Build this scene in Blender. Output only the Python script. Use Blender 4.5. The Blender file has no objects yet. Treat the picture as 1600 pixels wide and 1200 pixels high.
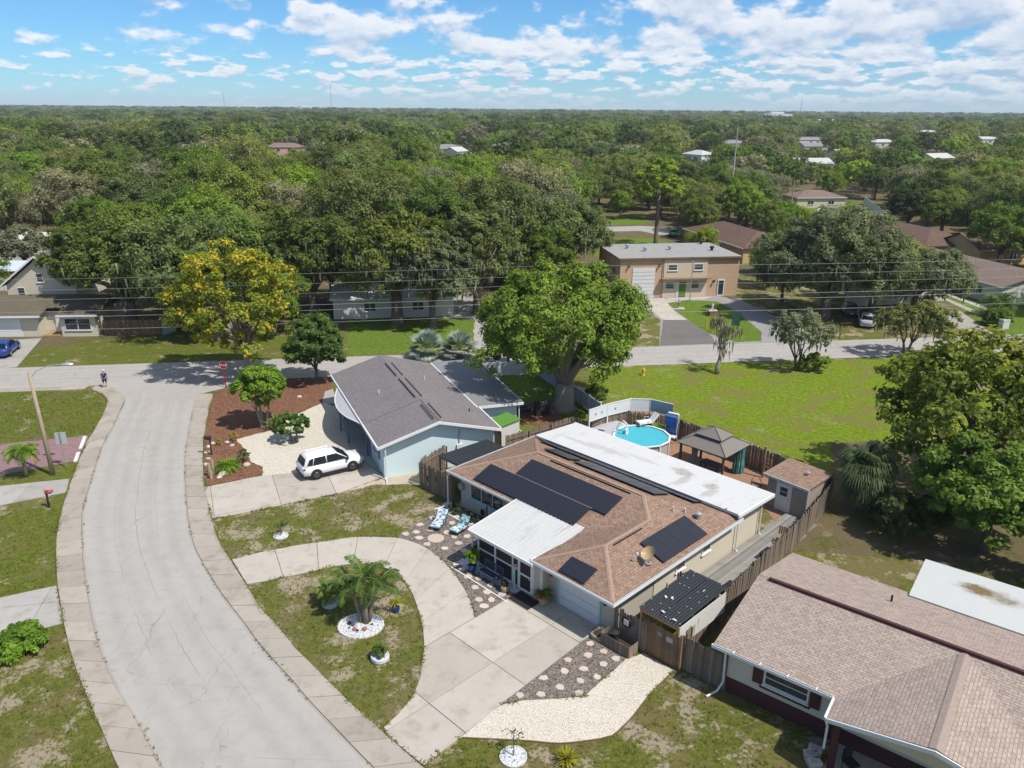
import bpy, bmesh, math, random
import numpy as np
from mathutils import Vector, Matrix
D = bpy.data
SC = bpy.context.scene
COL = SC.collection
R = math.radians

# ------------------------------------------------------------------ camera, sky, sun, exposure
FOC = 1220.0                       # focal length in photo pixels (1600 wide)
PITCH = math.atan(429 / 1220.0)
ROLL = R(.466)
CAMH = 25.0
cam = D.cameras.new('camera')
cam.sensor_fit = 'HORIZONTAL'; cam.sensor_width = 36.0; cam.lens = 36.0 * FOC / 1600
cam.clip_start = .5; cam.clip_end = 40000
co = D.objects.new('camera', cam); COL.objects.link(co)
co.location = (0, 0, CAMH)
co.rotation_euler = (Matrix.Rotation(math.pi / 2 - PITCH, 3, 'X') @ Matrix.Rotation(ROLL, 3, 'Z')).to_euler()
SC.camera = co

SUN_EL, SUN_DIR = R(57), Vector((.835, -.55)).normalized()
world = D.worlds.new('World'); SC.world = world; world.use_nodes = True
wn, wl = world.node_tree.nodes, world.node_tree.links
wn.clear()
def wnode(t, **k):
    n = wn.new(t)
    for a, b in k.items(): setattr(n, a, b)
    return n
def wmath(op, a, b=None, c=None, clamp=False):
    n = wnode('ShaderNodeMath', operation=op, use_clamp=clamp)
    for i, v in enumerate((a, b, c)):
        if v is None: continue
        if isinstance(v, (int, float)): n.inputs[i].default_value = v
        else: wl.new(v, n.inputs[i])
    return n.outputs[0]
sky = wnode('ShaderNodeTexSky', sky_type='NISHITA', sun_disc=False, sun_elevation=SUN_EL,
            sun_rotation=math.atan2(SUN_DIR.x, SUN_DIR.y), altitude=0, air_density=1.0, dust_density=.0, ozone_density=1.0)
tc = wnode('ShaderNodeTexCoord')
sep = wnode('ShaderNodeSeparateXYZ'); wl.new(tc.outputs['Generated'], sep.inputs[0])
el = wmath('MAXIMUM', sep.outputs[2], 0.0)
def wstep(v, lo, hi):
    q = wnode('ShaderNodeMapRange', interpolation_type='SMOOTHSTEP'); wl.new(v, q.inputs[0]); q.inputs[1].default_value = lo; q.inputs[2].default_value = hi; return q.outputs[0]
def cloud_noise(scale, flat, up, detail, seed):
    """cumulus field on the sky dome; up lifts the sample, to tell a cloud's top from its base"""
    m = wnode('ShaderNodeVectorMath', operation='MULTIPLY_ADD'); wl.new(tc.outputs['Generated'], m.inputs[0]); m.inputs[1].default_value = (scale, scale, scale * flat); m.inputs[2].default_value = (seed, seed * .37, seed * .11 + up * scale * flat)
    n = wnode('ShaderNodeTexNoise'); n.inputs['Scale'].default_value = 1.0; n.inputs['Detail'].default_value = detail; n.inputs['Roughness'].default_value = .50; n.inputs['Lacunarity'].default_value = 2.2
    wl.new(m.outputs[0], n.inputs['Vector']); return n.outputs['Fac']
def cloud_field(up, k):
    hi = cloud_noise(13.5, 1.9, up, 5, 11.3); lo = cloud_noise(34.0, 3.2, up * .6, 4, 4.1)
    f = wstep(el, .035, .085)
    a = wmath('MULTIPLY', hi, f); b_ = wmath('MULTIPLY', lo, wmath('SUBTRACT', 1.0, f))
    return wmath('ADD', a, b_)
c0 = cloud_field(0.0, 0); c1 = cloud_field(.010, 1)
# weather: broken cumulus, more of it to the right; thin near the horizon
cov = wmath('ADD', wmath('MULTIPLY', sep.outputs[0], .16), wmath('MULTIPLY', wmath('SUBTRACT', cloud_noise(3.2, 2.2, 0, 1, 2.0), .5), .30))
dens = wmath('SUBTRACT', wmath('ADD', c0, cov), .440)
cover = wmath('MULTIPLY', wstep(dens, .0, .115), wstep(el, -.01, .03))
lit = wmath('ADD', wmath('MULTIPLY', wmath('SUBTRACT', c0, c1), 5.0), .62, clamp=True)
thick = wmath('SUBTRACT', 1.0, wmath('MULTIPLY', wmath('SUBTRACT', dens, .09, clamp=True), 2.1), clamp=True)
ccol = wnode('ShaderNodeMix', data_type='RGBA'); wl.new(wmath('MULTIPLY', lit, thick), ccol.inputs[0])
ccol.inputs[6].default_value = (3.3, 4.4, 6.0, 1); ccol.inputs[7].default_value = (8.3, 8.2, 8.25, 1)
tint = wnode('ShaderNodeMix', data_type='RGBA', blend_type='MULTIPLY'); tint.inputs[0].default_value = 1.0; tint.inputs[7].default_value = (.34, .67, 1.04, 1)
wl.new(sky.outputs[0], tint.inputs[6])
mixc = wnode('ShaderNodeMix', data_type='RGBA')
wl.new(wmath('MULTIPLY', cover, .86), mixc.inputs[0]); wl.new(tint.outputs[2], mixc.inputs[6]); wl.new(ccol.outputs[2], mixc.inputs[7])
bg = wnode('ShaderNodeBackground'); bg.inputs['Strength'].default_value = .092
wl.new(mixc.outputs[2], bg.inputs['Color'])
wo = wnode('ShaderNodeOutputWorld'); wl.new(bg.outputs[0], wo.inputs['Surface'])
world.cycles.sampling_method = 'MANUAL'; world.cycles.sample_map_resolution = 512

sl = D.lights.new('sun', 'SUN'); sl.energy = 3.95; sl.angle = R(.53); sl.color = (1, .955, .89)
so = D.objects.new('sun', sl); COL.objects.link(so)
sv = Vector((SUN_DIR.x * math.cos(SUN_EL), SUN_DIR.y * math.cos(SUN_EL), math.sin(SUN_EL)))
so.rotation_euler = sv.to_track_quat('Z', 'Y').to_euler(); so.location = sv * 200
vs = SC.view_settings
vs.view_transform = 'Standard'; vs.look = 'None'; vs.exposure = 0.45; vs.gamma = 1.0; vs.use_curve_mapping = False
SC.render.engine = 'CYCLES'
SC.cycles.max_bounces = 6; SC.cycles.diffuse_bounces = 3; SC.cycles.glossy_bounces = 2
SC.cycles.volume_bounces = 0; SC.cycles.transmission_bounces = 4; SC.cycles.transparent_max_bounces = 8
SC.cycles.caustics_reflective = False; SC.cycles.caustics_refractive = False

# ------------------------------------------------------------------ surveying: a sight line through the photo met with level z
def G(px, py, z=0.0):
    u = (px - 800) / FOC; v = -(py - 600) / FOC
    u, v = u * math.cos(ROLL) - v * math.sin(ROLL), u * math.sin(ROLL) + v * math.cos(ROLL)
    c, s = math.cos(PITCH), math.sin(PITCH)
    d = (u, c + v * s, -s + v * c)
    t = (z - CAMH) / d[2]
    return (d[0] * t, d[1] * t)
def GP(pts, z=0.0): return [G(x, y, z) for x, y in pts]

# ------------------------------------------------------------------ objects, tags
def tag(o, label=None, cat=None, group=None, kind=None):
    if label: o['label'] = label
    if cat: o['category'] = cat
    if group: o['group'] = group
    if kind: o['kind'] = kind
    return o
def thing(name, label, cat, loc=(0, 0, 0), rz=0.0, group=None):
    o = D.objects.new(name, None); COL.objects.link(o)
    o.empty_display_size = .3
    if len(loc) == 2: loc = (loc[0], loc[1], 0)
    o.location = loc; o.rotation_euler = (0, 0, R(rz))
    return tag(o, label, cat, group)
def link(name, me, parent=None, loc=None, rot=None, sc=None):
    o = D.objects.new(name, me); COL.objects.link(o)
    if parent: o.parent = parent
    if loc is not None: o.location = loc
    if rot is not None: o.rotation_euler = rot
    if sc is not None: o.scale = sc if hasattr(sc, '__len__') else (sc, sc, sc)
    return o
def copy_tree(o, parent=None):
    c = o.copy(); COL.objects.link(c); c.parent = parent
    for ch in o.children: copy_tree(ch, c)
    return c

class MB:
    """collects shapes into one mesh; every face gets a metre UV (u level, v up the slope)"""
    def __init__(s): s.v = []; s.f = []
    def add(s, vs, fs):
        n = len(s.v); s.v += [tuple(p) for p in vs]; s.f += [tuple(i + n for i in f) for f in fs]; return s
    def box(s, c, d, rz=0.0, rx=0.0, ry=0.0):
        M = Matrix.Translation(c) @ Matrix.Rotation(R(rz), 4, 'Z') @ Matrix.Rotation(R(ry), 4, 'Y') @ Matrix.Rotation(R(rx), 4, 'X')
        a, b, e = d[0] / 2, d[1] / 2, d[2] / 2
        vs = [M @ Vector((x * a, y * b, z * e)) for z in (-1, 1) for x, y in ((-1, -1), (1, -1), (1, 1), (-1, 1))]
        return s.add(vs, [(3, 2, 1, 0), (4, 5, 6, 7), (0, 1, 5, 4), (1, 2, 6, 5), (2, 3, 7, 6), (3, 0, 4, 7)])
    def span(s, x0, x1, y0, y1, z0, z1):
        return s.box(((x0 + x1) / 2, (y0 + y1) / 2, (z0 + z1) / 2), (abs(x1 - x0), abs(y1 - y0), abs(z1 - z0)))
    def prism(s, poly, z0, z1):
        n = len(poly)
        ar = sum(poly[i][0] * poly[(i + 1) % n][1] - poly[(i + 1) % n][0] * poly[i][1] for i in range(n))
        if ar < 0: poly = poly[::-1]
        vs = [(x, y, z0) for x, y in poly] + [(x, y, z1) for x, y in poly]
        return s.add(vs, [tuple(range(n))[::-1], tuple(range(n, 2 * n))] + [(i, (i + 1) % n, (i + 1) % n + n, i + n) for i in range(n)])
    def sheet(s, poly, z):
        n = len(poly)
        ar = sum(poly[i][0] * poly[(i + 1) % n][1] - poly[(i + 1) % n][0] * poly[i][1] for i in range(n))
        if ar < 0: poly = poly[::-1]
        return s.add([(x, y, z) for x, y in poly], [tuple(range(n))])
    def face(s, *pts): return s.add(pts, [tuple(range(len(pts)))])
    def slab(s, pts, t):
        """a flat polygon given thickness downwards"""
        n = len(pts); lo = [(x, y, z - t) for x, y, z in pts]
        return s.add(list(pts) + lo, [tuple(range(n)), tuple(range(2 * n - 1, n - 1, -1))] + [((i + 1) % n, i, i + n, (i + 1) % n + n) for i in range(n)])
    def tube(s, pts, rad, n=6, cap=True):
        pts = [Vector(p) for p in pts]; k = len(pts)
        if not hasattr(rad, '__len__'): rad = [rad] * k
        vs = []
        for i, p in enumerate(pts):
            t = (pts[min(i + 1, k - 1)] - pts[max(i - 1, 0)]).normalized()
            a = t.cross(Vector((0, 0, 1)) if abs(t.z) < .9 else Vector((1, 0, 0))).normalized(); b = t.cross(a)
            for j in range(n):
                q = 2 * math.pi * j / n
                vs.append(p + (a * math.cos(q) + b * math.sin(q)) * rad[i])
        fs = [(i * n + j, i * n + (j + 1) % n, (i + 1) * n + (j + 1) % n, (i + 1) * n + j) for i in range(k - 1) for j in range(n)]
        if cap: fs += [tuple(range(n))[::-1], tuple(range((k - 1) * n, k * n))]
        return s.add(vs, fs)
    def lathe(s, prof, c=(0, 0, 0), n=14, sx=1, sy=1):
        vs = []; fs = []
        for r, z in prof:
            for j in range(n):
                q = 2 * math.pi * j / n
                vs.append((c[0] + r * math.cos(q) * sx, c[1] + r * math.sin(q) * sy, c[2] + z))
        for i in range(len(prof) - 1):
            for j in range(n):
                fs.append((i * n + j, i * n + (j + 1) % n, (i + 1) * n + (j + 1) % n, (i + 1) * n + j))
        fs.append(tuple(range((len(prof) - 1) * n, len(prof) * n))); fs.append(tuple(range(n))[::-1])
        return s.add(vs, fs)
    def mesh(s, name, mat, smooth=False):
        me = D.meshes.new(name); me.from_pydata(s.v, [], s.f)
        if mat: me.materials.append(mat)
        uv = me.uv_layers.new(name='metres')
        co_ = me.vertices; dat = uv.data
        for p in me.polygons:
            nrm = p.normal
            if abs(nrm.z) > .999: ux, vx = Vector((1, 0, 0)), Vector((0, 1, 0))
            else:
                vx = (Vector((0, 0, 1)) - nrm * nrm.z).normalized(); ux = vx.cross(nrm)
            for li in p.loop_indices:
                q = co_[me.loops[li].vertex_index].co; dat[li].uv = (q.dot(ux), q.dot(vx))
        if smooth: me.polygons.foreach_set('use_smooth', [True] * len(me.polygons))
        me.update(); return me
    def build(s, name, mat, parent=None, smooth=False, loc=None, rz=None):
        return link(name, s.mesh(name, mat, smooth), parent, loc, None if rz is None else (0, 0, R(rz)))
def struct(name, mb, mat, **k):
    return tag(mb.build(name, mat, **k), kind='structure')

# ------------------------------------------------------------------ materials
def new_mat(name):
    m = D.materials.new(name); m.use_nodes = True; nt = m.node_tree; nt.nodes.clear()
    return m, nt
class NT:
    def __init__(s, name):
        s.m, s.t = new_mat(name)
        s.out = s.n('ShaderNodeOutputMaterial'); s.b = s.n('ShaderNodeBsdfPrincipled')
        s.t.links.new(s.b.outputs[0], s.out.inputs['Surface'])
        s.pos = s.n('ShaderNodeNewGeometry').outputs['Position']
    def n(s, t, **k):
        q = s.t.nodes.new(t)
        for a, b in k.items(): setattr(q, a, b)
        return q
    def l(s, a, b): s.t.links.new(a, b)
    def put(s, v, sock):
        if v is None: return
        if isinstance(v, (int, float)): sock.default_value = v
        elif isinstance(v, tuple): sock.default_value = v if len(v) == 4 else v + (1,)
        else: s.l(v, sock)
    def noise(s, scale, detail=3, rough=.5, vec=None, dist=0.0, off=None):
        q = s.n('ShaderNodeTexNoise'); q.inputs['Scale'].default_value = scale; q.inputs['Detail'].default_value = detail
        q.inputs['Roughness'].default_value = rough; q.inputs['Distortion'].default_value = dist
        v = vec if vec is not None else s.pos
        if off is not None:
            a = s.n('ShaderNodeVectorMath', operation='ADD'); s.l(v, a.inputs[0]); a.inputs[1].default_value = off; v = a.outputs[0]
        s.l(v, q.inputs['Vector']); return q.outputs['Fac']
    def scaled(s, sx, sy, sz, vec=None):
        a = s.n('ShaderNodeVectorMath', operation='MULTIPLY'); s.l(vec if vec is not None else s.pos, a.inputs[0]); a.inputs[1].default_value = (sx, sy, sz); return a.outputs[0]
    def math(s, op, a, b=None, c=None, clamp=False):
        q = s.n('ShaderNodeMath', operation=op, use_clamp=clamp)
        for i, v in enumerate((a, b, c)): s.put(v, q.inputs[i]) if v is not None else None
        return q.outputs[0]
    def step(s, v, lo, hi):
        q = s.n('ShaderNodeMapRange', interpolation_type='SMOOTHSTEP'); s.put(v, q.inputs[0]); q.inputs[1].default_value = lo; q.inputs[2].default_value = hi; return q.outputs[0]
    def mix(s, f, a, b, mode='MIX'):
        q = s.n('ShaderNodeMix', data_type='RGBA', blend_type=mode); s.put(f, q.inputs[0]); s.put(a, q.inputs[6]); s.put(b, q.inputs[7]); return q.outputs[2]
    def bump(s, h, strength=.4, dist=.02):
        q = s.n('ShaderNodeBump'); q.inputs['Strength'].default_value = strength; q.inputs['Distance'].default_value = dist; s.l(h, q.inputs['Height']); s.l(q.outputs[0], s.b.inputs['Normal']); return q
    def uv(s):
        return s.n('ShaderNodeTexCoord').outputs['UV']
    def rnd(s): return s.n('ShaderNodeObjectInfo').outputs['Random']
    def fin(s, col, rough=.8, metal=0.0, spec=.3, k=.87):
        col = tuple(c * k for c in col[:3]) if isinstance(col, tuple) else s.mix(1.0, col, (k, k, k), 'MULTIPLY')
        s.put(col, s.b.inputs['Base Color']); s.put(rough, s.b.inputs['Roughness']); s.put(metal, s.b.inputs['Metallic']); s.b.inputs['Specular IOR Level'].default_value = spec; return s.m
def sc(c, k): return tuple(min(1, x * k) for x in c)
MATS = {}
def plain(name, col, rough=.7, var=.12, scale=2.0, metal=0.0, spec=.3, bump=0.0, bscale=40, rand=0.0, fine=.06):
    """a plain coating: soft large blotches, fine grain, optional per-object shift and relief"""
    if name in MATS: return MATS[name]
    n = NT(name)
    c = n.mix(n.noise(scale, 4, .6), sc(col, 1 - var), sc(col, 1 + var))
    if fine: c = n.mix(n.math('MULTIPLY', n.noise(scale * 14, 2), 1.0), n.mix(1.0, c, (1 - fine * 2,) * 3, 'MULTIPLY'), c)
    if rand: c = n.mix(n.rnd(), n.mix(1.0, c, (1 - rand,) * 3, 'MULTIPLY'), n.mix(1.0, c, (1 + rand,) * 3, 'MULTIPLY'))
    if bump: n.bump(n.noise(bscale, 3), bump, .01)
    MATS[name] = n.fin(c, rough, metal, spec); return MATS[name]
# ------------------------------------------------------------------ surface materials
def grass_mat(name, dark, light, dry, sand, sand_amt, dry_amt, seed=0.0, sscale=.55, mott=.6):
    n = NT(name); o = (seed * 17.3, seed * 9.1, 0)
    g = n.mix(n.noise(1.1, 4, .65, off=o), dark, light)
    g = n.mix(n.math('MULTIPLY', n.step(n.noise(5.5, 4, .7, off=(3, 8, 1)), .46, .7), mott), g, n.mix(n.noise(13, 2), dry, sc(dry, .7)))
    g = n.mix(n.step(n.noise(9.0, 3, .6), .35, .75), g, n.mix(1.0, g, (.62, .66, .55), 'MULTIPLY'))
    g = n.mix(n.step(n.noise(34.0, 2, .7), .42, .66), g, n.mix(1.0, g, (1.35, 1.3, 1.2), 'MULTIPLY'))
    g = n.mix(n.step(n.noise(2.7, 5, .7, off=(o[0] + 5, 2, 0)), .40, .62), n.mix(1.0, g, (.74, .78, .70), 'MULTIPLY'), n.mix(1.0, g, (1.12, 1.10, 1.05), 'MULTIPLY'))
    d = n.step(n.math('ADD', n.noise(.32, 4, .6, off=o), n.math('MULTIPLY', n.noise(2.3, 3, .6), .25)), .78 - dry_amt, .98 - dry_amt)
    g = n.mix(n.math('MULTIPLY', d, .85), g, n.mix(n.noise(7, 3), dry, sc(dry, .68)))
    s = n.math('ADD', n.noise(sscale, 3, .55, off=(o[0] + 40, o[1], 0)), n.math('MULTIPLY', n.noise(4.6, 5, .75), .62))
    sm = n.step(s, 1.03 - sand_amt, 1.13 - sand_amt)
    g = n.mix(n.math('MULTIPLY', sm, .9), g, n.mix(n.noise(11, 3, .7), sand, sc(sand, .62)))
    n.bump(n.math('ADD', n.noise(22, 4, .8), n.math('MULTIPLY', n.noise(3, 3), .6)), .9, .06)
    return n.fin(g, .95, 0, .1)
SAND = (.47, .39, .28)
M_ground = grass_mat('patchy_lawn_and_soil', (.105, .125, .022), (.17, .185, .036), (.225, .18, .08), SAND, .19, .21, 0.0, .55, .75)
M_island = grass_mat('front_lawn', (.105, .125, .024), (.18, .195, .042), (.22, .18, .085), SAND, .20, .20, 2, .55, .8)
M_lot = grass_mat('vacant_lot_grass', (.135, .20, .010), (.225, .305, .022), (.225, .20, .065), (.42, .36, .25), .09, .20, 5, .2, .5)
M_verge = grass_mat('verge_grass', (.095, .125, .018), (.165, .19, .032), (.21, .18, .07), SAND, .10, .15, 7)
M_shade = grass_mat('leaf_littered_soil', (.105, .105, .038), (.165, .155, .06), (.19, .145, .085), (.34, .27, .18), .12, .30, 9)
M_bright = grass_mat('watered_lawn', (.10, .17, .022), (.17, .26, .035), (.2, .19, .07), SAND, .0, .05, 11)

def street_mat(name, strip):
    n = NT(name)
    c = n.mix(n.noise(.23, 5, .6), (.352, .330, .300), (.43, .405, .370))
    c = n.mix(n.step(n.noise(1.3, 5, .7), .4, .8), c, n.mix(1.0, c, (.89, .89, .89), 'MULTIPLY'))
    c = n.mix(n.step(n.noise(60, 2, .7), .4, .7), c, n.mix(1.0, c, (1.08, 1.08, 1.08), 'MULTIPLY'))
    c = n.mix(n.math('MULTIPLY', n.step(n.noise(.45, 5, .7, off=(11, 5, 0)), .56, .72), .5), c, n.mix(1.0, c, (.84, .83, .82), 'MULTIPLY'))
    def cracks(sx, sy, thick, seed):
        w = n.n('ShaderNodeTexVoronoi', feature='DISTANCE_TO_EDGE'); w.inputs['Scale'].default_value = 1.0
        nz = n.n('ShaderNodeTexNoise'); nz.inputs['Scale'].default_value = .9; nz.inputs['Detail'].default_value = 5; n.l(n.pos, nz.inputs['Vector'])
        a = n.n('ShaderNodeVectorMath', operation='MULTIPLY_ADD'); n.l(nz.outputs['Color'], a.inputs[0]); a.inputs[1].default_value = (.55, .55, 0); n.l(n.scaled(sx, sy, 0), a.inputs[2])
        b = n.n('ShaderNodeVectorMath', operation='ADD'); n.l(a.outputs[0], b.inputs[0]); b.inputs[1].default_value = (seed, seed * .7, 0)
        n.l(b.outputs[0], w.inputs['Vector'])
        return n.math('SUBTRACT', 1.0, n.step(w.outputs['Distance'], 0.0, thick))
    k = n.math('MULTIPLY', cracks(.36, .12, .0050, 3.1), n.step(n.noise(.16, 3), .38, .58))
    if strip:
        sx = n.n('ShaderNodeSeparateXYZ'); n.l(n.uv(), sx.inputs[0]); u, v = sx.outputs[0], sx.outputs[1]
        wob = n.math('MULTIPLY', n.math('SUBTRACT', n.noise(.35, 4, .65), .5), .10)
        for lane in (.17, .36, .63, .83):      # tyre-worn paths
            d = n.math('ABSOLUTE', n.math('SUBTRACT', n.math('ADD', u, n.math('MULTIPLY', wob, .5)), lane))
            c = n.mix(n.math('MULTIPLY', n.math('SUBTRACT', 1.0, n.step(d, .0, .085)), .55), c, n.mix(1.0, c, (.885, .88, .875), 'MULTIPLY'))
        fine = n.math('MULTIPLY', n.math('SUBTRACT', n.noise(1.6, 4, .7), .5), .035)
        for lane, th in ((.505, .0035), (.30, .0026), (.70, .0022)):   # wandering lengthwise cracks
            d = n.math('ABSOLUTE', n.math('SUBTRACT', n.math('ADD', u, n.math('ADD', n.math('MULTIPLY', wob, 1.0 if lane != .505 else .25), fine)), lane))
            k = n.math('MAXIMUM', k, n.math('MULTIPLY', n.math('SUBTRACT', 1.0, n.step(d, th * .4, th)), n.step(n.noise(.13, 2, off=(lane * 60, 3, 0)), .42, .52)))
        fr_ = n.math('FRACT', n.math('ADD', n.math('DIVIDE', v, 5.6), n.math('MULTIPLY', wob, .5)))   # cross joints
        d = n.math('ABSOLUTE', n.math('SUBTRACT', fr_, .5))
        k = n.math('MAXIMUM', k, n.math('MULTIPLY', n.math('SUBTRACT', 1.0, n.step(d, .002, .006)), n.math('MULTIPLY', n.step(n.noise(.5, 3, off=(5, 5, 5)), .42, .6), .55)))
        ed = n.math('MINIMUM', u, n.math('SUBTRACT', 1.0, u))                                       # grit along the gutters
        c = n.mix(n.math('MULTIPLY', n.math('SUBTRACT', 1.0, n.step(n.math('ADD', ed, n.math('MULTIPLY', wob, .2)), .0, .03)), .55), c, (.27, .235, .185))
    c = n.mix(n.math('MULTIPLY', k, .60), c, (.15, .14, .13))
    n.bump(n.noise(70, 3, .7), .25, .01)
    return n.fin(c, .9, 0, .2)
M_street_strip = street_mat('street_concrete_worn', True)
M_street = street_mat('street_concrete', False)
def slab_mat(name, col, stain=(.62, .58, .52)):
    n = NT(name)
    c = n.mix(n.noise(.6, 5, .65), sc(col, .86), sc(col, 1.1))
    c = n.mix(n.math('MULTIPLY', n.step(n.noise(.9, 6, .7, off=(9, 3, 0)), .48, .76), .75), c, n.mix(1.0, c, stain, 'MULTIPLY'))
    c = n.mix(n.math('MULTIPLY', n.step(n.noise(.35, 5, .75, off=(21, 13, 0)), .58, .74), .6), c, n.mix(1.0, c, (.80, .74, .64), 'MULTIPLY'))
    c = n.mix(n.rnd(), n.mix(1.0, c, (.88, .87, .85), 'MULTIPLY'), n.mix(1.0, c, (1.06, 1.06, 1.05), 'MULTIPLY'))
    c = n.mix(n.step(n.noise(50, 3, .7), .42, .7), c, n.mix(1.0, c, (1.08, 1.08, 1.08), 'MULTIPLY'))
    n.bump(n.noise(60, 3, .7), .25, .01)
    return n.fin(c, .92, 0, .2)
M_walk = slab_mat('sidewalk_concrete', (.385, .345, .295))
M_drive = slab_mat('driveway_concrete', (.475, .432, .375))
M_pad = slab_mat('old_grey_concrete', (.40, .385, .36))
M_joint = plain('dirty_joint', (.13, .115, .09), .95, .3, 3)
def pebble_mat(name, a, b, dark, scale):
    n = NT(name)
    v = n.n('ShaderNodeTexVoronoi'); v.inputs['Scale'].default_value = scale; n.l(n.pos, v.inputs['Vector'])
    sp = n.n('ShaderNodeSeparateColor'); n.l(v.outputs['Color'], sp.inputs[0])
    c = n.mix(sp.outputs[0], a, b)
    c = n.mix(n.step(v.outputs['Distance'], .45, .9), c, dark)
    c = n.mix(n.noise(.7, 4, .6), n.mix(1.0, c, (.82, .82, .82), 'MULTIPLY'), c)
    inv = n.math('SUBTRACT', 1.0, v.outputs['Distance']); n.bump(inv, .8, .03)
    return n.fin(c, .9, 0, .25)
M_gravel = pebble_mat('brown_gravel', (.13, .115, .10), (.34, .29, .24), (.05, .045, .04), 13)
M_shell = pebble_mat('crushed_shell', (.62, .56, .45), (.78, .73, .62), (.42, .37, .29), 17)
M_pebble = pebble_mat('white_pebbles', (.62, .63, .66), (.86, .86, .86), (.28, .28, .30), 15)
M_mulch = pebble_mat('red_mulch', (.17, .075, .04), (.32, .16, .095), (.06, .03, .02), 11)
M_asphalt = plain('weathered_asphalt', (.17, .155, .145), .92, .14, .8, bump=.3, bscale=50)
M_asphalt_grey = plain('grey_asphalt', (.31, .30, .29), .92, .16, .6, bump=.3, bscale=50)
def paver_mat():
    n = NT('pink_pavers'); b = n.n('ShaderNodeTexBrick'); n.l(n.uv(), b.inputs['Vector'])
    b.inputs['Scale'].default_value = 1; b.inputs['Brick Width'].default_value = .24; b.inputs['Row Height'].default_value = .12; b.inputs['Mortar Size'].default_value = .008
    b.inputs['Color1'].default_value = (.36, .22, .21, 1); b.inputs['Color2'].default_value = (.27, .165, .165, 1); b.inputs['Mortar'].default_value = (.16, .12, .11, 1)
    return n.fin(n.mix(n.noise(1.5, 4), b.outputs['Color'], n.mix(1.0, b.outputs['Color'], (.8, .82, .85), 'MULTIPLY')), .9)
M_paver = paver_mat()

# ------------------------------------------------------------------ the ground and everything laid on it
rng = random.Random(7)
def jitter(poly, step=.35, amp=.05, seed=1):
    """resample an outline and let it wander a little, as an edge of turf does"""
    r = random.Random(seed); out = []
    n = len(poly)
    for i in range(n):
        a, b = poly[i], poly[(i + 1) % n]; d = math.hypot(b[0] - a[0], b[1] - a[1]); k = max(1, min(160, int(d / step)))
        for j in range(k):
            t = j / k; q = amp if 0 < j else 0
            out.append((a[0] + (b[0] - a[0]) * t + r.uniform(-q, q), a[1] + (b[1] - a[1]) * t + r.uniform(-q, q)))
    return out
def smooth_line(pts, step=.8):
    """Catmull-Rom through the points"""
    P_ = [Vector(p) for p in pts]; out = []
    for i in range(len(P_) - 1):
        p0, p1, p2, p3 = P_[max(i - 1, 0)], P_[i], P_[i + 1], P_[min(i + 2, len(P_) - 1)]
        k = max(1, int((p2 - p1).length / step))
        for j in range(k):
            t = j / k
            out.append(.5 * ((2 * p1) + (p2 - p0) * t + (2 * p0 - 5 * p1 + 4 * p2 - p3) * t * t + (3 * p1 - p0 - 3 * p2 + p3) * t ** 3))
    out.append(P_[-1]); return [tuple(p) for p in out]
def resample(pts, n):
    P_ = [Vector(p) for p in pts]; L = [0]
    for a, b in zip(P_, P_[1:]): L.append(L[-1] + (b - a).length)
    out = []; j = 0
    for i in range(n + 1):
        s = L[-1] * i / n
        while j < len(L) - 2 and L[j + 1] < s: j += 1
        t = (s - L[j]) / max(1e-6, L[j + 1] - L[j]); out.append(P_[j].lerp(P_[j + 1], min(1, max(0, t))))
    return out
def clip_cell(poly, cell):
    """part of an outline inside a convex cell"""
    out = list(poly)
    n = len(cell)
    for i in range(n):
        a, b = cell[i], cell[(i + 1) % n]; inp = out; out = []
        if not inp: break
        side = lambda p: (b[0] - a[0]) * (p[1] - a[1]) - (b[1] - a[1]) * (p[0] - a[0])
        for j in range(len(inp)):
            p, q = inp[j], inp[(j + 1) % len(inp)]; sp, sq = side(p), side(q)
            if sp >= 0: out.append(p)
            if (sp >= 0) != (sq >= 0):
                t = sp / (sp - sq); out.append((p[0] + (q[0] - p[0]) * t, p[1] + (q[1] - p[1]) * t))
    return out
def area(poly): return .5 * sum(poly[i][0] * poly[(i + 1) % len(poly)][1] - poly[(i + 1) % len(poly)][0] * poly[i][1] for i in range(len(poly)))
def slab_field(name, poly, ang, us, vs, mat, top, gap=.03, piece='slab', base_z=.012):
    """concrete cast in bays: a dark bed with one raised slab per bay (us, vs: joint positions in a frame turned by ang)"""
    bed = struct(name, MB().sheet(poly, base_z), M_joint)
    c, s = math.cos(R(ang)), math.sin(R(ang))
    for i in range(len(us) - 1):
        for j in range(len(vs) - 1):
            q = [(us[i] + gap / 2, vs[j] + gap / 2), (us[i + 1] - gap / 2, vs[j] + gap / 2), (us[i + 1] - gap / 2, vs[j + 1] - gap / 2), (us[i] + gap / 2, vs[j + 1] - gap / 2)]
            cell = [(x * c - y * s, x * s + y * c) for x, y in q]
            p = clip_cell(poly, cell)
            if len(p) > 2 and abs(area(p)) > .05: MB().prism(p, base_z - .1, top + rng.uniform(-.006, .006)).build(piece, mat, bed)
    return bed
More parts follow.
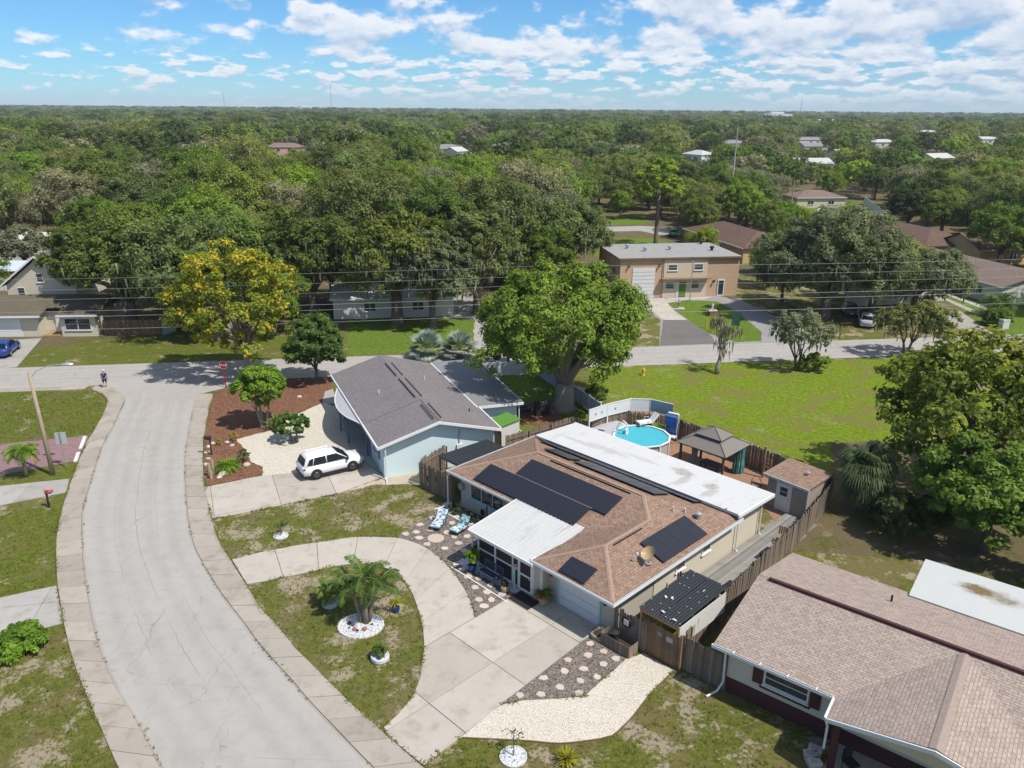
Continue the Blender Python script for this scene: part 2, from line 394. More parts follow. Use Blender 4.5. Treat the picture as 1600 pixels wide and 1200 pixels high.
def slab_strip(name, left, right, step, mat, top, gap=.03, piece='slab', base_z=.012, n=None):
    """a curving strip cut into slabs by cross joints"""
    k = 6
    if n is None: n = max(2, int(sum(math.dist(a, b) for a, b in zip(left, left[1:])) / step))
    A, B = resample(left, n * k), resample(right, n * k)
    bed = struct(name, MB().sheet([tuple(p) for p in A] + [tuple(p) for p in B[::-1]], base_z), M_joint)
    for i in range(n):
        a, b = A[i * k:(i + 1) * k + 1], B[i * k:(i + 1) * k + 1]
        da, db = (a[1] - a[0]).normalized() * gap / 2, (b[1] - b[0]).normalized() * gap / 2
        w = [(q - p).normalized() * gap * .5 for p, q in zip(a, b)]
        a = [a[0] + da] + a[1:-1] + [a[-1] - da]; b = [b[0] + db] + b[1:-1] + [b[-1] - db]
        a = [p + q for p, q in zip(a, w)]; b = [p - q for p, q in zip(b, w)]
        MB().prism([tuple(p) for p in a] + [tuple(p) for p in b[::-1]], base_z - .1, top + rng.uniform(-.008, .008)).build(piece, mat, bed)
    return bed

struct('ground', MB().sheet([(-16000, -60), (16000, -60), (16000, 26000), (-16000, 26000)], 0), M_ground)
def near(x): return 75.27 + .1415 * x
def far(x): return 81.9 + .1415 * x
XS = [-260 + 20 * i for i in range(27)]

EL = smooth_line(GP([(160, 600), (180, 608), (192, 618), (194, 627), (186, 646), (174, 672), (164, 688), (154, 714), (146, 740), (138, 766), (129, 798), (128, 830), (130, 880), (137, 930), (147, 982), (161, 1030), (183, 1080), (205, 1115), (227, 1155), (249, 1198), (284, 1255), (330, 1325)]))
ER = smooth_line(GP([(312, 616), (304, 634), (296, 672), (290, 712), (290, 760), (293, 800), (299, 835), (306, 859), (326, 896), (352, 936), (378, 969), (400, 1000), (425, 1030), (455, 1062), (480, 1092), (530, 1145), (583, 1200), (660, 1275), (720, 1335)]))
JN = [(-44.5, near(-44.5) + 1.2), (-41.5, near(-41.5) + .2)]
struct('junction', MB().sheet(JN + EL[:9] + ER[:7][::-1] + [(-25.5, near(-25.5) - .9), (-22.0, near(-22) + .2), (-21.0, near(-21) + 1.2)], .020), M_street)
def road_strip(name, left, right, n, z, mat):
    A, B = resample(left, n), resample(right, n); m = MB(); k = 4
    for a, b in zip(A, B):
        for j in range(k + 1): q = a.lerp(b, j / k); m.v.append((q.x, q.y, z))
    m.f = [(i * (k + 1) + j, i * (k + 1) + j + 1, (i + 1) * (k + 1) + j + 1, (i + 1) * (k + 1) + j)[::-1] for i in range(n) for j in range(k)]
    o = struct(name, m, mat); L = [0.0]
    for i in range(n): L.append(L[-1] + ((A[i + 1] - A[i]).length + (B[i + 1] - B[i]).length) / 2)
    uv = o.data.uv_layers[0].data
    for li, lp in enumerate(o.data.loops): i, j = divmod(lp.vertex_index, k + 1); uv[li].uv = (j / k, L[i])
    return o
road_strip('street', EL[4:], ER[2:], 90, .024, M_street_strip)
OL = smooth_line(GP([(140, 609), (158, 616), (168, 626), (167, 634), (156, 658), (140, 684), (124, 720), (114, 746), (106, 768), (97, 798), (89, 837), (88, 877), (90, 913), (96, 952), (100, 975), (110, 1018), (128, 1070), (154, 1130), (180, 1190), (205, 1240), (240, 1310)]))
OR = smooth_line(GP([(334, 616), (328, 632), (326, 645), (318, 692), (318, 747), (320, 760), (331, 813), (341, 844), (359, 874), (383, 912), (407, 950), (435, 980), (462, 1015), (480, 1032), (540, 1092), (606, 1152), (660, 1199), (735, 1262), (800, 1320)]))
road_strip('cross_street', [(x, near(x)) for x in XS], [(x, far(x)) for x in XS], 80, .016, M_street_strip)
slab_strip('sidewalk', OL, EL, 1.75, M_walk, .07)
slab_strip('sidewalk', ER, OR, 1.75, M_walk, .07)
# kerb strip of the cross street on the left, ending at the corner
xs = [-130 + 3 * i for i in range(32)]
xs = [x for x in xs if x < -39]
slab_strip('sidewalk', [(x, near(x) - 1.05) for x in xs], [(x, near(x) - .02) for x in xs], 2.2, M_walk, .05)
# lawns that differ from the open ground
def lawn(pts, mat, z, seed, amp=.06, name='lawn', world_pts=False):
    return struct(name, MB().sheet(jitter(pts if world_pts else GP(pts), .35, amp, seed), z), mat)
lawn([(386, 914), (430, 906), (500, 891), (532, 884), (580, 882), (620, 898), (632, 910), (644, 928), (654, 956), (660, 980), (663, 1010), (662, 1036), (657, 1060), (645, 1090), (622, 1118), (600, 1137), (540, 1090), (480, 1031), (435, 979)], M_island, .004, 3)
lawn([(335, 815), (526, 773), (560, 762), (600, 752), (640, 758), (690, 785), (690, 796), (619, 840), (580, 840), (500, 847), (428, 859), (364, 873), (343, 844)], M_island, .004, 4)
lawn([(923, 575), (1110, 569), (1232, 564), (1400, 561), (1540, 556), (1720, 548), (1720, 640), (1480, 700), (1420, 760), (1310, 745), (1170, 690), (1050, 650), (960, 632), (920, 612)], M_lot, .004, 5, .15)
lawn([(778, 577), (842, 577), (920, 640), (930, 650), (800, 690), (770, 640), (805, 628)], M_bright, .006, 6)
lawn([(-60, 615), (60, 611), (138, 610), (158, 617), (167, 627), (166, 634), (155, 658), (139, 684), (-60, 700)], M_verge, .004, 8)
lawn([(-60, 800), (98, 792), (89, 837), (88, 877), (90, 912), (0, 942), (-60, 950)], M_verge, .004, 9)
lawn([(-60, 745), (120, 722), (106, 766), (-60, 770)], M_verge, .004, 10)
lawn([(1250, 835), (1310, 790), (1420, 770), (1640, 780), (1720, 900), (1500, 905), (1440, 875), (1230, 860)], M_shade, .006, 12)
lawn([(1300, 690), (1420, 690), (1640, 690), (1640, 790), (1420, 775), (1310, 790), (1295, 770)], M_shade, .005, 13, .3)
lawn([(540, 500), (690, 490), (742, 500), (745, 540), (640, 551), (545, 555)], M_bright, .006, 14, .2)
lawn([(26, 574), (55, 545), (250, 520), (440, 514), (538, 510), (538, 555), (250, 567), (130, 572)], M_verge, .004, 15)
lawn([(1043, 474), (1075, 469), (1120, 471), (1150, 486), (1190, 519), (1190, 533), (1150, 535), (1108, 521), (1076, 501), (1055, 486)], M_bright, .020, 16)
lawn([(1400, 470), (1480, 470), (1560, 520), (1700, 540), (1700, 470), (1520, 455), (1440, 450)], M_bright, .004, 17, .2)
lawn([(905, 372), (1020, 372), (1060, 382), (1060, 392), (930, 400)], M_bright, .004, 19, .3)
lawn([(1165, 385), (1185, 360), (1245, 330), (1330, 341), (1305, 372), (1230, 396)], M_bright, .006, 33, .4)
lawn([(900, 340), (1010, 338), (1010, 350), (900, 352)], M_bright, .006, 20, .4)
lawn([(1258, 318), (1340, 315), (1362, 332), (1270, 336)], M_bright, .006, 21, .4)
# dark leaf litter under the wooded blocks beyond the cross street
WOOD = [(-420, far(-420) + .5)] + [(x, far(x) + .5) for x in range(-60, -20, 10)] + [(-19, far(-19) + .5), (-18, 96), (-6, 104), (10, 98), (12, 108), (14, 122), (40, 126), (64, 100), (120, 104), (400, 140), (1200, 900), (-1200, 900)]
struct('woodland_floor', MB().sheet(WOOD, .002), M_shade)

# circular drive, front drive, neighbour's drive
CO = smooth_line(GP([(362, 875), (428, 859.5), (500, 847.5), (550, 840.5), (580, 839.5), (616, 840.5), (640, 846), (668, 858), (700, 885), (720, 912), (735, 940), (742, 966)]), .5)
CI = smooth_line(GP([(386, 914), (430, 906), (500, 891), (532, 884), (580, 882), (620, 898), (632, 910), (644, 928), (654, 956), (660, 980), (663, 1012)]), .5)
slab_strip('circular_drive', CO, CI, 3.0, M_drive, .055, n=8)
u45 = lambda p: ((p[0] - p[1]) * .70710678, (p[0] + p[1]) * .70710678)
DRV = GP([(742, 967), (806, 929), (833, 916), (862, 935), (953, 984), (917, 997), (784, 1100), (719, 1153), (662, 1197), (606, 1151), (600, 1137), (622, 1118), (645, 1090), (657, 1060), (663, 1013)])
slab_field('front_drive', DRV, -45, [-40, -26.0, -22.35, -15], [5, 13.5, 17.3, 21.2, 25.3, 30], M_drive, .055)
NDR = GP([(320, 762), (410, 744), (480, 737), (560, 716), (600, 745), (526, 772), (331, 812)])
slab_field('side_drive', NDR, 23.2, [-6.5, 0, 4.2, 7.9, 11.6, 15.4, 20, 26], [44, 48.8, 51.6, 56], M_drive, .05)
LDR = GP([(-60, 955), (0, 935), (88, 916), (99, 974), (60, 985), (0, 1000), (-60, 1015)])
slab_field('left_drive', LDR, 12, [-60, -22.0, -17.0, -10], [20, 39.6, 60], M_pad, .05)
struct('paver_drive', MB().sheet(jitter(GP([(-60, 700), (138, 681), (123, 720), (70, 730), (-60, 755)]), .5, .02, 2), .03), M_paver)
for a, b in (((136, 683), (129, 702)), ((126, 708), (121, 722))):
    p, q = G(*a), G(*b); MB().box(((p[0] + q[0]) / 2 - .15, (p[1] + q[1]) / 2, .04), (.25, math.dist(p, q), .12), math.degrees(math.atan2(q[1] - p[1], q[0] - p[0])) - 90).build('painted_edge', plain('white_line_paint', (.72, .72, .7), .6), D.objects['paver_drive'])
LPT = GP([(-60, 765), (0, 760), (108, 749), (104, 770), (0, 790), (-60, 796)])
slab_field('left_path', LPT, 8, [-70, -45, -31.5, -26.4, -10], [30, 80], M_pad, .045)
struct('left_house_drive', MB().sheet(GP([(-80, 556), (14, 532), (66, 528), (26, 574), (-80, 581)]), .02), M_pad)
struct('lane', MB().sheet(jitter(GP([(742, 548), (740, 520), (742, 500), (700, 497), (672, 494), (664, 470), (660, 445), (690, 442), (720, 446), (735, 455), (752, 480), (768, 510), (775, 545)]), .6, .1, 5), .02), M_pad)
struct('building_drive', MB().sheet(GP([(1000, 466), (1120, 462), (1160, 470), (1260, 517), (1296, 535), (1186, 537), (1030, 541), (1032, 500), (1000, 478)]), .014), M_asphalt_grey)
struct('asphalt_patch', MB().sheet(jitter(GP([(1036, 500), (1074, 500), (1108, 521), (1120, 537), (1031, 540.5)]), .5, .04, 8), .018), M_asphalt)
struct('concrete_apron', MB().sheet(GP([(984, 468), (1115, 463.5), (1100, 468), (1075, 468.5), (1043, 473), (1055, 487), (1074, 500), (1036, 500), (1010, 478)]), .0185), M_drive)
struct('parking_pad', MB().sheet(GP([(1452, 490), (1500, 486), (1548, 519), (1600, 530), (1600, 545), (1500, 545)]), .02), M_pad)
for k in (0, 1):
    struct('wheel_track', MB().sheet(GP([(1466 + k * 12, 464 - k * 3), (1472 + k * 12, 463 - k * 3), (1540 + k * 18, 492 - k * 6), (1526 + k * 18, 492 - k * 6)]), .02), M_pad)
struct('back_road', MB().sheet(GP([(880, 357), (1000, 353), (1040, 355), (1062, 366), (1030, 367), (1000, 361), (900, 363)]), .02), M_pad)
struct('back_drive', MB().sheet(GP([(1243, 306), (1276, 306), (1287, 321), (1262, 322)]), .02), M_drive)

# gravel beds with flagstones, shell path, pebbles, mulch
GB = jitter(GP([(619, 840), (682, 797), (738, 815), (756, 838), (752, 866), (806, 929), (742, 966), (735, 940), (720, 911), (700, 884), (668, 857), (640, 845)]), .3, .02, 21)
bedL = struct('gravel_bed', MB().sheet(GB, .024), M_gravel)
GR = jitter(GP([(917, 998), (944, 1000), (978, 1030), (912, 1089), (819, 1095), (784, 1100)]), .3, .03, 22)
bedR = struct('gravel_bed', MB().sheet(GR, .028), M_gravel)
M_flag = plain('pale_flagstone', (.60, .50, .41), .9, .12, 3, rand=.1, bump=.3)
def flag(px, py, bed, r=.24):
    x, y = G(px, py); k = rng.choice((5, 5, 6)); a0 = rng.uniform(0, 6)
    poly = [(x + r * rng.uniform(.75, 1.25) * math.cos(a0 + 6.283 * i / k), y + r * rng.uniform(.75, 1.25) * math.sin(a0 + 6.283 * i / k)) for i in range(k)]
    MB().prism(poly, 0, .055).build('flagstone', M_flag, bed)
for a, b in [(305, 120), (225, 162), (135, 220), (205, 208), (220, 243), (455, 113), (425, 152), (295, 195), (390, 210), (440, 240), (465, 278), (520, 235), (380, 310), (500, 325), (455, 405), (495, 440), (525, 487), (592, 498), (567, 555), (668, 540), (642, 585), (738, 598), (595, 633), (670, 632), (625, 672), (270, 285)]:
    flag(600 + a / 4, 780 + b / 4, bedL)
for a, b in [(1033, 22), (1020, 78), (1100, 60), (918, 102), (1160, 98), (1097, 122), (903, 158), (998, 147), (1065, 188), (797, 193), (983, 207), (880, 240), (678, 277), (785, 275), (975, 268)]:
    flag(600 + a / 3.2, 1000 + b / 3.2, bedR, .21)
cx, cy = G(681, 842); MB().prism([(cx + .52 * math.cos(i * .2618), cy + .52 * math.sin(i * .2618)) for i in range(24)], 0, .06).build('flagstone', M_flag, bedL)
SHP = jitter(GP([(784, 1100), (819, 1095), (912, 1089), (978, 1030), (1006, 1021), (1054, 1048), (1019, 1081), (984, 1125), (956, 1150), (937, 1155), (875, 1162), (825, 1158), (719, 1153.5)]), .3, .03, 23)
struct('shell_path', MB().sheet(SHP, .024), M_shell)
edge = MB()
e = smooth_line(GP([(1054, 1048), (1019, 1081), (984, 1125), (956, 1150), (937, 1155), (875, 1162), (825, 1158), (722, 1153)]), .4)
edge.tube([(x, y, .02) for x, y in e], .035, 5).build('edging_strip', plain('brown_edging', (.16, .085, .06), .8), D.objects['shell_path'])
struct('pebble_bed', MB().sheet(jitter(GP([(712, 880), (752, 856), (800, 884), (862, 917), (838, 923), (806, 929)]), .3, .02, 24), .030), M_pebble)
struct('pebble_bed', MB().sheet(GP([(690, 789), (700, 783), (775, 822), (752, 832)]), .030), M_pebble)
struct('mulch_bed', MB().sheet(jitter(GP([(336, 613), (362, 606), (420, 597), (500, 589), (522, 593), (505, 630), (465, 645), (452, 653), (429, 670), (369, 687), (386, 707), (392, 722), (411, 730), (408, 743), (321, 760), (319, 692), (327, 640)]), .35, .05, 25), .024), M_mulch)
struct('shell_bed', MB().sheet(jitter(GP([(369, 687), (429, 670), (452, 653), (505, 629), (540, 640), (575, 690), (590, 720), (562, 717), (480, 738), (411, 745), (411, 730), (392, 722), (386, 707)]), .35, .04, 26), .020), M_shell)
struct('carport_slab', MB().sheet(GP([(535, 655), (560, 648), (600, 690), (600, 742), (560, 716), (545, 700)]), .028), M_pad)
struct('bare_sand', MB().sheet(jitter(GP([(526, 771), (600, 746), (640, 735), (700, 715), (668, 745), (690, 760), (640, 757), (590, 757), (560, 764)]), .3, .12, 27), .010), plain('bare_sand', (.50, .42, .32), .95, .2, 2, bump=.4))
struct('tree_well', MB().sheet(jitter(GP([(800, 665), (806, 640), (830, 625), (862, 640), (880, 655), (850, 665)]), .3, .08, 28), .012), M_mulch)
struct('stone_walk', MB().sheet(GP([(503, 630), (508, 612), (520, 608), (528, 632)]), .03), M_pad)
# back yard of the main house
struct('yard_soil', MB().sheet(GP([(915, 660), (1010, 640), (1060, 655), (1200, 712), (1300, 750), (1220, 830), (1200, 800), (1150, 770), (1000, 700)]), .012), plain('brick_coloured_soil', (.33, .19, .12), .95, .25, 1.5, bump=.3))
# ------------------------------------------------------------------ building materials
def shingle_mat(name, c1, c2, c3, w=.32, h=.15, blot=.18, gap=.10):
    n = NT(name); b = n.n('ShaderNodeTexBrick', offset=.5)
    nz = n.n('ShaderNodeTexNoise'); nz.inputs['Scale'].default_value = 3.0; nz.inputs['Detail'].default_value = 2; n.l(n.uv(), nz.inputs['Vector'])
    a = n.n('ShaderNodeVectorMath', operation='MULTIPLY_ADD'); n.l(nz.outputs['Color'], a.inputs[0]); a.inputs[1].default_value = (.10, .05, 0); n.l(n.uv(), a.inputs[2])
    n.l(a.outputs[0], b.inputs['Vector'])
    b.inputs['Scale'].default_value = 1; b.inputs['Brick Width'].default_value = w; b.inputs['Row Height'].default_value = h
    b.inputs['Mortar Size'].default_value = h * gap; b.inputs['Mortar Smooth'].default_value = .4; b.inputs['Bias'].default_value = -.1
    b.inputs['Color1'].default_value = c1 + (1,); b.inputs['Color2'].default_value = c2 + (1,); b.inputs['Mortar'].default_value = sc(c3, .55) + (1,)
    c = n.mix(n.step(n.noise(5.5, 4, .75), .40, .66), b.outputs['Color'], n.mix(.6, b.outputs['Color'], c3))
    c = n.mix(n.math('MULTIPLY', n.step(n.noise(4.2, 3, .7, off=(7, 7, 7)), .50, .68), .45), c, sc(c2, .8))
    c = n.mix(n.noise(.45, 4, .6), n.mix(1.0, c, (1 - blot,) * 3, 'MULTIPLY'), n.mix(1.0, c, (1 + blot,) * 3, 'MULTIPLY'))
    c = n.mix(n.step(n.noise(75, 2, .8), .35, .7), n.mix(1.0, c, (.86,) * 3, 'MULTIPLY'), c)
    n.bump(n.math('SUBTRACT', 1.0, b.outputs['Fac']), .8, .03)
    return n.fin(c, .93, 0, .15)
M_shin_main = shingle_mat('brown_shingles', (.37, .235, .165), (.225, .138, .10), (.42, .30, .225), .31, .15, .14, .16)
M_shin_grey = shingle_mat('charcoal_shingles', (.26, .235, .235), (.20, .182, .184), (.28, .25, .25), .30, .14, .12, .06)
M_shin_tan = shingle_mat('tan_shingles', (.455, .365, .305), (.325, .255, .213), (.485, .395, .335), .30, .145, .08, .10)
M_shin_far = shingle_mat('dark_brown_shingles', (.185, .118, .090), (.140, .090, .070), (.22, .145, .112), .3, .15, .2, .06)
M_shin_umber = shingle_mat('grey_brown_shingles', (.26, .195, .16), (.205, .155, .128), (.29, .22, .185), .3, .15, .12, .06)
M_shin_khaki = shingle_mat('khaki_shingles', (.17, .145, .10), (.14, .12, .085), (.2, .17, .12), .3, .15, .15, .06)
def membrane_mat(name, col, stain, amt, seed, blobs=()):
    n = NT(name)
    c = n.mix(n.noise(.8, 4, .6), sc(col, .93), col)
    st = n.step(n.noise(.55, 6, .68, vec=n.scaled(2.4, .55, 1, n.uv()), off=(seed, seed * 2, 0)), .64 - amt, .84 - amt)
    c = n.mix(n.math('MULTIPLY', st, .75), c, stain)
    c = n.mix(n.math('MULTIPLY', n.step(n.noise(5, 5, .7), .55, .75), .18), c, stain)
    for cx, cy, rx, ry, bc, op in blobs:       # dried puddles
        v = n.n('ShaderNodeVectorMath', operation='SUBTRACT'); n.l(n.uv(), v.inputs[0]); v.inputs[1].default_value = (cx, cy, 0)
        l = n.n('ShaderNodeVectorMath', operation='LENGTH'); n.l(n.scaled(1 / rx, 1 / ry, 0, v.outputs[0]), l.inputs[0])
        d = n.math('ADD', l.outputs['Value'], n.math('MULTIPLY', n.math('SUBTRACT', n.noise(1.5, 5, .7, off=(cx, cy, 0)), .5), 1.6))
        c = n.mix(n.math('MULTIPLY', n.math('SUBTRACT', 1.0, n.step(d, .55, 1.15)), n.math('MULTIPLY', n.noise(6, 4, .7), op * 1.6), clamp=True), c, bc)
    n.bump(n.noise(9, 3), .15, .02)
    return n.fin(c, .75, 0, .3)
M_membrane = membrane_mat('white_roof_membrane', (.60, .60, .595), (.36, .345, .31), .11, 4, [(-5.4, 14.2, 1.0, .6, (.34, .31, .26), 1.0), (-3.1, 13.7, .5, .5, (.33, .29, .23), .9), (-4.7, 13.0, .35, .9, (.38, .36, .32), .8), (-2.6, 12.8, .35, .9, (.38, .36, .32), .8), (-11, 13.4, 2.2, .35, (.42, .40, .36), .7), (-13.2, 13.0, 1.8, .3, (.42, .40, .36), .7), (-8.6, 13.9, 1.6, .3, (.42, .40, .36), .6)])
M_membrane2 = membrane_mat('pale_grey_membrane', (.50, .51, .495), (.38, .37, .33), -.04, 9)
M_tar = membrane_mat('weathered_tar_roof', (.33, .32, .305), (.12, .115, .11), .10, 14)
M_metalroof = membrane_mat('white_ribbed_metal', (.56, .56, .545), (.33, .32, .28), .13, 21)
M_rustpuddle = plain('rusty_puddle_stain', (.20, .15, .075), .85, .45, 1.4)
M_white = plain('white_trim', (.78, .78, .77), .55, .05, 2)
M_stucco = plain('beige_stucco', (.50, .45, .38), .9, .07, 1.2, bump=.25, bscale=30)
M_cream = plain('cream_stucco', (.66, .60, .47), .9, .06, 1.2, bump=.2, bscale=30)
M_offwhite = plain('off_white_stucco', (.68, .67, .62), .9, .06, 1.0, bump=.2, bscale=30)
M_blue = plain('pale_blue_stucco', (.68, .82, .84), .9, .05, .8, bump=.2, bscale=30)
M_bluedark = plain('blue_paint', (.05, .17, .26), .5, .08, 2)
M_teal = plain('mint_trim', (.35, .62, .58), .6, .06, 2)
M_peach = plain('peach_stucco', (.58, .40, .26), .9, .08, .5, bump=.2, bscale=20)
M_peachpale = plain('pale_peach_panel', (.68, .56, .42), .85, .06, .6)
M_maroon = plain('maroon_paint', (.085, .028, .03), .6, .12, 2)
M_glass = plain('dark_window_glass', (.035, .045, .05), .06, .2, 1, spec=.6, fine=0)
M_screen = plain('black_insect_screen', (.028, .028, .03), .6, .15, 6)
M_dark = plain('dark_metal', (.03, .03, .032), .5, .15, 5)
M_panel = plain('solar_cells', (.020, .021, .030), .30, .12, 3, spec=.45, fine=.0)
M_panelframe = plain('black_panel_frame', (.035, .035, .040), .45, .1, 3)
M_silver = plain('aluminium', (.55, .56, .57), .4, .08, 3, metal=.6)
M_grey = plain('grey_paint', (.30, .31, .32), .7, .08, 2)
def fence_mat(name, a, b, c):
    n = NT(name)
    st = n.noise(3.0, 5, .7, vec=n.scaled(14, 14, .9))
    col = n.mix(st, a, b)
    col = n.mix(n.math('MULTIPLY', n.step(n.noise(1.1, 4, .6), .5, .75), .7), col, c)
    col = n.mix(n.rnd(), n.mix(1.0, col, (.74, .74, .74), 'MULTIPLY'), n.mix(1.0, col, (1.25, 1.22, 1.18), 'MULTIPLY'))
    n.bump(st, .4, .01)
    return n.fin(col, .9, 0, .15)
M_fence = fence_mat('weathered_fence_wood', (.165, .130, .100), (.275, .222, .172), (.105, .085, .07))
M_fencewarm = fence_mat('brown_fence_wood', (.17, .105, .06), (.27, .175, .105), (.10, .07, .05))
M_deck = fence_mat('grey_deck_wood', (.22, .215, .20), (.29, .28, .26), (.17, .165, .155))
M_vinyl = plain('white_vinyl', (.74, .75, .76), .45, .04, 1.5)

# ------------------------------------------------------------------ shared building pieces
def window(parent, x, y, z, w, h, side='y', sgn=-1, cols=2, rows=1, trim=None, sill=True, t=.07):
    """window (> pane, sill) set in a wall; side 'y': wall runs along x and faces sgn*y"""
    trim = trim or M_white; b = MB()
    def bx(m, u0, u1, z0, z1, d0, d1):
        if side == 'y': m.span(x + u0, x + u1, y + sgn * d0, y + sgn * d1, z + z0, z + z1)
        else: m.span(x + sgn * d0, x + sgn * d1, y + u0, y + u1, z + z0, z + z1)
    bx(b, -w / 2, -w / 2 + t, 0, h, -.05, .06); bx(b, w / 2 - t, w / 2, 0, h, -.05, .06)
    bx(b, -w / 2 + t, w / 2 - t, 0, t, -.05, .058); bx(b, -w / 2 + t, w / 2 - t, h - t, h, -.05, .058)
    for i in range(1, cols): bx(b, -w / 2 + w * i / cols - t / 2, -w / 2 + w * i / cols + t / 2, t, h - t, -.05, .05)
    f = b.build('window', trim, parent)
    for i in range(cols):
        for j in range(rows):
            m = MB(); u0 = -w / 2 + w * i / cols + t * .5 + .005; u1 = -w / 2 + w * (i + 1) / cols - t * .5 - .005
            bx(m, u0, u1, t + (h - 2 * t) * j / rows + .01, t + (h - 2 * t) * (j + 1) / rows - .01, -.04, .012)
            m.build('pane', M_glass, f)
            if j: 
                m = MB(); zz = t + (h - 2 * t) * j / rows; bx(m, u0, u1, zz - .02, zz + .02, 0, .03); m.build('glazing_bar', trim, f)
    if sill:
        m = MB(); bx(m, -w / 2 - .06, w / 2 + .06, -.07, -.005, -.02, .12); m.build('sill', trim, f)
    return f
def rail(mb, a, b, w, h):
    """a square bar from a to b, w wide and h deep below the line"""
    a, b = Vector(a), Vector(b); d = (b - a).normalized(); s = d.cross(Vector((0, 0, 1))).normalized() * w / 2
    dn = Vector((0, 0, -h))
    mb.add([a - s, a + s, b + s, b - s, a - s + dn, a + s + dn, b + s + dn, b - s + dn], [(3, 2, 1, 0), (4, 5, 6, 7), (0, 1, 5, 4), (1, 2, 6, 5), (2, 3, 7, 6), (3, 0, 4, 7)])
def downspout(parent, x, y, ztop, dx, dy, mat=None):
    MB().tube([(x, y, ztop), (x + dx * .12, y + dy * .12, ztop - .3), (x + dx * .12, y + dy * .12, .25), (x + dx * .5, y + dy * .5, .09), (x + dx * 1.0, y + dy * 1.0, .06)], .045, 6).build('downspout', mat or M_white, parent)
def caps(parent, pts, mat, step=.28, w=.25, name='ridge_cap', drop=.042, lift=.03):
    """overlapping cap shingles along a ridge or hip, joined"""
    m = MB()
    for a, b in zip(pts, pts[1:]):
        a, b = Vector(a), Vector(b); n = max(1, int((b - a).length / step)); d = (b - a) / n; s = d.cross(Vector((0, 0, 1))).normalized() * w / 2
        for i in range(n):
            p, q = a + d * i, a + d * (i + 1.12); up = Vector((0, 0, lift)); up2 = Vector((0, 0, lift + .016)); dn = Vector((0, 0, -drop))
            m.add([p + up2, q + up, p + s + dn + up2, q + s + dn + up, p - s + dn + up2, q - s + dn + up], [(0, 1, 3, 2), (1, 0, 4, 5), (0, 2, 4)])
    o = m.build(name, mat, parent); return o

# ------------------------------------------------------------------ the main house (frame turned -45 deg, origin at the garage's front right eave)
MO = ((-19.1 + 26.1) * .70710678, (26.1 + 19.1) * .70710678)
house = thing('main_house', 'brown shingled single storey house with solar panels and white flat rear roof', 'house', MO, -45)
EZ, K = 2.6, .34
def roof(parent, faces, mat, t=.10, name='roof'):
    m = MB()
    for f in faces: m.slab(f, t)
    return m.build(name, mat, parent)
e = EZ
rd = [(-12.55, 7.97, e + 4.12 * K), (-4.14, 7.97, e + 4.12 * K)]
wr0, wr1 = (-2.7, 2.7, e + 2.7 * K), (-2.7, 3.85 + 2.7, e + 2.7 * K)
va = (-5.4, 3.85, e)
mroof = roof(house, [
    [(-16.7, 3.85, e), va, wr1, rd[1], rd[0]],
    [(-16.7, 12.1, e), (-16.7, 3.85, e), rd[0]],
    [(0, 12.1, e), (-16.7, 12.1, e), rd[0], rd[1]],
    [(0, 0, e), (0, 12.1, e), rd[1], wr1, wr0],
    [(-5.4, 0, e), (0, 0, e), wr0],
    [va, (-5.4, 0, e), wr0, wr1]], M_shin_main)
M_cap = plain('brown_cap_shingles', (.36, .245, .18), .9, .25, 5)
caps(mroof, [(-16.6, 3.95, e + .02), rd[0], rd[1], wr1, wr0, (-.08, .08, e + .02)], M_cap)
caps(mroof, [rd[0], (-16.6, 12.0, e + .02)], M_cap)
caps(mroof, [wr0, (-5.3, .1, e + .02)], M_cap)
MB().box((-8.0, 7.68, e + 3.83 * K + .05), (6.3, .07, .05)).build('ridge_vent', M_dark, mroof)
MB().box((-2.42, 4.3, e + 2.5 * K + .06), (.06, 2.5, .05)).build('ridge_vent', M_dark, mroof)
# walls
w = MB(); w.span(-16.15, -5.0, 4.45, 11.6, 0, e - .02); w.span(-4.95, -.55, .95, 4.44, 0, e - .02); w.span(-4.95, -.55, 4.46, 15.3, 0, e - .03); w.span(-15.6, -4.96, 11.61, 15.3, 0, 2.7)
wall = w.build('wall', M_stucco, house)
w = MB(); w.span(-.545, -.50, 4.2, 15.3, 0, e - .05); w.build('side_wall', M_cream, house)
MB().span(-5.56, -4.93, .47, .965, 0, e - .16).build('entry_pier', M_stucco, house)
# fascia and gutters
for a, b in [((-16.7, 3.8, e), (-10.2, 3.8, e)), ((-5.42, -.06, e), (.06, -.06, e)), ((.07, -.1, e), (.07, 12.1, e)), ((-16.76, 3.75, e), (-16.76, 12.1, e)), ((-5.46, 0, e), (-5.46, .4, e))]:
    g = MB(); rail(g, a, b, .11, .15); gut = g.build('gutter', M_white, house)
    lx, ly = abs(b[0] - a[0]) / 2, abs(b[1] - a[1]) / 2
    if max(lx, ly) > 1: MB().box(((a[0] + b[0]) / 2, (a[1] + b[1]) / 2, e + .003), (max(.06, lx * 2 - .1), max(.06, ly * 2 - .1), .004)).build('gutter_trough', M_grey, gut)
for q in ((-16.6, -10.2, 3.9, 4.45), (-5.3, 0, .02, .96), (-.56, 0, .97, 12)): MB().span(*q, e - .14, e - .12).build('soffit', M_white, house)
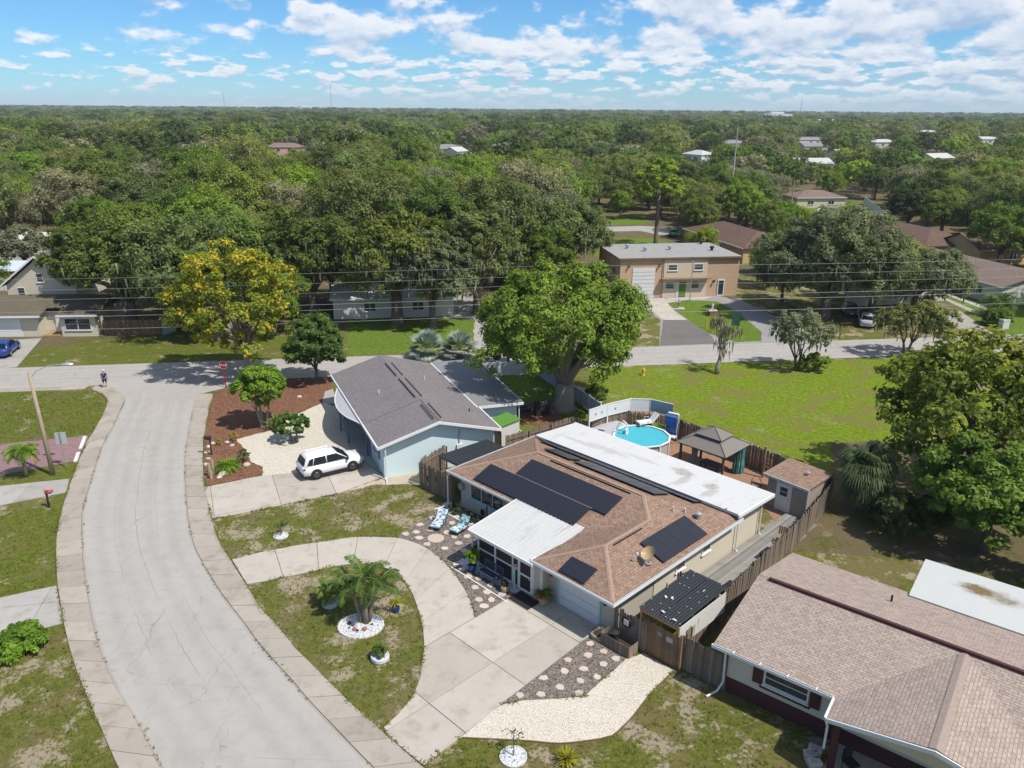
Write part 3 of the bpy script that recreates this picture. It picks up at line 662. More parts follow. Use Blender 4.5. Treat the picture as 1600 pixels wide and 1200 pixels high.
# flat rear roof
fr = MB(); fr.slab([(-16.1, 11.55, 3.02), (.05, 11.55, 3.02), (.05, 15.75, 2.86), (-15.9, 15.75, 2.86)], .16)
flat = fr.build('flat_roof', M_membrane, house)
ft = MB(); rail(ft, (.09, 11.5, 3.0), (.09, 15.8, 2.84), .10, .2); rail(ft, (-16.1, 15.79, 2.84), (.1, 15.79, 2.84), .06, .2); rail(ft, (-16.12, 11.6, 3.0), (-15.93, 15.8, 2.84), .06, .2); ft.build('roof_edge', M_white, flat)
for x_, y_ in ((-.35, 12.4), (-.35, 15.2)): MB().tube([(x_ + .3, y_, 2.65), (x_ + .02, y_, 2.3), (x_ + .02, y_, .2), (x_ + .2, y_, .08)], .045, 6).build('downspout', M_white, house)
# solar panels
def panel_row(x0, x1, y0, y1, n, zf, axis='x'):
    for i in range(n):
        if axis == 'x': a, b, c, d = x0 + (x1 - x0) * i / n + .005, x0 + (x1 - x0) * (i + 1) / n - .005, y0, y1
        else: a, b, c, d = x0, x1, y0 + (y1 - y0) * i / n + .005, y0 + (y1 - y0) * (i + 1) / n - .005
        q = [(a, c), (b, c), (b, d), (a, d)]
        p = MB().slab([(x, y, zf(x, y) + .15) for x, y in q], .05).build('solar_panel', M_panelframe, house)
        s_ = .02
        q = [(a + s_, c + s_), (b - s_, c + s_), (b - s_, d - s_), (a + s_, d - s_)]
        MB().slab([(x, y, zf(x, y) + .156) for x, y in q], .01).build('cell_sheet', M_panel, p)
zf_front = lambda x, y: e + (y - 3.85) * K
zf_back = lambda x, y: e + (12.1 - y) * K
zf_right = lambda x, y: e - x * K
zf_wing = lambda x, y: e + y * K
panel_row(-14.4, -6.05, 4.02, 5.52, 8, zf_front)
panel_row(-12.25, -4.97, 5.58, 7.12, 7, zf_front)
r_ = MB(); r_.box((-9.6, 5.55, zf_front(0, 5.55) + .16), (7.3, .03, .03)); r_.build('panel_rail', M_silver, house)
panel_row(-1.76, -.22, 4.5, 8.7, 4, zf_right, 'y')
panel_row(-3.62, -1.9, .1, 1.12, 1, zf_wing)
panel_row(-15.0, -2.4, 10.75, 11.75, 8, zf_back)
panel_row(-10.2, -3.9, 8.75, 10.4, 6, zf_back)
panel_row(-12.9, -10.6, 8.9, 10.2, 2, zf_back)
# roof vents
for x_, y_, h_ in ((-2.4, 8.5, .3), (-2.0, 7.9 + 1.2, .28), (-.76, 11.6, .3)): MB().tube([(x_, y_, zf_right(x_, y_) - .02), (x_, y_, zf_right(x_, y_) + h_)], .05, 8).build('vent_pipe', M_offwhite, mroof)
v_ = MB(); v_.lathe([(.11, 0), (.11, .22), (.2, .24), (.2, .36), (.05, .42)], (-1.3, 9.4, zf_right(-1.3, 0)), 12); v_.build('turbine_vent', M_silver, mroof)
# bedroom window, garage door, lamps
window(house, -13.6, 4.45, .95, 3.1, 1.15, 'y', -1, 3, 1, M_teal)
window(house, -.50, 9.2, 1.3, .9, .8, 'x', 1, 1, 2, M_white)
window(house, -.50, 6.6, 1.3, .9, .6, 'x', 1, 1, 1, M_white)
gd = MB(); gd.span(-4.2, -1.55, .90, .945, .02, 2.1); gdo = gd.build('garage_door', plain('garage_door_paint', (.66, .69, .71), .5, .03, 1), house)
for i in range(1, 4): MB().span(-4.19, -1.56, .893, .90, .02 + .52 * i - .012, .02 + .52 * i + .012).build('panel_joint', M_grey, gdo)
for a, b in ((-4.36, -4.2), (-1.55, -1.43)): MB().span(a, b, .89, .95, 0, 2.2).build('door_jamb', M_teal, house)
for x_ in (-4.62, -1.0):
    l_ = MB(); l_.box((x_, .80, 1.95), (.05, .26, .05)); l_.lathe([(.05, 0), (.11, .06), (.13, .26), (.03, .36)], (x_, .72, 1.62), 8); l_.build('wall_lantern', M_dark, house)
# the enclosed front porch
pz = lambda y: 2.44 + .075 * (y + .1)
pr = MB(); pr.slab([(-10.25, -.12, pz(-.12)), (-5.2, -.12, pz(-.12)), (-5.45, 4.35, pz(4.35)), (-10.5, 4.35, pz(4.35))], .10)
porch = pr.build('porch_roof', M_metalroof, house)
for i in range(17):
    x_ = -10.15 + i * .3; m = MB(); rail(m, (x_, -.1, pz(-.1) + .035), (x_ - .24, 4.3, pz(4.3) + .035), .045, .035); m.build('rib', M_metalroof, porch)
pe = MB(); rail(pe, (-10.3, -.16, pz(0) + .03), (-5.2, -.16, pz(0) + .03), .08, .18); rail(pe, (-10.3, -.1, pz(0) + .03), (-10.55, 4.3, pz(4.3) + .03), .08, .16); pe.build('porch_fascia', M_white, house)
pf = MB(); pf.span(-10.0, -5.0, .35, 4.4, 0, .12); pf.build('porch_floor', M_drive, house)
fr_ = MB()
for x_ in (-10.0, -8.6, -7.2, -6.75, -5.6, -5.05): fr_.span(x_ - .05, x_ + .05, .35, .45, .12, 2.4)
for a_, b_ in ((-9.95, -8.65), (-8.55, -7.25), (-7.15, -6.8)): fr_.span(a_, b_, .36, .44, 1.14, 1.22); fr_.span(a_, b_, .36, .44, .125, .2)
fr_.span(-10.0, -5.0, .36, .44, 2.25, 2.4); fr_.span(-10.04, -9.96, .46, 4.4, 1.14, 1.22); fr_.span(-10.04, -9.96, .46, 4.4, 2.2, 2.35)
for y_ in (1.75, 3.1): fr_.span(-10.05, -9.95, y_ - .05, y_ + .05, .12, 2.4)
scr_fr = fr_.build('screen_frame', M_white, house)
for a_, b_ in ((-9.95, -8.65), (-8.55, -7.25), (-7.15, -6.8)):
    for z0, z1 in ((.21, 1.13), (1.23, 2.24)): MB().span(a_ + .005, b_ - .005, .395, .405, z0, z1).build('screen', M_screen, scr_fr)
for a_, b_ in ((.5, 1.7), (1.8, 3.05), (3.15, 4.4)): MB().span(-10.005, -9.995, a_, b_, .14, 2.2).build('screen', M_screen, scr_fr)
dr = MB()
for x_ in (-6.64, -5.71): dr.span(x_ - .06, x_ + .06, .30, .38, .12, 2.24)
for z_ in (.17, 1.1, 2.19): dr.span(-6.58, -5.77, .30, .38, z_ - .05, z_ + .05)
dr = dr.build('screen_door', M_white, house)
for z0, z1 in ((.22, 1.05), (1.15, 2.14)): MB().span(-6.575, -5.775, .335, .345, z0, z1).build('screen', M_screen, dr)
MB().box((-5.83, .27, 1.05), (.03, .05, .14)).build('handle', M_silver, dr)
MB().span(-5.55, -5.1, .33, .465, .12, 2.4).build('jamb_panel', M_stucco, house)
# ground-level extras on the walls
downspout(house, -16.6, 3.85, 2.5, -.3, -1.1); downspout(house, -10.1, .2, 2.3, -.9, -.9)
MB().box((-14.0, 4.38, .35), (.25, .12, .35)).build('meter_box', M_dark, house)
MB().lathe([(.26, 0), (.26, .12), (.1, .15)], (0, 0, 0), 14).build('wall_fan', M_grey, house).matrix_local = Matrix.Translation((-16.0, 4.40, 1.5)) @ Matrix.Rotation(R(90), 4, 'X')

# ------------------------------------------------------------------ the pale blue house (frame turned 23.2 deg, origin at the front left eave corner)
bh = thing('blue_house', 'pale blue house with charcoal gable roof and curved carport awning', 'house', (-9.31, 49.98), 23.2)
bz = 2.7; bk = 1.32 / 4.5
br = roof(bh, [[(-.05, 4.45, bz), (-.05, -.1, bz), (4.45, -.1, bz + 4.5 * bk), (4.45, 4.45, bz + 4.5 * bk)],
               [(-.05, 16.8, bz + .06), (-.05, 4.45, bz + .06), (4.45, 4.45, bz + 4.5 * bk + .06), (4.45, 16.8, bz + 4.5 * bk + .06)],
               [(9.2, -.1, bz), (9.2, 16.8, bz), (4.45, 16.8, bz + 4.5 * bk + .05), (4.45, -.1, bz + 4.5 * bk + .05)]], M_shin_grey, .12)
for y0, y1 in ((10.6, 14.2), (5.1, 9.8), (.3, 3.5)):
    for x_ in (4.2, 4.75):
        MB().box((x_, (y0 + y1) / 2, bz + 4.3 * bk + .12), (.05, y1 - y0, .06)).build('ridge_vent', M_dark, br)
MB().tube([(2.2, 8.6, bz + .6), (2.2, 8.6, bz + 1.05)], .06, 8).build('vent_pipe', M_offwhite, br)
MB().tube([(6.6, 10.6, bz + .6), (6.6, 10.6, bz + 1.05)], .05, 8).build('vent_pipe', M_offwhite, br)
MB().tube([(7.9, 3.1, bz + .2), (7.9, 3.1, bz + .62)], .05, 8).build('vent_pipe', M_dark, br)
tr = MB()
for a, b in [((-.1, -.1, bz + .02), (-.1, 16.8, bz + .02)), ((9.25, -.1, bz + .02), (9.25, 4.6, bz + .02)), ((9.1, 4.5, bz + .05), (9.1, 16.8, bz + .05)), ((-.1, -.14, bz - .02), (4.45, -.14, bz + 4.5 * bk - .04)), ((4.45, -.14, bz + 4.5 * bk - .04), (9.25, -.14, bz - .02))]: rail(tr, a, b, .10, .2)
tr.build('fascia', M_white, bh)
fr = MB(); fr.slab([(9.16, 4.6, bz + .05), (13.0, 4.55, bz - .1), (13.6, 16.9, bz - .1), (9.16, 17.0, bz + .05)], .14)
M_flatgrey = membrane_mat('grey_rolled_roofing', (.235, .235, .235), (.31, .305, .30), .02, 31)
frr = fr.build('flat_roof', M_flatgrey, bh)
fe = MB(); rail(fe, (9.2, 4.52, bz + .07), (13.08, 4.47, bz - .08), .08, .2); rail(fe, (13.05, 4.5, bz - .08), (13.66, 16.95, bz - .08), .08, .2); fe.build('roof_edge', M_white, frr)
w = MB(); w.span(.45, 8.8, .42, 4.4, 0, bz - .12); w.span(4.6, 8.8, 4.4, 16.3, 0, bz - .12); w.span(.45, 4.6, 12.8, 16.3, 0, bz - .12); w.span(8.8, 12.7, 5.0, 16.4, 0, bz - .2)
w.add([(.45, .42, bz - .12), (8.8, .42, bz - .12), (4.45, .42, bz + 4.1 * bk - .05), (.45, .52, bz - .12), (8.8, .52, bz - .12), (4.45, .52, bz + 4.1 * bk - .05)], [(0, 1, 2), (5, 4, 3), (0, 2, 5, 3), (1, 4, 5, 2)])
w.build('wall', M_blue, bh)
# curved carport awning
aw = [(-.12, 4.9), (-.35, 5.6), (-.85, 6.9), (-1.1, 8.6), (-1.0, 10.4), (-.6, 12.2), (-.12, 13.8)]
aw = smooth_line(aw, .3)
m = MB(); m.prism(aw + [(.2, 13.8), (.2, 4.9)], bz - .22, bz - .14); awn = m.build('carport_awning', plain('grey_awning_metal', (.40, .40, .41), .6, .1, 2), bh)
m = MB(); m.tube([(x, y, bz - .16) for x, y in aw], .05, 5); m.build('awning_edge', M_white, awn)
for x_, y_ in ((-.62, 7.6), (-.7, 10.2), (.1, 12.6), (.2, 4.6)): MB().span(x_ - .06, x_ + .06, y_ - .06, y_ + .06, 0, bz - .2).build('post', M_bluedark, bh)
MB().span(-.05, 4.55, 4.5, 12.7, bz - .14, bz - .10).build('carport_ceiling', M_offwhite, bh)
window(bh, .45, 2.6, 1.0, 1.1, 1.1, 'x', -1, 2, 1, M_white)
for y_ in (1.75, 3.45): MB().span(.40, .44, y_ - .2, y_ + .2, .95, 2.15).build('shutter', M_bluedark, bh)
window(bh, 12.7, 8, 1.0, 1.4, 1.1, 'x', 1, 2, 1, M_white)
downspout(bh, .5, .1, bz - .15, -.2, -.9); downspout(bh, 8.7, .1, bz - .15, .1, -.2)
downspout(bh, 12.75, 4.7, bz - .25, .2, -.2)
MB().span(5.9, 6.35, .25, .415, 1.2, 1.75).build('electric_meter', M_white, bh); MB().tube([(6.1, .36, 1.75), (6.1, .36, 2.9)], .03, 6).build('conduit', M_silver, bh)

# ------------------------------------------------------------------ the tan roofed house on the right (frame turned -38.5 deg)
rh = thing('tan_roof_house', 'cream house with tan shingled roof and maroon base at lower right', 'house', (9.44, 28.75), -38.5)
rz_ = 2.6; rk = 1.12 / 4.85
X1 = 22.0
apx = (8.75, -1.85, rz_ + 1.15); wj = (8.45, 4.85, rz_ + 1.12)
rr = roof(rh, [[(-.45, 0, rz_), (4.85, 0, rz_), (8.55, 4.83, rz_ + 4.83 * rk), (-.45, 4.85, rz_ + 4.85 * rk)],
               [(12.6, 0, rz_), (X1, 0, rz_), (X1, 4.85, rz_ + 4.85 * rk), (8.56, 4.83, rz_ + 4.83 * rk)],
               [(X1, 9.8, rz_), (-.45, 9.8, rz_), (-.45, 4.85, rz_ + 4.85 * rk + .02), (X1, 4.85, rz_ + 4.85 * rk + .02)],
               [(4.85, .0, rz_), (4.95, -1.4, rz_), (8.75, -1.9, rz_ + 1.14), (8.55, 4.83, rz_ + 1.13)],
               [(12.6, -1.4, rz_), (12.6, 0, rz_), (8.56, 4.83, rz_ + 1.13), (8.76, -1.9, rz_ + 1.14)]], M_shin_tan, .12)
rc = MB(); rail(rc, (.1, 4.75, rz_ + 4.85 * rk + .12), (X1, 4.75, rz_ + 4.85 * rk + .12), .17, .12); rc.build('ridge_vent', M_maroon, rr)
caps(rr, [(8.56, 4.5, rz_ + 1.14), (8.75, -1.85, rz_ + 1.15)], plain('tan_cap_shingles', (.345, .275, .230), .9, .3, 9), .19, .46, drop=.076, lift=.014)
MB().tube([(5.0, 7.6, rz_ + .4), (5.0, 7.6, rz_ + .85)], .05, 8).build('vent_pipe', M_dark, rr)
w = MB(); w.span(.1, X1, .55, 9.3, .78, rz_ - .1); rw = w.build('wall', M_cream, rh)
w = MB(); w.span(.06, X1, .51, 9.34, 0, .78); w.build('wainscot', M_maroon, rh)
w = MB(); w.add([(.1, .6, rz_ - .1), (.1, 9.25, rz_ - .1), (.1, 4.85, rz_ + 4.3 * rk - .05), (.2, .6, rz_ - .1), (.2, 9.25, rz_ - .1), (.2, 4.85, rz_ + 4.3 * rk - .05)], [(0, 2, 1), (3, 4, 5), (0, 3, 5, 2), (1, 2, 5, 4)]); w.build('gable_end', M_cream, rh)
g = MB(); rail(g, (4.82, -.06, rz_), (4.9, -1.42, rz_), .10, .14); g.build('gutter', M_white, rh)
g = MB(); rail(g, (-.5, -.06, rz_), (4.8, -.06, rz_), .12, .15); gt = g.build('gutter', M_white, rh)
m = MB(); m.span(-.45, 4.75, -.09, -.03, rz_ + .001, rz_ + .006); m.build('gutter_trough', M_dark, gt)
for x_ in (.5, 1.7, 2.9, 4.1): MB().span(x_ - .02, x_ + .02, -.13, .1, rz_ + .008, rz_ + .03).build('gutter_strap', M_white, gt)
g = MB(); rail(g, (4.93, -1.45, rz_ + .0), (8.76, -1.96, rz_ + 1.12), .06, .18); rail(g, (8.76, -1.96, rz_ + 1.12), (12.6, -1.45, rz_), .06, .18); g.build('rake_board', M_white, rh)
w = MB(); w.add([(5.1, -1.3, rz_ - .12), (12.5, -1.3, rz_ - .12), (8.75, -1.75, rz_ + .98)], [(0, 1, 2)]); w.add([(5.1, -1.2, rz_ - .12), (12.5, -1.2, rz_ - .12), (8.75, -1.65, rz_ + .98)], [(2, 1, 0)]); w.build('porch_gable', M_cream, rh)
MB().span(5.2, 5.45, -1.2, -.95, 0, rz_ - .1).build('porch_post', M_maroon, rh); MB().span(12.1, 12.35, -1.2, -.95, 0, rz_ - .1).build('porch_post', M_maroon, rh)
MB().span(5.1, 12.4, -1.3, .5, .0, .06).build('porch_floor', plain('beige_paver_floor', (.42, .36, .30), .9, .1, 2), rh)
window(rh, 2.75, .55, 1.26, 1.95, .80, 'y', -1, 1, 2, M_white)
for x_ in (1.5, 4.0): MB().span(x_ - .22, x_ + .22, .48, .545, 1.18, 2.12).build('shutter', M_maroon, rh)
MB().span(1.65, 3.85, .40, .55, 1.10, 1.18).build('window_ledge', M_maroon, rh)
MB().tube([(.02, -.06, rz_ - .14), (.02, .35, rz_ - .5), (.02, .42, .5), (-.1, .1, .12), (-.35, -.45, .06)], .05, 6).build('downspout', M_white, rh)
MB().tube([(4.9, -1.3, rz_ - .14), (5.0, -1.25, rz_ - .5), (5.0, -1.25, 1.0)], .05, 6).build('downspout', M_white, rh)
fr = MB(); fr.slab([(5.45, 9.2, 2.82), (X1, 9.2, 2.82), (X1, 13.8, 2.7), (5.3, 13.5, 2.7)], .14); fr = fr.build('flat_roof', membrane_mat('stained_grey_membrane', (.52, .53, .51), (.40, .39, .35), -.04, 9, [(8.5, 11.9, 1.5, .7, (.30, .26, .20), .9), (8.1, 12.0, .8, .5, (.16, .12, .05), 1.2), (9.2, 11.8, .6, .4, (.22, .19, .15), .9)]), rh)
w = MB(); w.span(5.7, X1, 9.31, 13.1, 0, 2.55); w.build('rear_wall', M_offwhite, rh)
# ------------------------------------------------------------------ fences
def ml(x, y):                      # main-house frame to world
    c = .70710678; return (MO[0] + (x + y) * c, MO[1] + (-x + y) * c)
BOARD = {}
def board_fence(name, label, pts, h=1.83, bw=.14, mat=None, cap='dog', vary=.05, sgn=1, post_every=2.4, seed=1, lean=1.2):
    mat = mat or M_fence; r = random.Random(seed)
    t = thing(name, label, 'fence', pts[0])
    key = (mat.name, bw, round(h, 2), cap)
    if key not in BOARD:
        m = MB(); q = bw * .94 / 2
        if cap == 'dog': prof = [(-q, 0), (q, 0), (q, h - .05), (q * .45, h), (-q * .45, h), (-q, h - .05)]
        else: prof = [(-q, 0), (q, 0), (q, h), (-q, h)]
        n = len(prof); m.add([(x, -.011, z) for x, z in prof] + [(x, .011, z) for x, z in prof], [tuple(range(n)), tuple(range(2 * n - 1, n - 1, -1))] + [((i + 1) % n, i, i + n, (i + 1) % n + n) for i in range(n)])
        BOARD[key] = m.mesh('board', mat)
    me = BOARD[key]
    o = Vector(pts[0])
    for a, b in zip(pts, pts[1:]):
        a, b = Vector(a) - o, Vector(b) - o; d = b - a; L = d.length; ang = math.atan2(d.y, d.x); n = max(1, int(L / bw))
        s = Vector((-d.y, d.x)).normalized() * sgn
        for i in range(n):
            p = a + d * ((i + .5) / n)
            link('board', me, t, (p.x + s.x * .045, p.y + s.y * .045, r.uniform(0, .02)), (R(r.uniform(-lean, lean)), R(r.uniform(-lean, lean)) * .6, ang + r.uniform(-.03, .03)), (1, 1, 1 + r.uniform(-vary, vary)))
        for z in (.35, h - .35):
            m = MB(); rail(m, (a.x, a.y, z), (b.x, b.y, z), .05, .09); m.build('rail', mat, t)
        k = max(1, round(L / post_every))
        for i in range(k + 1):
            p = a + d * (i / k); MB().box((p.x - s.x * .07, p.y - s.y * .07, h * .48), (.09, .09, h * .96), math.degrees(ang)).build('post', mat, t)
    return t
board_fence('wooden_fence', 'long weathered board fence between the grey deck and the tan roof house', [ml(3.08, 1.75), ml(2.35, 9.5), ml(1.95, 15), ml(1.5, 19.0), ml(.95, 22.6)], seed=2, sgn=-1)
board_fence('wooden_fence', 'short weathered board fence joining the gate to the tan roof house', [ml(3.2, 1.3), ml(5.5, 1.45)], seed=3, sgn=-1)
board_fence('wooden_fence', 'weathered board fence along the vacant lot behind gazebo and pool', [ml(.8, 22.85), ml(-6.0, 23.9), ml(-13.2, 24.15)], seed=4, sgn=1)
board_fence('wooden_fence', 'old board fence behind the pool deck below the white privacy panels', [ml(-13.4, 24.1), ml(-16.4, 22.6), ml(-17.2, 19.2)], seed=5, sgn=1)
board_fence('wooden_fence', 'crooked board fence between the pale blue house and the brown roof', [ml(-20.3, 4.3), ml(-16.85, 4.35)], seed=6, h=1.95, sgn=-1, lean=3)
board_fence('wooden_fence', 'low grey board fence beside the green roofed shed', [ml(-20.0, 12.4), ml(-19.0, 19.0), ml(-17.3, 19.1)], h=1.5, seed=7)
board_fence('wooden_fence', 'narrow board fence beside the electric meter of the pale blue house', [ml(-20.45, 4.5), ml(-21.2, 7.4)], h=1.9, seed=17)
board_fence('wooden_fence', 'brown board fence under the oak beside the cream garage house', [(-47.2, 87.1), (-40.6, 87.6)], h=1.8, mat=M_fencewarm, bw=.2, seed=8, sgn=-1)
board_fence('wooden_fence', 'short board fence between black lean-to roof and beige side wall', [ml(.1, 5.6), ml(2.5, 5.6)], h=1.95, seed=18)
# front gate group beside the garage
gt = thing('wooden_gate', 'wooden board gate with two notices under the black corrugated roof', 'gate', ml(1.5, .98), -45)
for i in range(12):
    MB().box((.07 + i * .142, 0, .95), (.134, .022, 1.84 + rng.uniform(-.02, .02))).build('board', M_fencewarm, gt)
for x_ in (-.06, 1.78): MB().box((x_, .04, 1.0), (.11, .11, 2.0)).build('post', M_fencewarm, gt)
MB().box((.3, -.02, 1.0), (.09, .02, 1.9)).build('brace', M_fencewarm, gt)
MB().box((1.18, -.022, 1.45), (.36, .012, .26)).build('notice', plain('faded_notice', (.46, .45, .42), .8, .2, 20), gt)
MB().box((.62, -.022, 1.5), (.26, .012, .2)).build('notice', plain('grey_notice', (.26, .27, .28), .8, .2, 20), gt)
board_fence('wooden_fence', 'dark board fence between garage corner and the wooden gate', [ml(-.55, .95), ml(1.4, .98)], seed=9, h=1.75, sgn=-1)
# black corrugated lean-to roofs
def corrugated(parent, x0, x1, y0, y1, z0, z1, mat, pitch=.14, amp=.025, name='corrugated_sheet'):
    n = int((x1 - x0) / pitch) * 4; vs = []; fs = []
    for i in range(n + 1):
        x = x0 + (x1 - x0) * i / n; dz = amp * math.sin(i * math.pi / 2)
        vs += [(x, y0, z0 + dz), (x, y1, z1 + dz), (x, y0, z0 + dz - .012), (x, y1, z1 + dz - .012)]
    for i in range(n):
        a, b = i * 4, i * 4 + 4; fs += [(a, b, b + 1, a + 1), (a + 3, b + 3, b + 2, a + 2), (a, a + 2, b + 2, b), (a + 1, b + 1, b + 3, a + 3)]
    return MB().add(vs, fs).build(name, mat, parent)
M_black = plain('black_corrugated_plastic', (.018, .021, .027), .38, .2, 2, spec=.4)
M_timber = plain('sawn_timber', (.36, .235, .125), .85, .2, 4)
lt = thing('lean_to_shelter', 'black corrugated lean-to roof over the side passage beside the gate', 'shelter', ml(.95, .95), -45)
for i in range(2): corrugated(lt, -.15 + i * 1.12, .95 + i * 1.12, .05, 4.5, 2.32, 2.44, M_black)
for x_, y_ in ((0, .12), (2.1, .12), (2.0, 4.35), (-.1, 4.35)): MB().box((x_, y_, 1.15), (.1, .1, 2.3)).build('post', M_timber, lt)
MB().box((1.03, .09, 2.22), (2.2, .05, .16)).build('beam', M_timber, lt); MB().box((1.0, 4.4, 2.3), (2.2, .05, .14)).build('beam', M_timber, lt)
MB().box((2.1, 2.2, 1.65), (.03, 4.2, 1.15)).build('side_sheet', M_offwhite, lt)
rs = random.Random(3)
for j in range(7):
    for i in range(9):
        if rs.random() < .5: MB().box((-.05 + i * .26, .3 + j * .68, 2.36 + j * .018), (.035, .035, .03)).build('roof_screw', M_white, lt)
for x_, y_ in ((.35, 1.6), (.62, 1.75), (1.35, 3.4), (.95, .5), (1.7, .35), (.3, 4.2)): MB().box((x_, y_, 2.40), (.10, .2, .02), rs.uniform(0, 90)).build('leaf_debris', M_offwhite, lt)
ls = thing('lean_to_shelter', 'black corrugated lean-to roof behind the crooked fence by the blue house', 'shelter', ml(-19.4, 5.2), -45)
for i in range(3): corrugated(ls, .0 + i * .9, .88 + i * .9, 0, 4.6, 2.35, 2.2, M_black, .18, .03)
for x_, y_ in ((.1, .1), (2.5, .1), (.1, 4.4), (2.5, 4.4)): MB().box((x_, y_, 1.08), (.09, .09, 2.16)).build('post', M_fence, ls)
MB().box((1.3, .1, 2.22), (2.6, .05, .12)).build('beam', M_fence, ls)
# plank planter with bin beside the drive
pb = thing('plank_planter', 'open plank box with a black bin inside beside the gravel bed', 'planter', ml(.25, .35), -45)
for i in range(12): MB().box((-.78 + i * .142, -.38, .33), (.135, .022, .66)).build('board', M_fence, pb)
for i in range(5): MB().box((.87, -.30 + i * .142, .33), (.022, .135, .66)).build('board', M_fence, pb)
for i in range(5): MB().box((-.87, -.30 + i * .142, .33), (.022, .135, .66)).build('board', M_fence, pb)
MB().box((0, 0, .12), (1.7, .7, .2)).build('soil', plain('dark_soil', (.05, .04, .03), .95), pb)

# ------------------------------------------------------------------ white vinyl fence of the blue house's yard
def vinyl_fence(name, label, pts, h, mat, picket=True, step=2.0, panelmat=None):
    t = thing(name, label, 'fence', pts[0]); o = Vector(pts[0])
    for a, b in zip(pts, pts[1:]):
        a, b = Vector(a) - o, Vector(b) - o; d = b - a; L = d.length; n = max(1, round(L / step)); ang = math.degrees(math.atan2(d.y, d.x))
        for i in range(n + 1):
            p = a + d * (i / n); m = MB(); m.box((p.x, p.y, h / 2 + .05), (.12, .12, h + .1), ang); m.box((p.x, p.y, h + .12), (.16, .16, .05), ang); m.build('post', mat, t)
        for i in range(n):
            p = a + d * ((i + .5) / n)
            MB().box((p.x, p.y, h / 2), (L / n - .12, .03, h - .12), ang).build('panel', panelmat or mat, t)
            MB().box((p.x, p.y, h - .02), (L / n - .12, .06, .09), ang).build('rail', mat, t)
    return t
vinyl_fence('vinyl_fence', 'white vinyl fence facing the cross street behind the pale blue house', [(-3.4, 73.2), (2.5, 73.9)], 1.4, M_vinyl)
vinyl_fence('vinyl_fence', 'white vinyl fence running from the street corner past the big trunk', [(2.6, 73.7), (5.2, 67.8), (7.6, 62.3)], 1.4, M_vinyl, panelmat=plain('grey_lattice_vinyl', (.50, .53, .56), .6, .1, 3))
vinyl_fence('vinyl_fence', 'white vinyl fence by the small outbuilding at far left edge', [(-82, 108.6), (-68.4, 109.6)], 1.8, M_vinyl)
vinyl_fence('vinyl_fence', 'long white fence around the green back yard at upper right', [(76, 199), (79.6, 201.5), (90.5, 194.0), (101, 230)], 2.2, M_vinyl, step=4)

# ------------------------------------------------------------------ pool, deck, panels, gazebo, shed
pool = thing('above_ground_pool', 'round above ground pool with turquoise water and white rim', 'pool', ml(-13.15, 20.4), -45)
PR, NP = 2.15, 12
ring = [(PR * math.cos(6.2832 * (i + .5) / NP), PR * math.sin(6.2832 * (i + .5) / NP)) for i in range(NP)]
M_poolwall = plain('pale_pool_wall', (.55, .50, .43), .6, .1, 2)
for i in range(NP):
    a, b = ring[i], ring[(i + 1) % NP]; cx_, cy_ = (a[0] + b[0]) / 2, (a[1] + b[1]) / 2; L = math.dist(a, b); an = math.degrees(math.atan2(b[1] - a[1], b[0] - a[0]))
    MB().box((cx_, cy_, .62), (L - .1, .03, 1.22), an).build('wall_panel', M_poolwall, pool)
    MB().box((cx_ * 1.02, cy_ * 1.02, 1.26), (L - .02, .17, .05), an).build('rim', M_white, pool)
    MB().box((a[0] * 1.02, a[1] * 1.02, .62), (.13, .06, 1.25), math.degrees(math.atan2(a[1], a[0])) + 90).build('upright', M_white, pool)
MB().lathe([(PR * .97, 1.2), (PR * .96, .25), (PR * .85, .1)][::-1], (0, 0, 0), 24).build('liner', plain('turquoise_liner', (.07, .46, .56), .5, .08, 1), pool)
MB().lathe([(PR * .84, .11), (PR * .84, .13)], (0, 0, 0), 24).build('pool_floor', plain('pale_pool_floor', (.42, .78, .78), .6, .22, 2.2), pool)
def water_mat():
    n = NT('pool_water'); tr_ = n.n('ShaderNodeBsdfTransparent'); tr_.inputs[0].default_value = (.62, .95, .97, 1)
    gl = n.n('ShaderNodeBsdfGlossy'); gl.inputs['Roughness'].default_value = .04
    bp = n.n('ShaderNodeBump'); bp.inputs['Strength'].default_value = .35; bp.inputs['Distance'].default_value = .05; n.l(n.noise(3.2, 3, .5), bp.inputs['Height']); n.l(bp.outputs[0], gl.inputs['Normal'])
    fr_ = n.n('ShaderNodeFresnel'); fr_.inputs[0].default_value = 1.33; n.l(bp.outputs[0], fr_.inputs['Normal'])
    mx = n.n('ShaderNodeMixShader'); n.l(fr_.outputs[0], mx.inputs[0]); n.l(tr_.outputs[0], mx.inputs[1]); n.l(gl.outputs[0], mx.inputs[2]); n.l(mx.outputs[0], n.out.inputs['Surface'])
    return n.m
MB().add([(PR * .955 * math.cos(6.2832 * i / 36), PR * .955 * math.sin(6.2832 * i / 36), 1.02) for i in range(36)], [tuple(range(36))]).build('water', water_mat(), pool)
bx = MB()
lad = thing('pool_ladder', 'white ladder standing over the rim of the round pool', 'ladder', ml(-14.7, 19.9), -20)
for s_ in (-.28, .28):
    MB().tube([(-.45, s_, .9), (-.3, s_, 1.9), (0, s_, 2.1), (.3, s_, 1.9), (.55, s_, .35)], .05, 6).build('side_rail', M_white, lad)
for i in range(4): MB().box((.33 + .05 * i, 0, 1.5 - .3 * i), (.16, .5, .05)).build('tread', M_white, lad)
dk = thing('pool_deck', 'small grey raised deck beside the round pool', 'deck', ml(-16.0, 20.2), -45)
for i in range(12): MB().box((-.85 + i * .16, 0, 1.18), (.15, 2.9, .035)).build('board', plain('grey_composite', (.46, .47, .49), .7, .06, 2, rand=.06), dk)
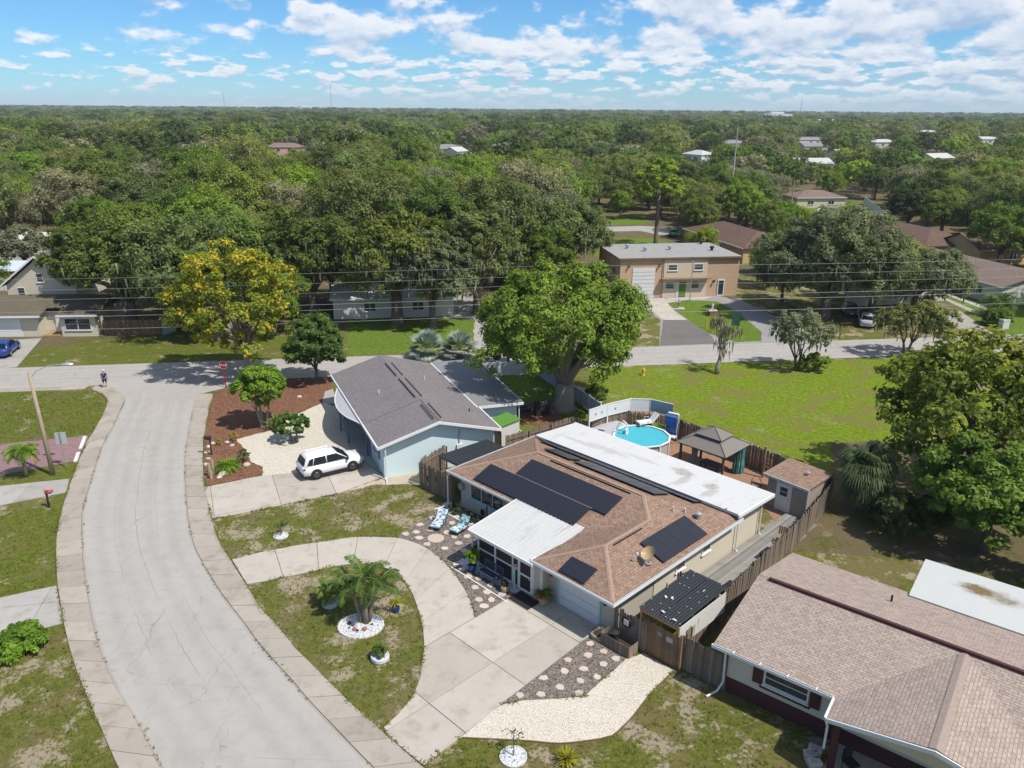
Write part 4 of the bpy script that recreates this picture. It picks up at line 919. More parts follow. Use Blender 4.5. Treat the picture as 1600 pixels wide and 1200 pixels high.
for x_, y_ in ((-.8, -1.35), (.85, -1.35), (-.8, 1.35), (.85, 1.35)): MB().box((x_, y_, .58), (.12, .12, 1.16)).build('leg', M_fence, dk)
MB().box((-.1, -1.1, 1.21), (.5, .2, .03), 20).build('hatch', M_dark, dk)
PV = [ml(-16.9, 18.5), ml(-16.75, 20.6), ml(-16.2, 22.9), ml(-15.0, 23.95), ml(-13.0, 24.35)]
for i, (a, b) in enumerate(zip(PV, PV[1:])):
    t = thing('privacy_panel', ['white privacy panel nearest the flat roof, with two small ornaments', 'white privacy panel with one ornament left of the pool lounger', 'pale privacy panel directly behind the white pool lounger', 'grey-blue privacy panel behind the folded blue float'][i], 'panel', a, 0)
    d = Vector(b) - Vector(a); an = math.degrees(math.atan2(d.y, d.x))
    MB().box((d.x / 2, d.y / 2, 2.35), (d.length - .12, .03, .95), an).build('sheet', M_vinyl if i < 3 else plain('blue_grey_panel', (.30, .37, .44), .5), t)
    MB().box((0, 0, 1.45), (.11, .11, 2.9), an).build('post', M_white, t)
    MB().box((d.x / 2, d.y / 2, 2.85), (d.length - .12, .07, .07), an).build('rail', M_white, t)
    MB().box((d.x / 2, d.y / 2, 1.86), (d.length - .12, .06, .06), an).build('rail', M_white, t)
    if i < 2:
        nn = Vector((d.y, -d.x)).normalized()
        for k in range(2 - i):
            q = d * (.35 + .35 * k); MB().lathe([(.02, -.02), (.1, 0), (.02, .02)], (q.x + nn.x * .05, q.y + nn.y * .05, 2.4), 8).build('ornament', M_grey, t)
br_ = MB(); br_.tube([(0, 0, 1.9), (-.7, -.5, .1)], .04, 5)
def lounger(name, label, loc, rz, cm, fm, seatz=.34, L=1.9, back=55, w=.62, group=None):
    t = thing(name, label, 'lounger', loc, rz, group)
    Ls, Lb = L * .62, L * .42
    b = R(back)
    MB().box((Ls / 2, 0, seatz), (Ls, w, .09)).build('seat_cushion', cm, t)
    MB().box((-Lb / 2 * math.cos(b), 0, seatz + Lb / 2 * math.sin(b)), (Lb, w, .09), 0, 0, back).build('back_cushion', cm, t)
    for s_ in (-1, 1):
        MB().tube([(Ls, s_ * w * .53, seatz - .06), (0, s_ * w * .53, seatz - .06), (-Lb * math.cos(b), s_ * w * .53, seatz - .06 + Lb * math.sin(b))], .022, 5).build('side_frame', fm, t)
        for x_ in (.05, Ls - .1): MB().tube([(x_, s_ * w * .53, seatz - .06), (x_ + (.08 if x_ > .5 else -.08), s_ * w * .53, 0)], .02, 5).build('leg', fm, t)
        MB().tube([(0, s_ * w * .56, seatz + .05), (.02, s_ * w * .58, seatz + .24), (.42, s_ * w * .58, seatz + .22), (.45, s_ * w * .56, seatz - .05)], .018, 5).build('armrest', fm, t)
    return t
def check_cloth(name, a, b, c):
    n = NT(name); v = n.n('ShaderNodeTexVoronoi'); v.inputs['Scale'].default_value = 6.5; n.l(n.pos, v.inputs['Vector'])
    s_ = n.n('ShaderNodeSeparateColor'); n.l(v.outputs['Color'], s_.inputs[0])
    return n.fin(n.mix(n.step(s_.outputs[0], .5, .52), a, n.mix(n.step(s_.outputs[1], .55, .57), b, c)), .9)
lounger('pool_lounger', 'white reclining lounger behind the pool in front of the pale panel', ml(-14.1, 22.9) + (1.2,), -160, M_white, M_white, back=50)
st_ = thing('lounger_platform', 'low dark platform behind the pool carrying the white lounger', 'platform', ml(-14.2, 23.05), -45)
MB().box((0, 0, .6), (2.6, 1.1, 1.18)).build('frame', M_fence, st_); MB().box((0, 0, 1.195), (2.62, 1.12, .02)).build('turf_top', M_bright, st_)
fl = thing('folded_float', 'blue pool float folded upright against the back fence', 'float', ml(-12.4, 23.3), -35)
m = MB(); m.box((0, 0, 1.55), (.9, .16, 1.6), 0, 12); m.build('mattress', plain('blue_vinyl_float', (.02, .12, .42), .35, .06, 2), fl)
MB().box((0, .22, 2.4), (.9, .22, .2)).build('pillow', M_white, fl); MB().box((0, -.25, .7), (1.0, .5, .12)).build('seat', M_white, fl)
for s_ in (-.48, .48): MB().tube([(s_, .2, 2.4), (s_, -.1, 1.2), (s_, .2, 0)], .03, 5).build('frame', M_white, fl)

gz = thing('gazebo', 'two tier taupe metal gazebo beside the back fence', 'gazebo', ml(-7.45, 21.2), -45)
M_gaz = plain('taupe_metal_roof', (.215, .19, .165), .55, .06, 1.5, spec=.4)
def pyramid(m, hx, hy, z0, ix, iy, z1):
    a = [(-hx, -hy), (hx, -hy), (hx, hy), (-hx, hy)]; b = [(-ix, -iy), (ix, -iy), (ix, iy), (-ix, iy)]
    for i in range(4):
        j = (i + 1) % 4; m.slab([(a[i][0], a[i][1], z0), (a[j][0], a[j][1], z0), (b[j][0], b[j][1], z1), (b[i][0], b[i][1], z1)], .03)
m = MB(); pyramid(m, 2.05, 1.75, 2.25, .85, .68, 2.85); lo = m.build('lower_roof', M_gaz, gz)
m = MB(); pyramid(m, 1.12, .9, 2.97, .02, .02, 3.5); up_ = m.build('upper_roof', M_gaz, gz)
m = MB(); m.span(-.82, .82, -.66, .66, 2.8, 2.96); m.build('vent_band', M_dark, gz)
for s_ in (-1, 1):
    for q in (-1, 1):
        m = MB(); m.tube([(s_ * 2.05, q * 1.75, 2.27), (s_ * .85, q * .68, 2.87)], .03, 5); m.build('hip_bar', plain('dark_taupe', (.12, .105, .09), .5), lo)
        m = MB(); m.tube([(s_ * 1.12, q * .9, 2.99), (0, 0, 3.52)], .025, 5); m.build('hip_bar', plain('dark_taupe', (.12, .105, .09), .5), up_)
        MB().box((s_ * 1.75, q * 1.45, 1.13), (.14, .14, 2.26)).build('post', plain('brown_post', (.13, .085, .06), .6), gz)
for i in range(9):
    for q in (-1, 1):
        x_ = -1.6 + i * .4; k = min(1, (2.05 - abs(x_)) / 1.2); MB().tube([(x_, q * 1.75, 2.262), (x_, q * (1.75 - 1.07 * k), 2.262 + .6 * k)], .012, 4).build('seam', M_gaz, lo)
def curtain(parent, x, y, mat, r=.16, z0=.1, z1=2.15):
    m = MB(); n = 16; vs = []
    for z in (z0, z0 + .6, z0 + 1.0, z1):
        for j in range(n): q = 6.2832 * j / n; k = r * (1 + .25 * math.cos(j * math.pi)) * (.75 if abs(z - z0 - 1.0) < .01 else 1); vs.append((x + k * math.cos(q), y + k * math.sin(q), z))
    m.add(vs, [(i * n + j, i * n + (j + 1) % n, (i + 1) * n + (j + 1) % n, (i + 1) * n + j) for i in range(3) for j in range(n)]); m.build('curtain', mat, parent)
curtain(gz, 1.72, 1.2, plain('aqua_curtain', (.16, .42, .44), .8, .15, 4), .22); curtain(gz, 1.5, -.2 + 1.1, plain('green_curtain', (.05, .16, .13), .8, .15, 4), .2); curtain(gz, -.6, -1.4, plain('grey_curtain', (.22, .22, .22), .85), .2)
pt = thing('patio_table', 'dark patio table under the gazebo', 'table', ml(-7.3, 21.0), -45)
MB().box((0, 0, .72), (1.5, .9, .04)).build('table_top', M_dark, pt)
for s_ in (-1, 1):
    for q in (-1, 1): MB().box((s_ * .68, q * .38, .35), (.06, .06, .7)).build('leg', M_dark, pt)
rack = thing('wire_rack', 'dark wire plant rack beside the shed', 'rack', ml(-3.0, 19.6), -45)
for s_ in (-.35, .35): MB().tube([(s_, 0, 0), (s_, 0, 1.3), (s_ * .5, 0, 1.6)], .025, 5).build('upright', M_dark, rack)
for z_ in (.3, .7, 1.1): MB().box((0, 0, z_), (.75, .35, .03)).build('shelf', M_dark, rack)
tp = thing('wooden_post', 'pale wooden post standing against the back fence near the shed', 'post', ml(-4.2, 22.9), -45)
MB().box((0, 0, 1.2), (.12, .12, 2.4)).build('shaft', M_timber, tp); MB().box((0, 0, 2.43), (.18, .18, .06)).build('cap', M_timber, tp)
for z_ in (.9, 1.2, 1.5): MB().box((.25, 0, z_), (.4, .03, .08)).build('arm', M_timber, tp)

sh = thing('garden_shed', 'beige shed with brown roof and white door at the end of the deck', 'shed', ml(-.6, 20.7), -45)
m = MB(); m.slab([(-1.65, -1.72, 2.42), (1.5, -1.72, 2.28), (1.58, 1.68, 2.28), (-1.57, 1.68, 2.42)], .1); sr = m.build('roof', M_shin_main, sh)
m = MB(); rail(m, (-1.68, -1.77, 2.41), (1.53, -1.77, 2.27), .06, .16); m.build('fascia', M_offwhite, sh)
MB().span(-1.4, 1.35, -1.5, 1.5, 0, 2.2).build('wall', plain('taupe_siding', (.36, .32, .27), .85, .08, 2), sh)
dd = MB().span(-.65, .2, -1.56, -1.505, .05, 2.02).build('door', M_white, sh)
MB().span(-.48, .03, -1.575, -1.562, 1.15, 1.75).build('pane', M_glass, dd); MB().span(-.48, .03, -1.577, -1.576, 1.43, 1.47).build('glazing_bar', M_white, dd); MB().box((.12, -1.6, 1.0), (.04, .06, .06)).build('handle', M_silver, dd)
m = MB(); m.span(-.76, -.655, -1.55, -1.505, 0, 2.1); m.build('door_jamb', M_white, sh); m = MB(); m.span(.205, .31, -1.55, -1.505, 0, 2.1); m.build('door_jamb', M_white, sh)
m = MB(); m.tube([(.5, .1, 2.2), (.5, .1, 2.52)], .09, 8); m.lathe([(.16, 0), (.16, .06), (.02, .1)], (.5, .1, 2.52), 10); m.build('roof_vent', M_silver, sr)
# grey timber deck along the side of the house
dck = struct('side_deck', MB().sheet([ml(-.45, 5.5), ml(2.55, 5.8), ml(1.85, 15), ml(1.6, 18.9), ml(-.45, 18.9)], .05), M_joint)
for i in range(19):
    x_ = -.4 + i * .15; yb = 18.9; ya = 5.7
    xlim = lambda y: 2.55 - (y - 5.8) * .07
    ye = min(yb, 5.8 + (2.5 - x_) / .07) if x_ > 1.5 else yb
    if ye - ya < .5: continue
    p = [ml(x_, ya), ml(x_ + .142, ya), ml(x_ + .142, ye), ml(x_, ye)]
    MB().prism(p, .0, .12 + rng.uniform(-.003, .003)).build('deck_board', M_deck, dck)
gs = thing('small_shed', 'small shed with bright green turf roof behind the pale blue house', 'shed', ml(-21.8, 13.9), -45)
m = MB(); m.slab([(-.75, -1.1, 1.95), (.85, -1.1, 1.85), (.85, 1.1, 1.9), (-.75, 1.1, 2.05)], .06); m.build('roof', plain('green_turf', (.10, .25, .04), .9, .1, 6), gs)
for i in range(9): MB().box((-.62 + i * .155, -.95, .92), (.148, .025, 1.8)).build('board', M_fence, gs)
for i in range(8): MB().box((.74, 0, .16 + i * .22), (.03, 1.9, .2)).build('slat', M_offwhite, gs)

# ------------------------------------------------------------------ other buildings
pbld = thing('peach_building', 'two storey peach stucco building with flat grey roof and tall white door', 'building', (19.6, 108.08), 8.7)
bw = MB(); bw.span(-4.7, 12.75, .3, 11.8, 0, 5.55); bw.build('wall', M_peach, pbld)
bw = MB(); bw.slab([(-4.95, -.05, 5.72), (12.95, -.05, 5.72), (12.95, 12.0, 5.72), (-4.95, 12.0, 5.72)], .16); prf = bw.build('roof', M_tar, pbld)
m = MB(); m.span(-4.99, 12.99, -.1, -.06, 5.5, 5.74); m.build('roof_edge', M_fencewarm, prf)
for x_, y_ in ((-1.5, 8.0), (.4, 5.4), (4.4, 6.2), (11.0, 10.8), (10.4, 5.0)):
    m = MB(); m.lathe([(.2, 0), (.2, .35), (.36, .4), (.36, .55), (.05, .7)], (x_, y_, 5.72), 10); m.build('roof_ventilator', M_silver if x_ < 8 else M_dark, prf)
MB().span(1.6, 8.0, .16, .3, .02, 5.4).build('front_panel', M_peachpale, pbld)
gd = MB().span(-2.9, .35, .22, .30, .02, 4.25).build('roller_door', plain('white_roller_door', (.74, .74, .73), .5, .04, 1), pbld)
for i in range(1, 8): MB().span(-2.88, .33, .205, .22, .53 * i - .015, .53 * i + .015).build('door_rib', M_grey, gd)
m = MB(); m.span(1.2, 8.3, -.75, .2, 2.72, 2.86); m.build('awning', plain('brown_awning', (.30, .20, .13), .8, .2, 1), pbld)
for x_ in (2.85, 6.65): window(pbld, x_, .16, 3.85, 1.35, .9, 'y', -1, 1, 2, M_white)
for x_ in (2.6, 6.3): window(pbld, x_, .16, 1.25, 1.3, .9, 'y', -1, 1, 3, M_white)
MB().span(4.0, 4.95, .08, .155, .02, 2.15).build('door', plain('green_door', (.10, .22, .03), .6), pbld)
MB().span(3.55, 3.95, .10, .155, .02, 2.3).build('sidelight', M_offwhite, pbld)
dr_ = MB().span(9.75, 10.75, .20, .295, .02, 2.4).build('side_door', M_white, pbld); MB().span(9.88, 10.62, .185, .199, .2, 2.25).build('pane', M_glass, dr_)
for x_ in (-3.5, .9, 9.1): m = MB(); m.box((x_, .12, 4.6 if x_ < 2 else 2.2), (.16, .34, .3)); m.build('wall_lamp', M_dark, pbld)
m = MB(); m.tube([(1.42, .24, 5.5), (1.42, .24, .1)], .06, 6); m.build('downspout', M_peach, pbld)
for i in range(4): MB().span(-4.74, -4.70, 1.6 + i * 2.7, 1.75 + i * 2.7, 0, 5.5).build('pilaster', M_peachpale, pbld)
for y_ in (3.2, 6.2, 8.9): MB().span(-4.76, -4.71, y_ - .3, y_ + .3, 3.2, 3.8).build('side_vent', M_dark, pbld)

def simple_house(name, label, cx, cy, L, W, rz, ez, rise, rm, wm, hip=True, wins=(), over=.4, vents=1, seed=1):
    """a house far off: walls, hip or gable roof along its length, gutters, windows"""
    t = thing(name, label, 'house', (cx, cy), rz); a, b = L / 2, W / 2; A_, B_ = a + over, b + over
    r0 = (-(A_ - (B_ if hip else 0)), 0, ez + rise); r1 = (A_ - (B_ if hip else 0), 0, ez + rise)
    f = [[(-A_, -B_, ez), (A_, -B_, ez), r1, r0], [(A_, B_, ez), (-A_, B_, ez), r0, r1]]
    if hip: f += [[(A_, -B_, ez), (A_, B_, ez), r1], [(-A_, B_, ez), (-A_, -B_, ez), r0]]
    rf = roof(t, f, rm, .12)
    MB().span(-a, a, -b, b, 0, ez - .08).build('wall', wm, t)
    if not hip:
        for s_ in (-1, 1):
            m = MB(); x = s_ * a; m.add([(x, -b, ez - .08), (x, b, ez - .08), (x, 0, ez + rise * b / B_ - .1), (x - s_ * .1, -b, ez - .08), (x - s_ * .1, b, ez - .08), (x - s_ * .1, 0, ez + rise * b / B_ - .1)], [(0, 1, 2) if s_ > 0 else (2, 1, 0), (5, 4, 3) if s_ > 0 else (3, 4, 5), (0, 2, 5, 3), (1, 4, 5, 2)]); m.build('gable_end', wm, t)
    for k, (p, q) in enumerate((((-A_, -B_, ez + .02), (A_, -B_, ez + .02)), ((A_, B_, ez + .02), (-A_, B_, ez + .02)))):
        m = MB(); rail(m, p, q, .08, .16); m.build('gutter', M_white if k == 0 else M_offwhite, t)
    r_ = random.Random(seed)
    for i in range(vents):
        x_, y_ = r_.uniform(-a * .6, a * .6), -b * r_.uniform(.2, .6); z_ = ez + rise * (1 - abs(y_) / B_)
        MB().tube([(x_, y_, z_ - .05), (x_, y_, z_ + .4)], .07, 6).build('vent_pipe', M_silver, rf)
    for side, x_, z_, w_, h_ in wins:
        if side == 'f': window(t, x_, -b, z_, w_, h_, 'y', -1, 2, 1)
        elif side == 'l': window(t, -a, x_, z_, w_, h_, 'x', -1, 2, 1)
        elif side == 'r': window(t, a, x_, z_, w_, h_, 'x', 1, 2, 1)
    return t
M_yellow = plain('yellow_stucco', (.62, .46, .22), .9, .08, 1)
dx = simple_house('duplex_house', 'white duplex with long grey-brown gable roof at the right edge', 70.0, 118.3, 24, 12.0, -76.5, 2.65, 1.75, M_shin_umber, M_offwhite, False, [('f', 8.0, .9, 1.6, 1.1), ('f', 2.5, .9, 1.6, 1.1)], vents=4, seed=3)
MB().span(3.6, 6.2, -6.25, -6.0, 0, 2.5).build('dark_porch', M_dark, dx)
simple_house('brown_roof_house', 'brown hip roof house just behind the peach building', 42.5, 148, 24, 11, -77, 2.7, 2.1, M_shin_far, M_yellow, True, [('f', 4, .9, 1.5, 1.1), ('f', -4, .9, 1.5, 1.1)], vents=2)
simple_house('brown_roof_house', 'brown hip roof house beyond the grey oak, with pale metal carport', 76, 152, 24, 12, -76, 2.7, 2.2, M_shin_far, M_yellow, True, [('f', 6, .9, 1.5, 1.1)], vents=2, seed=5)
simple_house('brown_roof_house', 'small brown roofed yellow house under the trees at right', 86, 141, 14, 10, 14, 2.8, 2.3, M_shin_far, M_yellow, False, [('f', 0, .9, 1.5, 1.1)])
sw = thing('garden_wall', 'white stucco yard wall under the large grey oak', 'wall', (45.2, 103.7), 15.7)
for i in range(5): MB().span(i * 3.2, i * 3.2 + 3.18, -.1, .1, 0, 1.9).build('panel', M_offwhite, sw)
for i in range(6): MB().span(i * 3.2 - .12, i * 3.2 + .12, -.14, .14, 0, 2.0).build('pier', M_white, sw)
simple_house('white_house', 'low white house with pale metal roof half hidden behind moss-hung oaks', -15.5, 100, 15, 8, 8, 2.6, 1.0, M_metalroof, M_offwhite, False, [('f', -3, .9, 1.5, 1.1), ('f', 3, .9, 1.5, 1.1)])
cpv = thing('open_carport', 'dark open carport deep between the oaks behind the yellow tree', 'carport', (-38, 124), 4)
MB().span(-4, 4, -3, 3, 2.5, 2.65).build('roof', M_flatgrey, cpv); MB().span(-4, 4, 2.8, 3, 0, 2.5).build('back_wall', M_dark, cpv)
for x_ in (-3.9, -1.3, 1.3, 3.9): MB().span(x_ - .07, x_ + .07, -2.9, -2.76, 0, 2.5).build('post', M_offwhite, cpv)
# the cream house with garage at the left
ch = thing('cream_house', 'cream two storey house with white garage and khaki shingle roof at left', 'house', (-54.0, 85.9), 4)
w = MB(); w.span(-9, 0, .3, 9, 0, 2.5); w.span(2.4, 6.3, .2, 8.8, 0, 2.5); w.span(0, 2.4, 2.2, 8.9, 0, 2.5); w.build('wall', M_cream, ch)
MB().span(-8.2, -2.0, .22, .295, .02, 2.15).build('garage_door', M_white, ch); MB().span(-4.0, -.4, .21, .297, .02, 2.15).build('garage_door', M_white, ch) if False else None
roof(ch, [[(-9.4, -.3, 2.55), (.5, -.3, 2.55), (.5, 4.6, 3.95), (-9.4, 4.6, 3.95)], [(.5, 9.4, 2.55), (-9.4, 9.4, 2.55), (-9.4, 4.6, 3.95), (.5, 4.6, 3.95)],
          [(.5, 1.6, 3.09), (2.2, 1.6, 3.09), (2.2, 4.6, 3.95), (.5, 4.6, 3.95)], [(2.2, -.2, 2.58), (6.8, -.2, 2.58), (6.8, 4.6, 3.95), (2.2, 4.6, 3.95)], [(6.8, 9.4, 2.55), (.5, 9.4, 2.55), (.5, 4.6, 3.95), (6.8, 4.6, 3.95)]], M_shin_khaki, .12)
m = MB(); rail(m, (-9.4, -.34, 2.58), (.5, -.34, 2.58), .08, .2); m.build('gutter', M_white, ch); m = MB(); rail(m, (2.2, -.24, 2.6), (6.8, -.24, 2.6), .08, .2); m.build('gutter', M_white, ch)
window(ch, 4.3, .2, .75, 2.9, 1.4, 'y', -1, 2, 2, M_white)
MB().span(.9, 1.85, 2.1, 2.19, .02, 2.05).build('front_door', M_white, ch)
MB().span(.2, 2.3, .2, 2.1, 0, .14).build('step', M_timber, ch)
roof(ch, [[(-6.6, 6.0, 4.7), (-6.6, 16.5, 4.7), (-2.2, 16.5, 8.2), (-2.2, 6.0, 8.2)], [(2.2, 16.5, 4.7), (2.2, 6.0, 4.7), (-2.2, 6.0, 8.2), (-2.2, 16.5, 8.2)]], M_shin_khaki, .14, 'upper_roof')
w = MB(); w.span(-6.2, 1.8, 6.5, 16, 2.5, 4.7); w.add([(-6.2, 6.5, 4.7), (1.8, 6.5, 4.7), (-2.2, 6.5, 7.85), (-6.2, 6.6, 4.7), (1.8, 6.6, 4.7), (-2.2, 6.6, 7.85)], [(0, 1, 2), (5, 4, 3), (0, 2, 5, 3), (1, 4, 5, 2)]); w.build('upper_wall', M_cream, ch)
window(ch, -4.6, 6.5, 3.0, .9, 1.4, 'y', -1, 1, 2, M_white); window(ch, -2.2, 6.5, 5.0, .8, 1.1, 'y', -1, 1, 2, M_white)
m = MB(); rail(m, (-6.66, 5.95, 4.75), (-2.2, 5.95, 8.26), .08, .22); m.build('rake_board', M_white, ch); m = MB(); rail(m, (-2.2, 5.95, 8.26), (2.26, 5.95, 4.75), .08, .22); m.build('rake_board', M_white, ch)
simple_house('white_house', 'white house with pale metal roof at the far left edge', -86, 137, 16, 9, 6, 3.0, 1.2, M_metalroof, M_offwhite, True, [('f', 2, .9, 1.5, 1.1)])
cn = thing('patio_canopy', 'pale blue-white patio canopy behind the white vinyl fence at far left', 'canopy', (-77.5, 113.5), 4)
m = MB(); m.slab([(-7, -2.5, 2.5), (6.5, -2.5, 2.5), (8.5, 2.5, 3.1), (-7, 2.5, 3.1)], .1); m.build('roof', plain('pale_blue_metal', (.58, .66, .72), .5, .05, 1), cn)
for x_ in (-6, -1, 3, 6): MB().span(x_ - .07, x_ + .07, -2.4, -2.26, 0, 2.45).build('post', M_offwhite, cn)
# far houses that show as pale roofs among the trees
FARH = [('white roofed house among the dark trees, beside the leaning pale gable', -37, 452, 16, 10, 20), ('small pale gable house left of the distant wood line', -30, 420, 10, 8, 60), ('grey roofed house at the middle of the distant wood', -5, 480, 18, 9, 5),
        ('long pale roof house left of the blue gable', 66, 455, 22, 10, 8), ('white gable house with blue side wall beyond the pine', 93, 408, 14, 10, -60), ('pale house with hipped roof by the far cul-de-sac', 126, 345, 16, 10, 10),
        ('white roofed house below the long pale roof at right', 232, 640, 26, 10, 15), ('white house at far right in the trees', 205, 395, 14, 9, 25), ('pink stucco house glimpsed through the left woods', -128, 455, 20, 10, 8)]
NEARKEEP = len(FARH)
FARH += [('pale roof just right of the radio mast beyond the woods', 190, 520, 16, 10, 10), ('third pale roof in the row right of the mast', 270, 600, 18, 10, 15), ('white roof near the right edge of the far woods', 400, 690, 22, 11, 12),
         ('pale roof between the blue gable and the mast', 150, 560, 16, 10, 20), ('tiny white roof above the pale hipped house', 172, 430, 10, 8, 35), ('pale roof at the right end of the long white building', 470, 930, 30, 14, 12)]
for i, (lb, x_, y_, L_, W_, rz) in enumerate(FARH):
    simple_house('distant_house', lb, x_, y_, L_, W_, rz, 4.6 if i != 8 else 4.5, 2.0, M_shin_umber if i == 8 else M_membrane2 if i % 3 else M_flatgrey, ([M_offwhite, M_blue, M_offwhite, M_offwhite, M_blue, M_offwhite, M_offwhite, M_offwhite, plain('pink_stucco', (.62, .43, .38), .9)] + [M_offwhite] * 20)[i], i % 2 == 0, [('f', 3, 2, 2, 1.6), ('f', -3, 2, 2, 1.6)], vents=0)
simple_house('roadside_house', 'cream house with garage beyond the green yard at upper right', 84, 224, 14, 9, 8, 2.8, 1.6, M_shin_umber, M_cream, True, [('f', 3, .9, 1.8, 1.1), ('f', -3, .9, 1.8, 1.1)])
for lb, x_, y_, L_, W_, H_ in [('long white commercial building on the right horizon', 355, 960, 62, 22, 13), ('low white commercial roofs right of the radio mast', 420, 1000, 40, 20, 12), ('white clinic building on the left horizon', -690, 2750, 70, 40, 26), ('long low white building on the left horizon', -500, 2500, 75, 30, 18), ('pale warehouse at the far right of the wood', 520, 1090, 60, 24, 12), ('pale warehouse on the right horizon near the mast', 600, 1900, 70, 30, 20), ('small white block on the far right horizon', 690, 1250, 40, 20, 13)]:
    t = thing('distant_building', lb, 'building', (x_, y_), 12)
    MB().span(-L_ / 2, L_ / 2, -W_ / 2, W_ / 2, 0, H_).build('wall', M_white, t); MB().span(-L_ / 2 - .5, L_ / 2 + .5, -W_ / 2 - .5, W_ / 2 + .5, H_, H_ + .8).build('roof', M_membrane2, t)
    MB().span(-L_ / 5, L_ / 4, -W_ / 4, W_ / 4, H_ + .8, H_ + 4).build('roof_plant', M_white, t)
    for k in range(6): MB().span(-L_ / 2 + L_ * (k + .2) / 6, -L_ / 2 + L_ * (k + .8) / 6, -W_ / 2 - .1, -W_ / 2 - .02, H_ * .55, H_ * .8).build('window', M_glass, t)
# ------------------------------------------------------------------ vegetation
def leaf_mat(name, dark, light, accent=None, acc=.0, top_accent=None, transl=.42, rough=.6, nscale=.55, hue=.05):
    """leaf colour varies per leaf, per clump and per tree; some light passes through"""
    dark, light = sc(dark, 1.48), sc(light, 1.48)
    n = NT(name); geo = n.n('ShaderNodeNewGeometry'); isl = geo.outputs['Random Per Island']
    oc = n.n('ShaderNodeTexCoord').outputs['Object']
    c = n.mix(isl, dark, light)
    cl = n.noise(nscale, 3, .6, vec=oc)
    c = n.mix(n.step(cl, .36, .66), n.mix(1.0, c, (.66, .70, .62), 'MULTIPLY'), n.mix(1.0, c, (1.28, 1.24, 1.1), 'MULTIPLY'))
    if accent: c = n.mix(n.math('MULTIPLY', n.step(n.math('ADD', n.noise(nscale * 1.4, 2, .5, vec=oc, off=(31, 7, 3)), n.math('MULTIPLY', isl, .34)), .80 - acc, .92 - acc), .85), c, accent)
    if top_accent:
        sx = n.n('ShaderNodeSeparateXYZ'); n.l(oc, sx.inputs[0]); col, z0, z1 = top_accent
        f = n.step(n.math('ADD', sx.outputs[2], n.math('MULTIPLY', n.math('SUBTRACT', n.noise(.8, 2, .5, vec=oc), .5), (z1 - z0) * 2.2)), z0, z1)
        c = n.mix(n.math('MULTIPLY', f, n.step(n.math('ADD', isl, n.noise(1.4, 2, vec=oc)), .75, 1.0)), c, col)
    r = n.rnd()
    c = n.mix(r, n.mix(1.0, c, (1 - hue * 2, 1 - hue * .6, 1 - hue), 'MULTIPLY'), n.mix(1.0, c, (1 + hue * 2.2, 1 + hue, 1 - hue), 'MULTIPLY'))
    r2 = n.math('FRACT', n.math('MULTIPLY', r, 17.31))
    if hue: c = n.mix(r2, n.mix(1.0, c, (.78, .78, .80), 'MULTIPLY'), n.mix(1.0, c, (1.22, 1.22, 1.15), 'MULTIPLY'))
    n.fin(c, rough, 0, .25, 1.0)
    tr_ = n.n('ShaderNodeBsdfTranslucent'); n.l(n.mix(1.0, c, (1.15, 1.25, .55), 'MULTIPLY'), tr_.inputs[0])
    mx = n.n('ShaderNodeMixShader'); mx.inputs[0].default_value = transl; n.l(n.b.outputs[0], mx.inputs[1]); n.l(tr_.outputs[0], mx.inputs[2]); n.l(mx.outputs[0], n.out.inputs['Surface'])
    return n.m
L_oak = leaf_mat('oak_leaves', (.062, .090, .022), (.148, .186, .050), nscale=.4, hue=.12)
L_olive = leaf_mat('olive_leaves', (.082, .100, .036), (.176, .198, .080), nscale=.4, hue=.10)
L_greyoak = leaf_mat('grey_oak_leaves', (.074, .090, .046), (.160, .178, .098), nscale=.4, hue=0)
L_green = leaf_mat('broadleaf_green', (.070, .112, .017), (.165, .230, .040), nscale=.4, hue=.08)
L_lime = leaf_mat('lime_leaves', (.110, .160, .015), (.225, .290, .038), nscale=.4, hue=.07)
L_dark = leaf_mat('dark_evergreen_leaves', (.040, .062, .022), (.094, .122, .042), nscale=.4, hue=.07)
L_greymoss = leaf_mat('mossy_grey_leaves', (.118, .116, .082), (.225, .218, .160), nscale=.5, hue=.06)
L_mango = leaf_mat('big_tree_leaves', (.083, .128, .017), (.195, .262, .042), nscale=.62, hue=.0)
L_yellow = leaf_mat('flowering_tree_leaves', (.085, .118, .015), (.205, .245, .030), accent=(.62, .47, .035), acc=.095, nscale=.55, top_accent=((.64, .51, .05), 9.8, 14.0), hue=0)
L_yellow2 = leaf_mat('turning_leaves', (.078, .105, .018), (.180, .215, .036), accent=(.38, .34, .03), acc=-.02, nscale=.5, top_accent=((.38, .33, .03), 9.5, 13.5), hue=0)
L_cedar = leaf_mat('cedar_needles', (.042, .078, .018), (.095, .150, .034), nscale=.9, hue=0)
L_bright = leaf_mat('clipped_tree_leaves', (.075, .135, .012), (.175, .275, .030), nscale=1.2, hue=0)
L_pine = leaf_mat('pine_needles', (.10, .15, .018), (.21, .27, .04), nscale=.7, hue=.04)
L_palm = leaf_mat('palm_leaflets', (.04, .075, .018), (.105, .165, .04), nscale=1.5, hue=.03)
L_cabbage = leaf_mat('fan_palm_blades', (.035, .055, .026), (.085, .115, .055), nscale=1.2, hue=.03)
L_brownfrond = leaf_mat('dead_fronds', (.13, .085, .03), (.26, .18, .075), transl=.1)
L_silver = leaf_mat('silver_palm_blades', (.13, .165, .15), (.25, .30, .275), nscale=1.5, hue=0, transl=.1)
L_moss = leaf_mat('hanging_moss', (.095, .098, .074), (.17, .172, .132), nscale=1.0, transl=.2)
L_croton = leaf_mat('croton_leaves', (.16, .17, .02), (.38, .33, .04), nscale=2, hue=0)
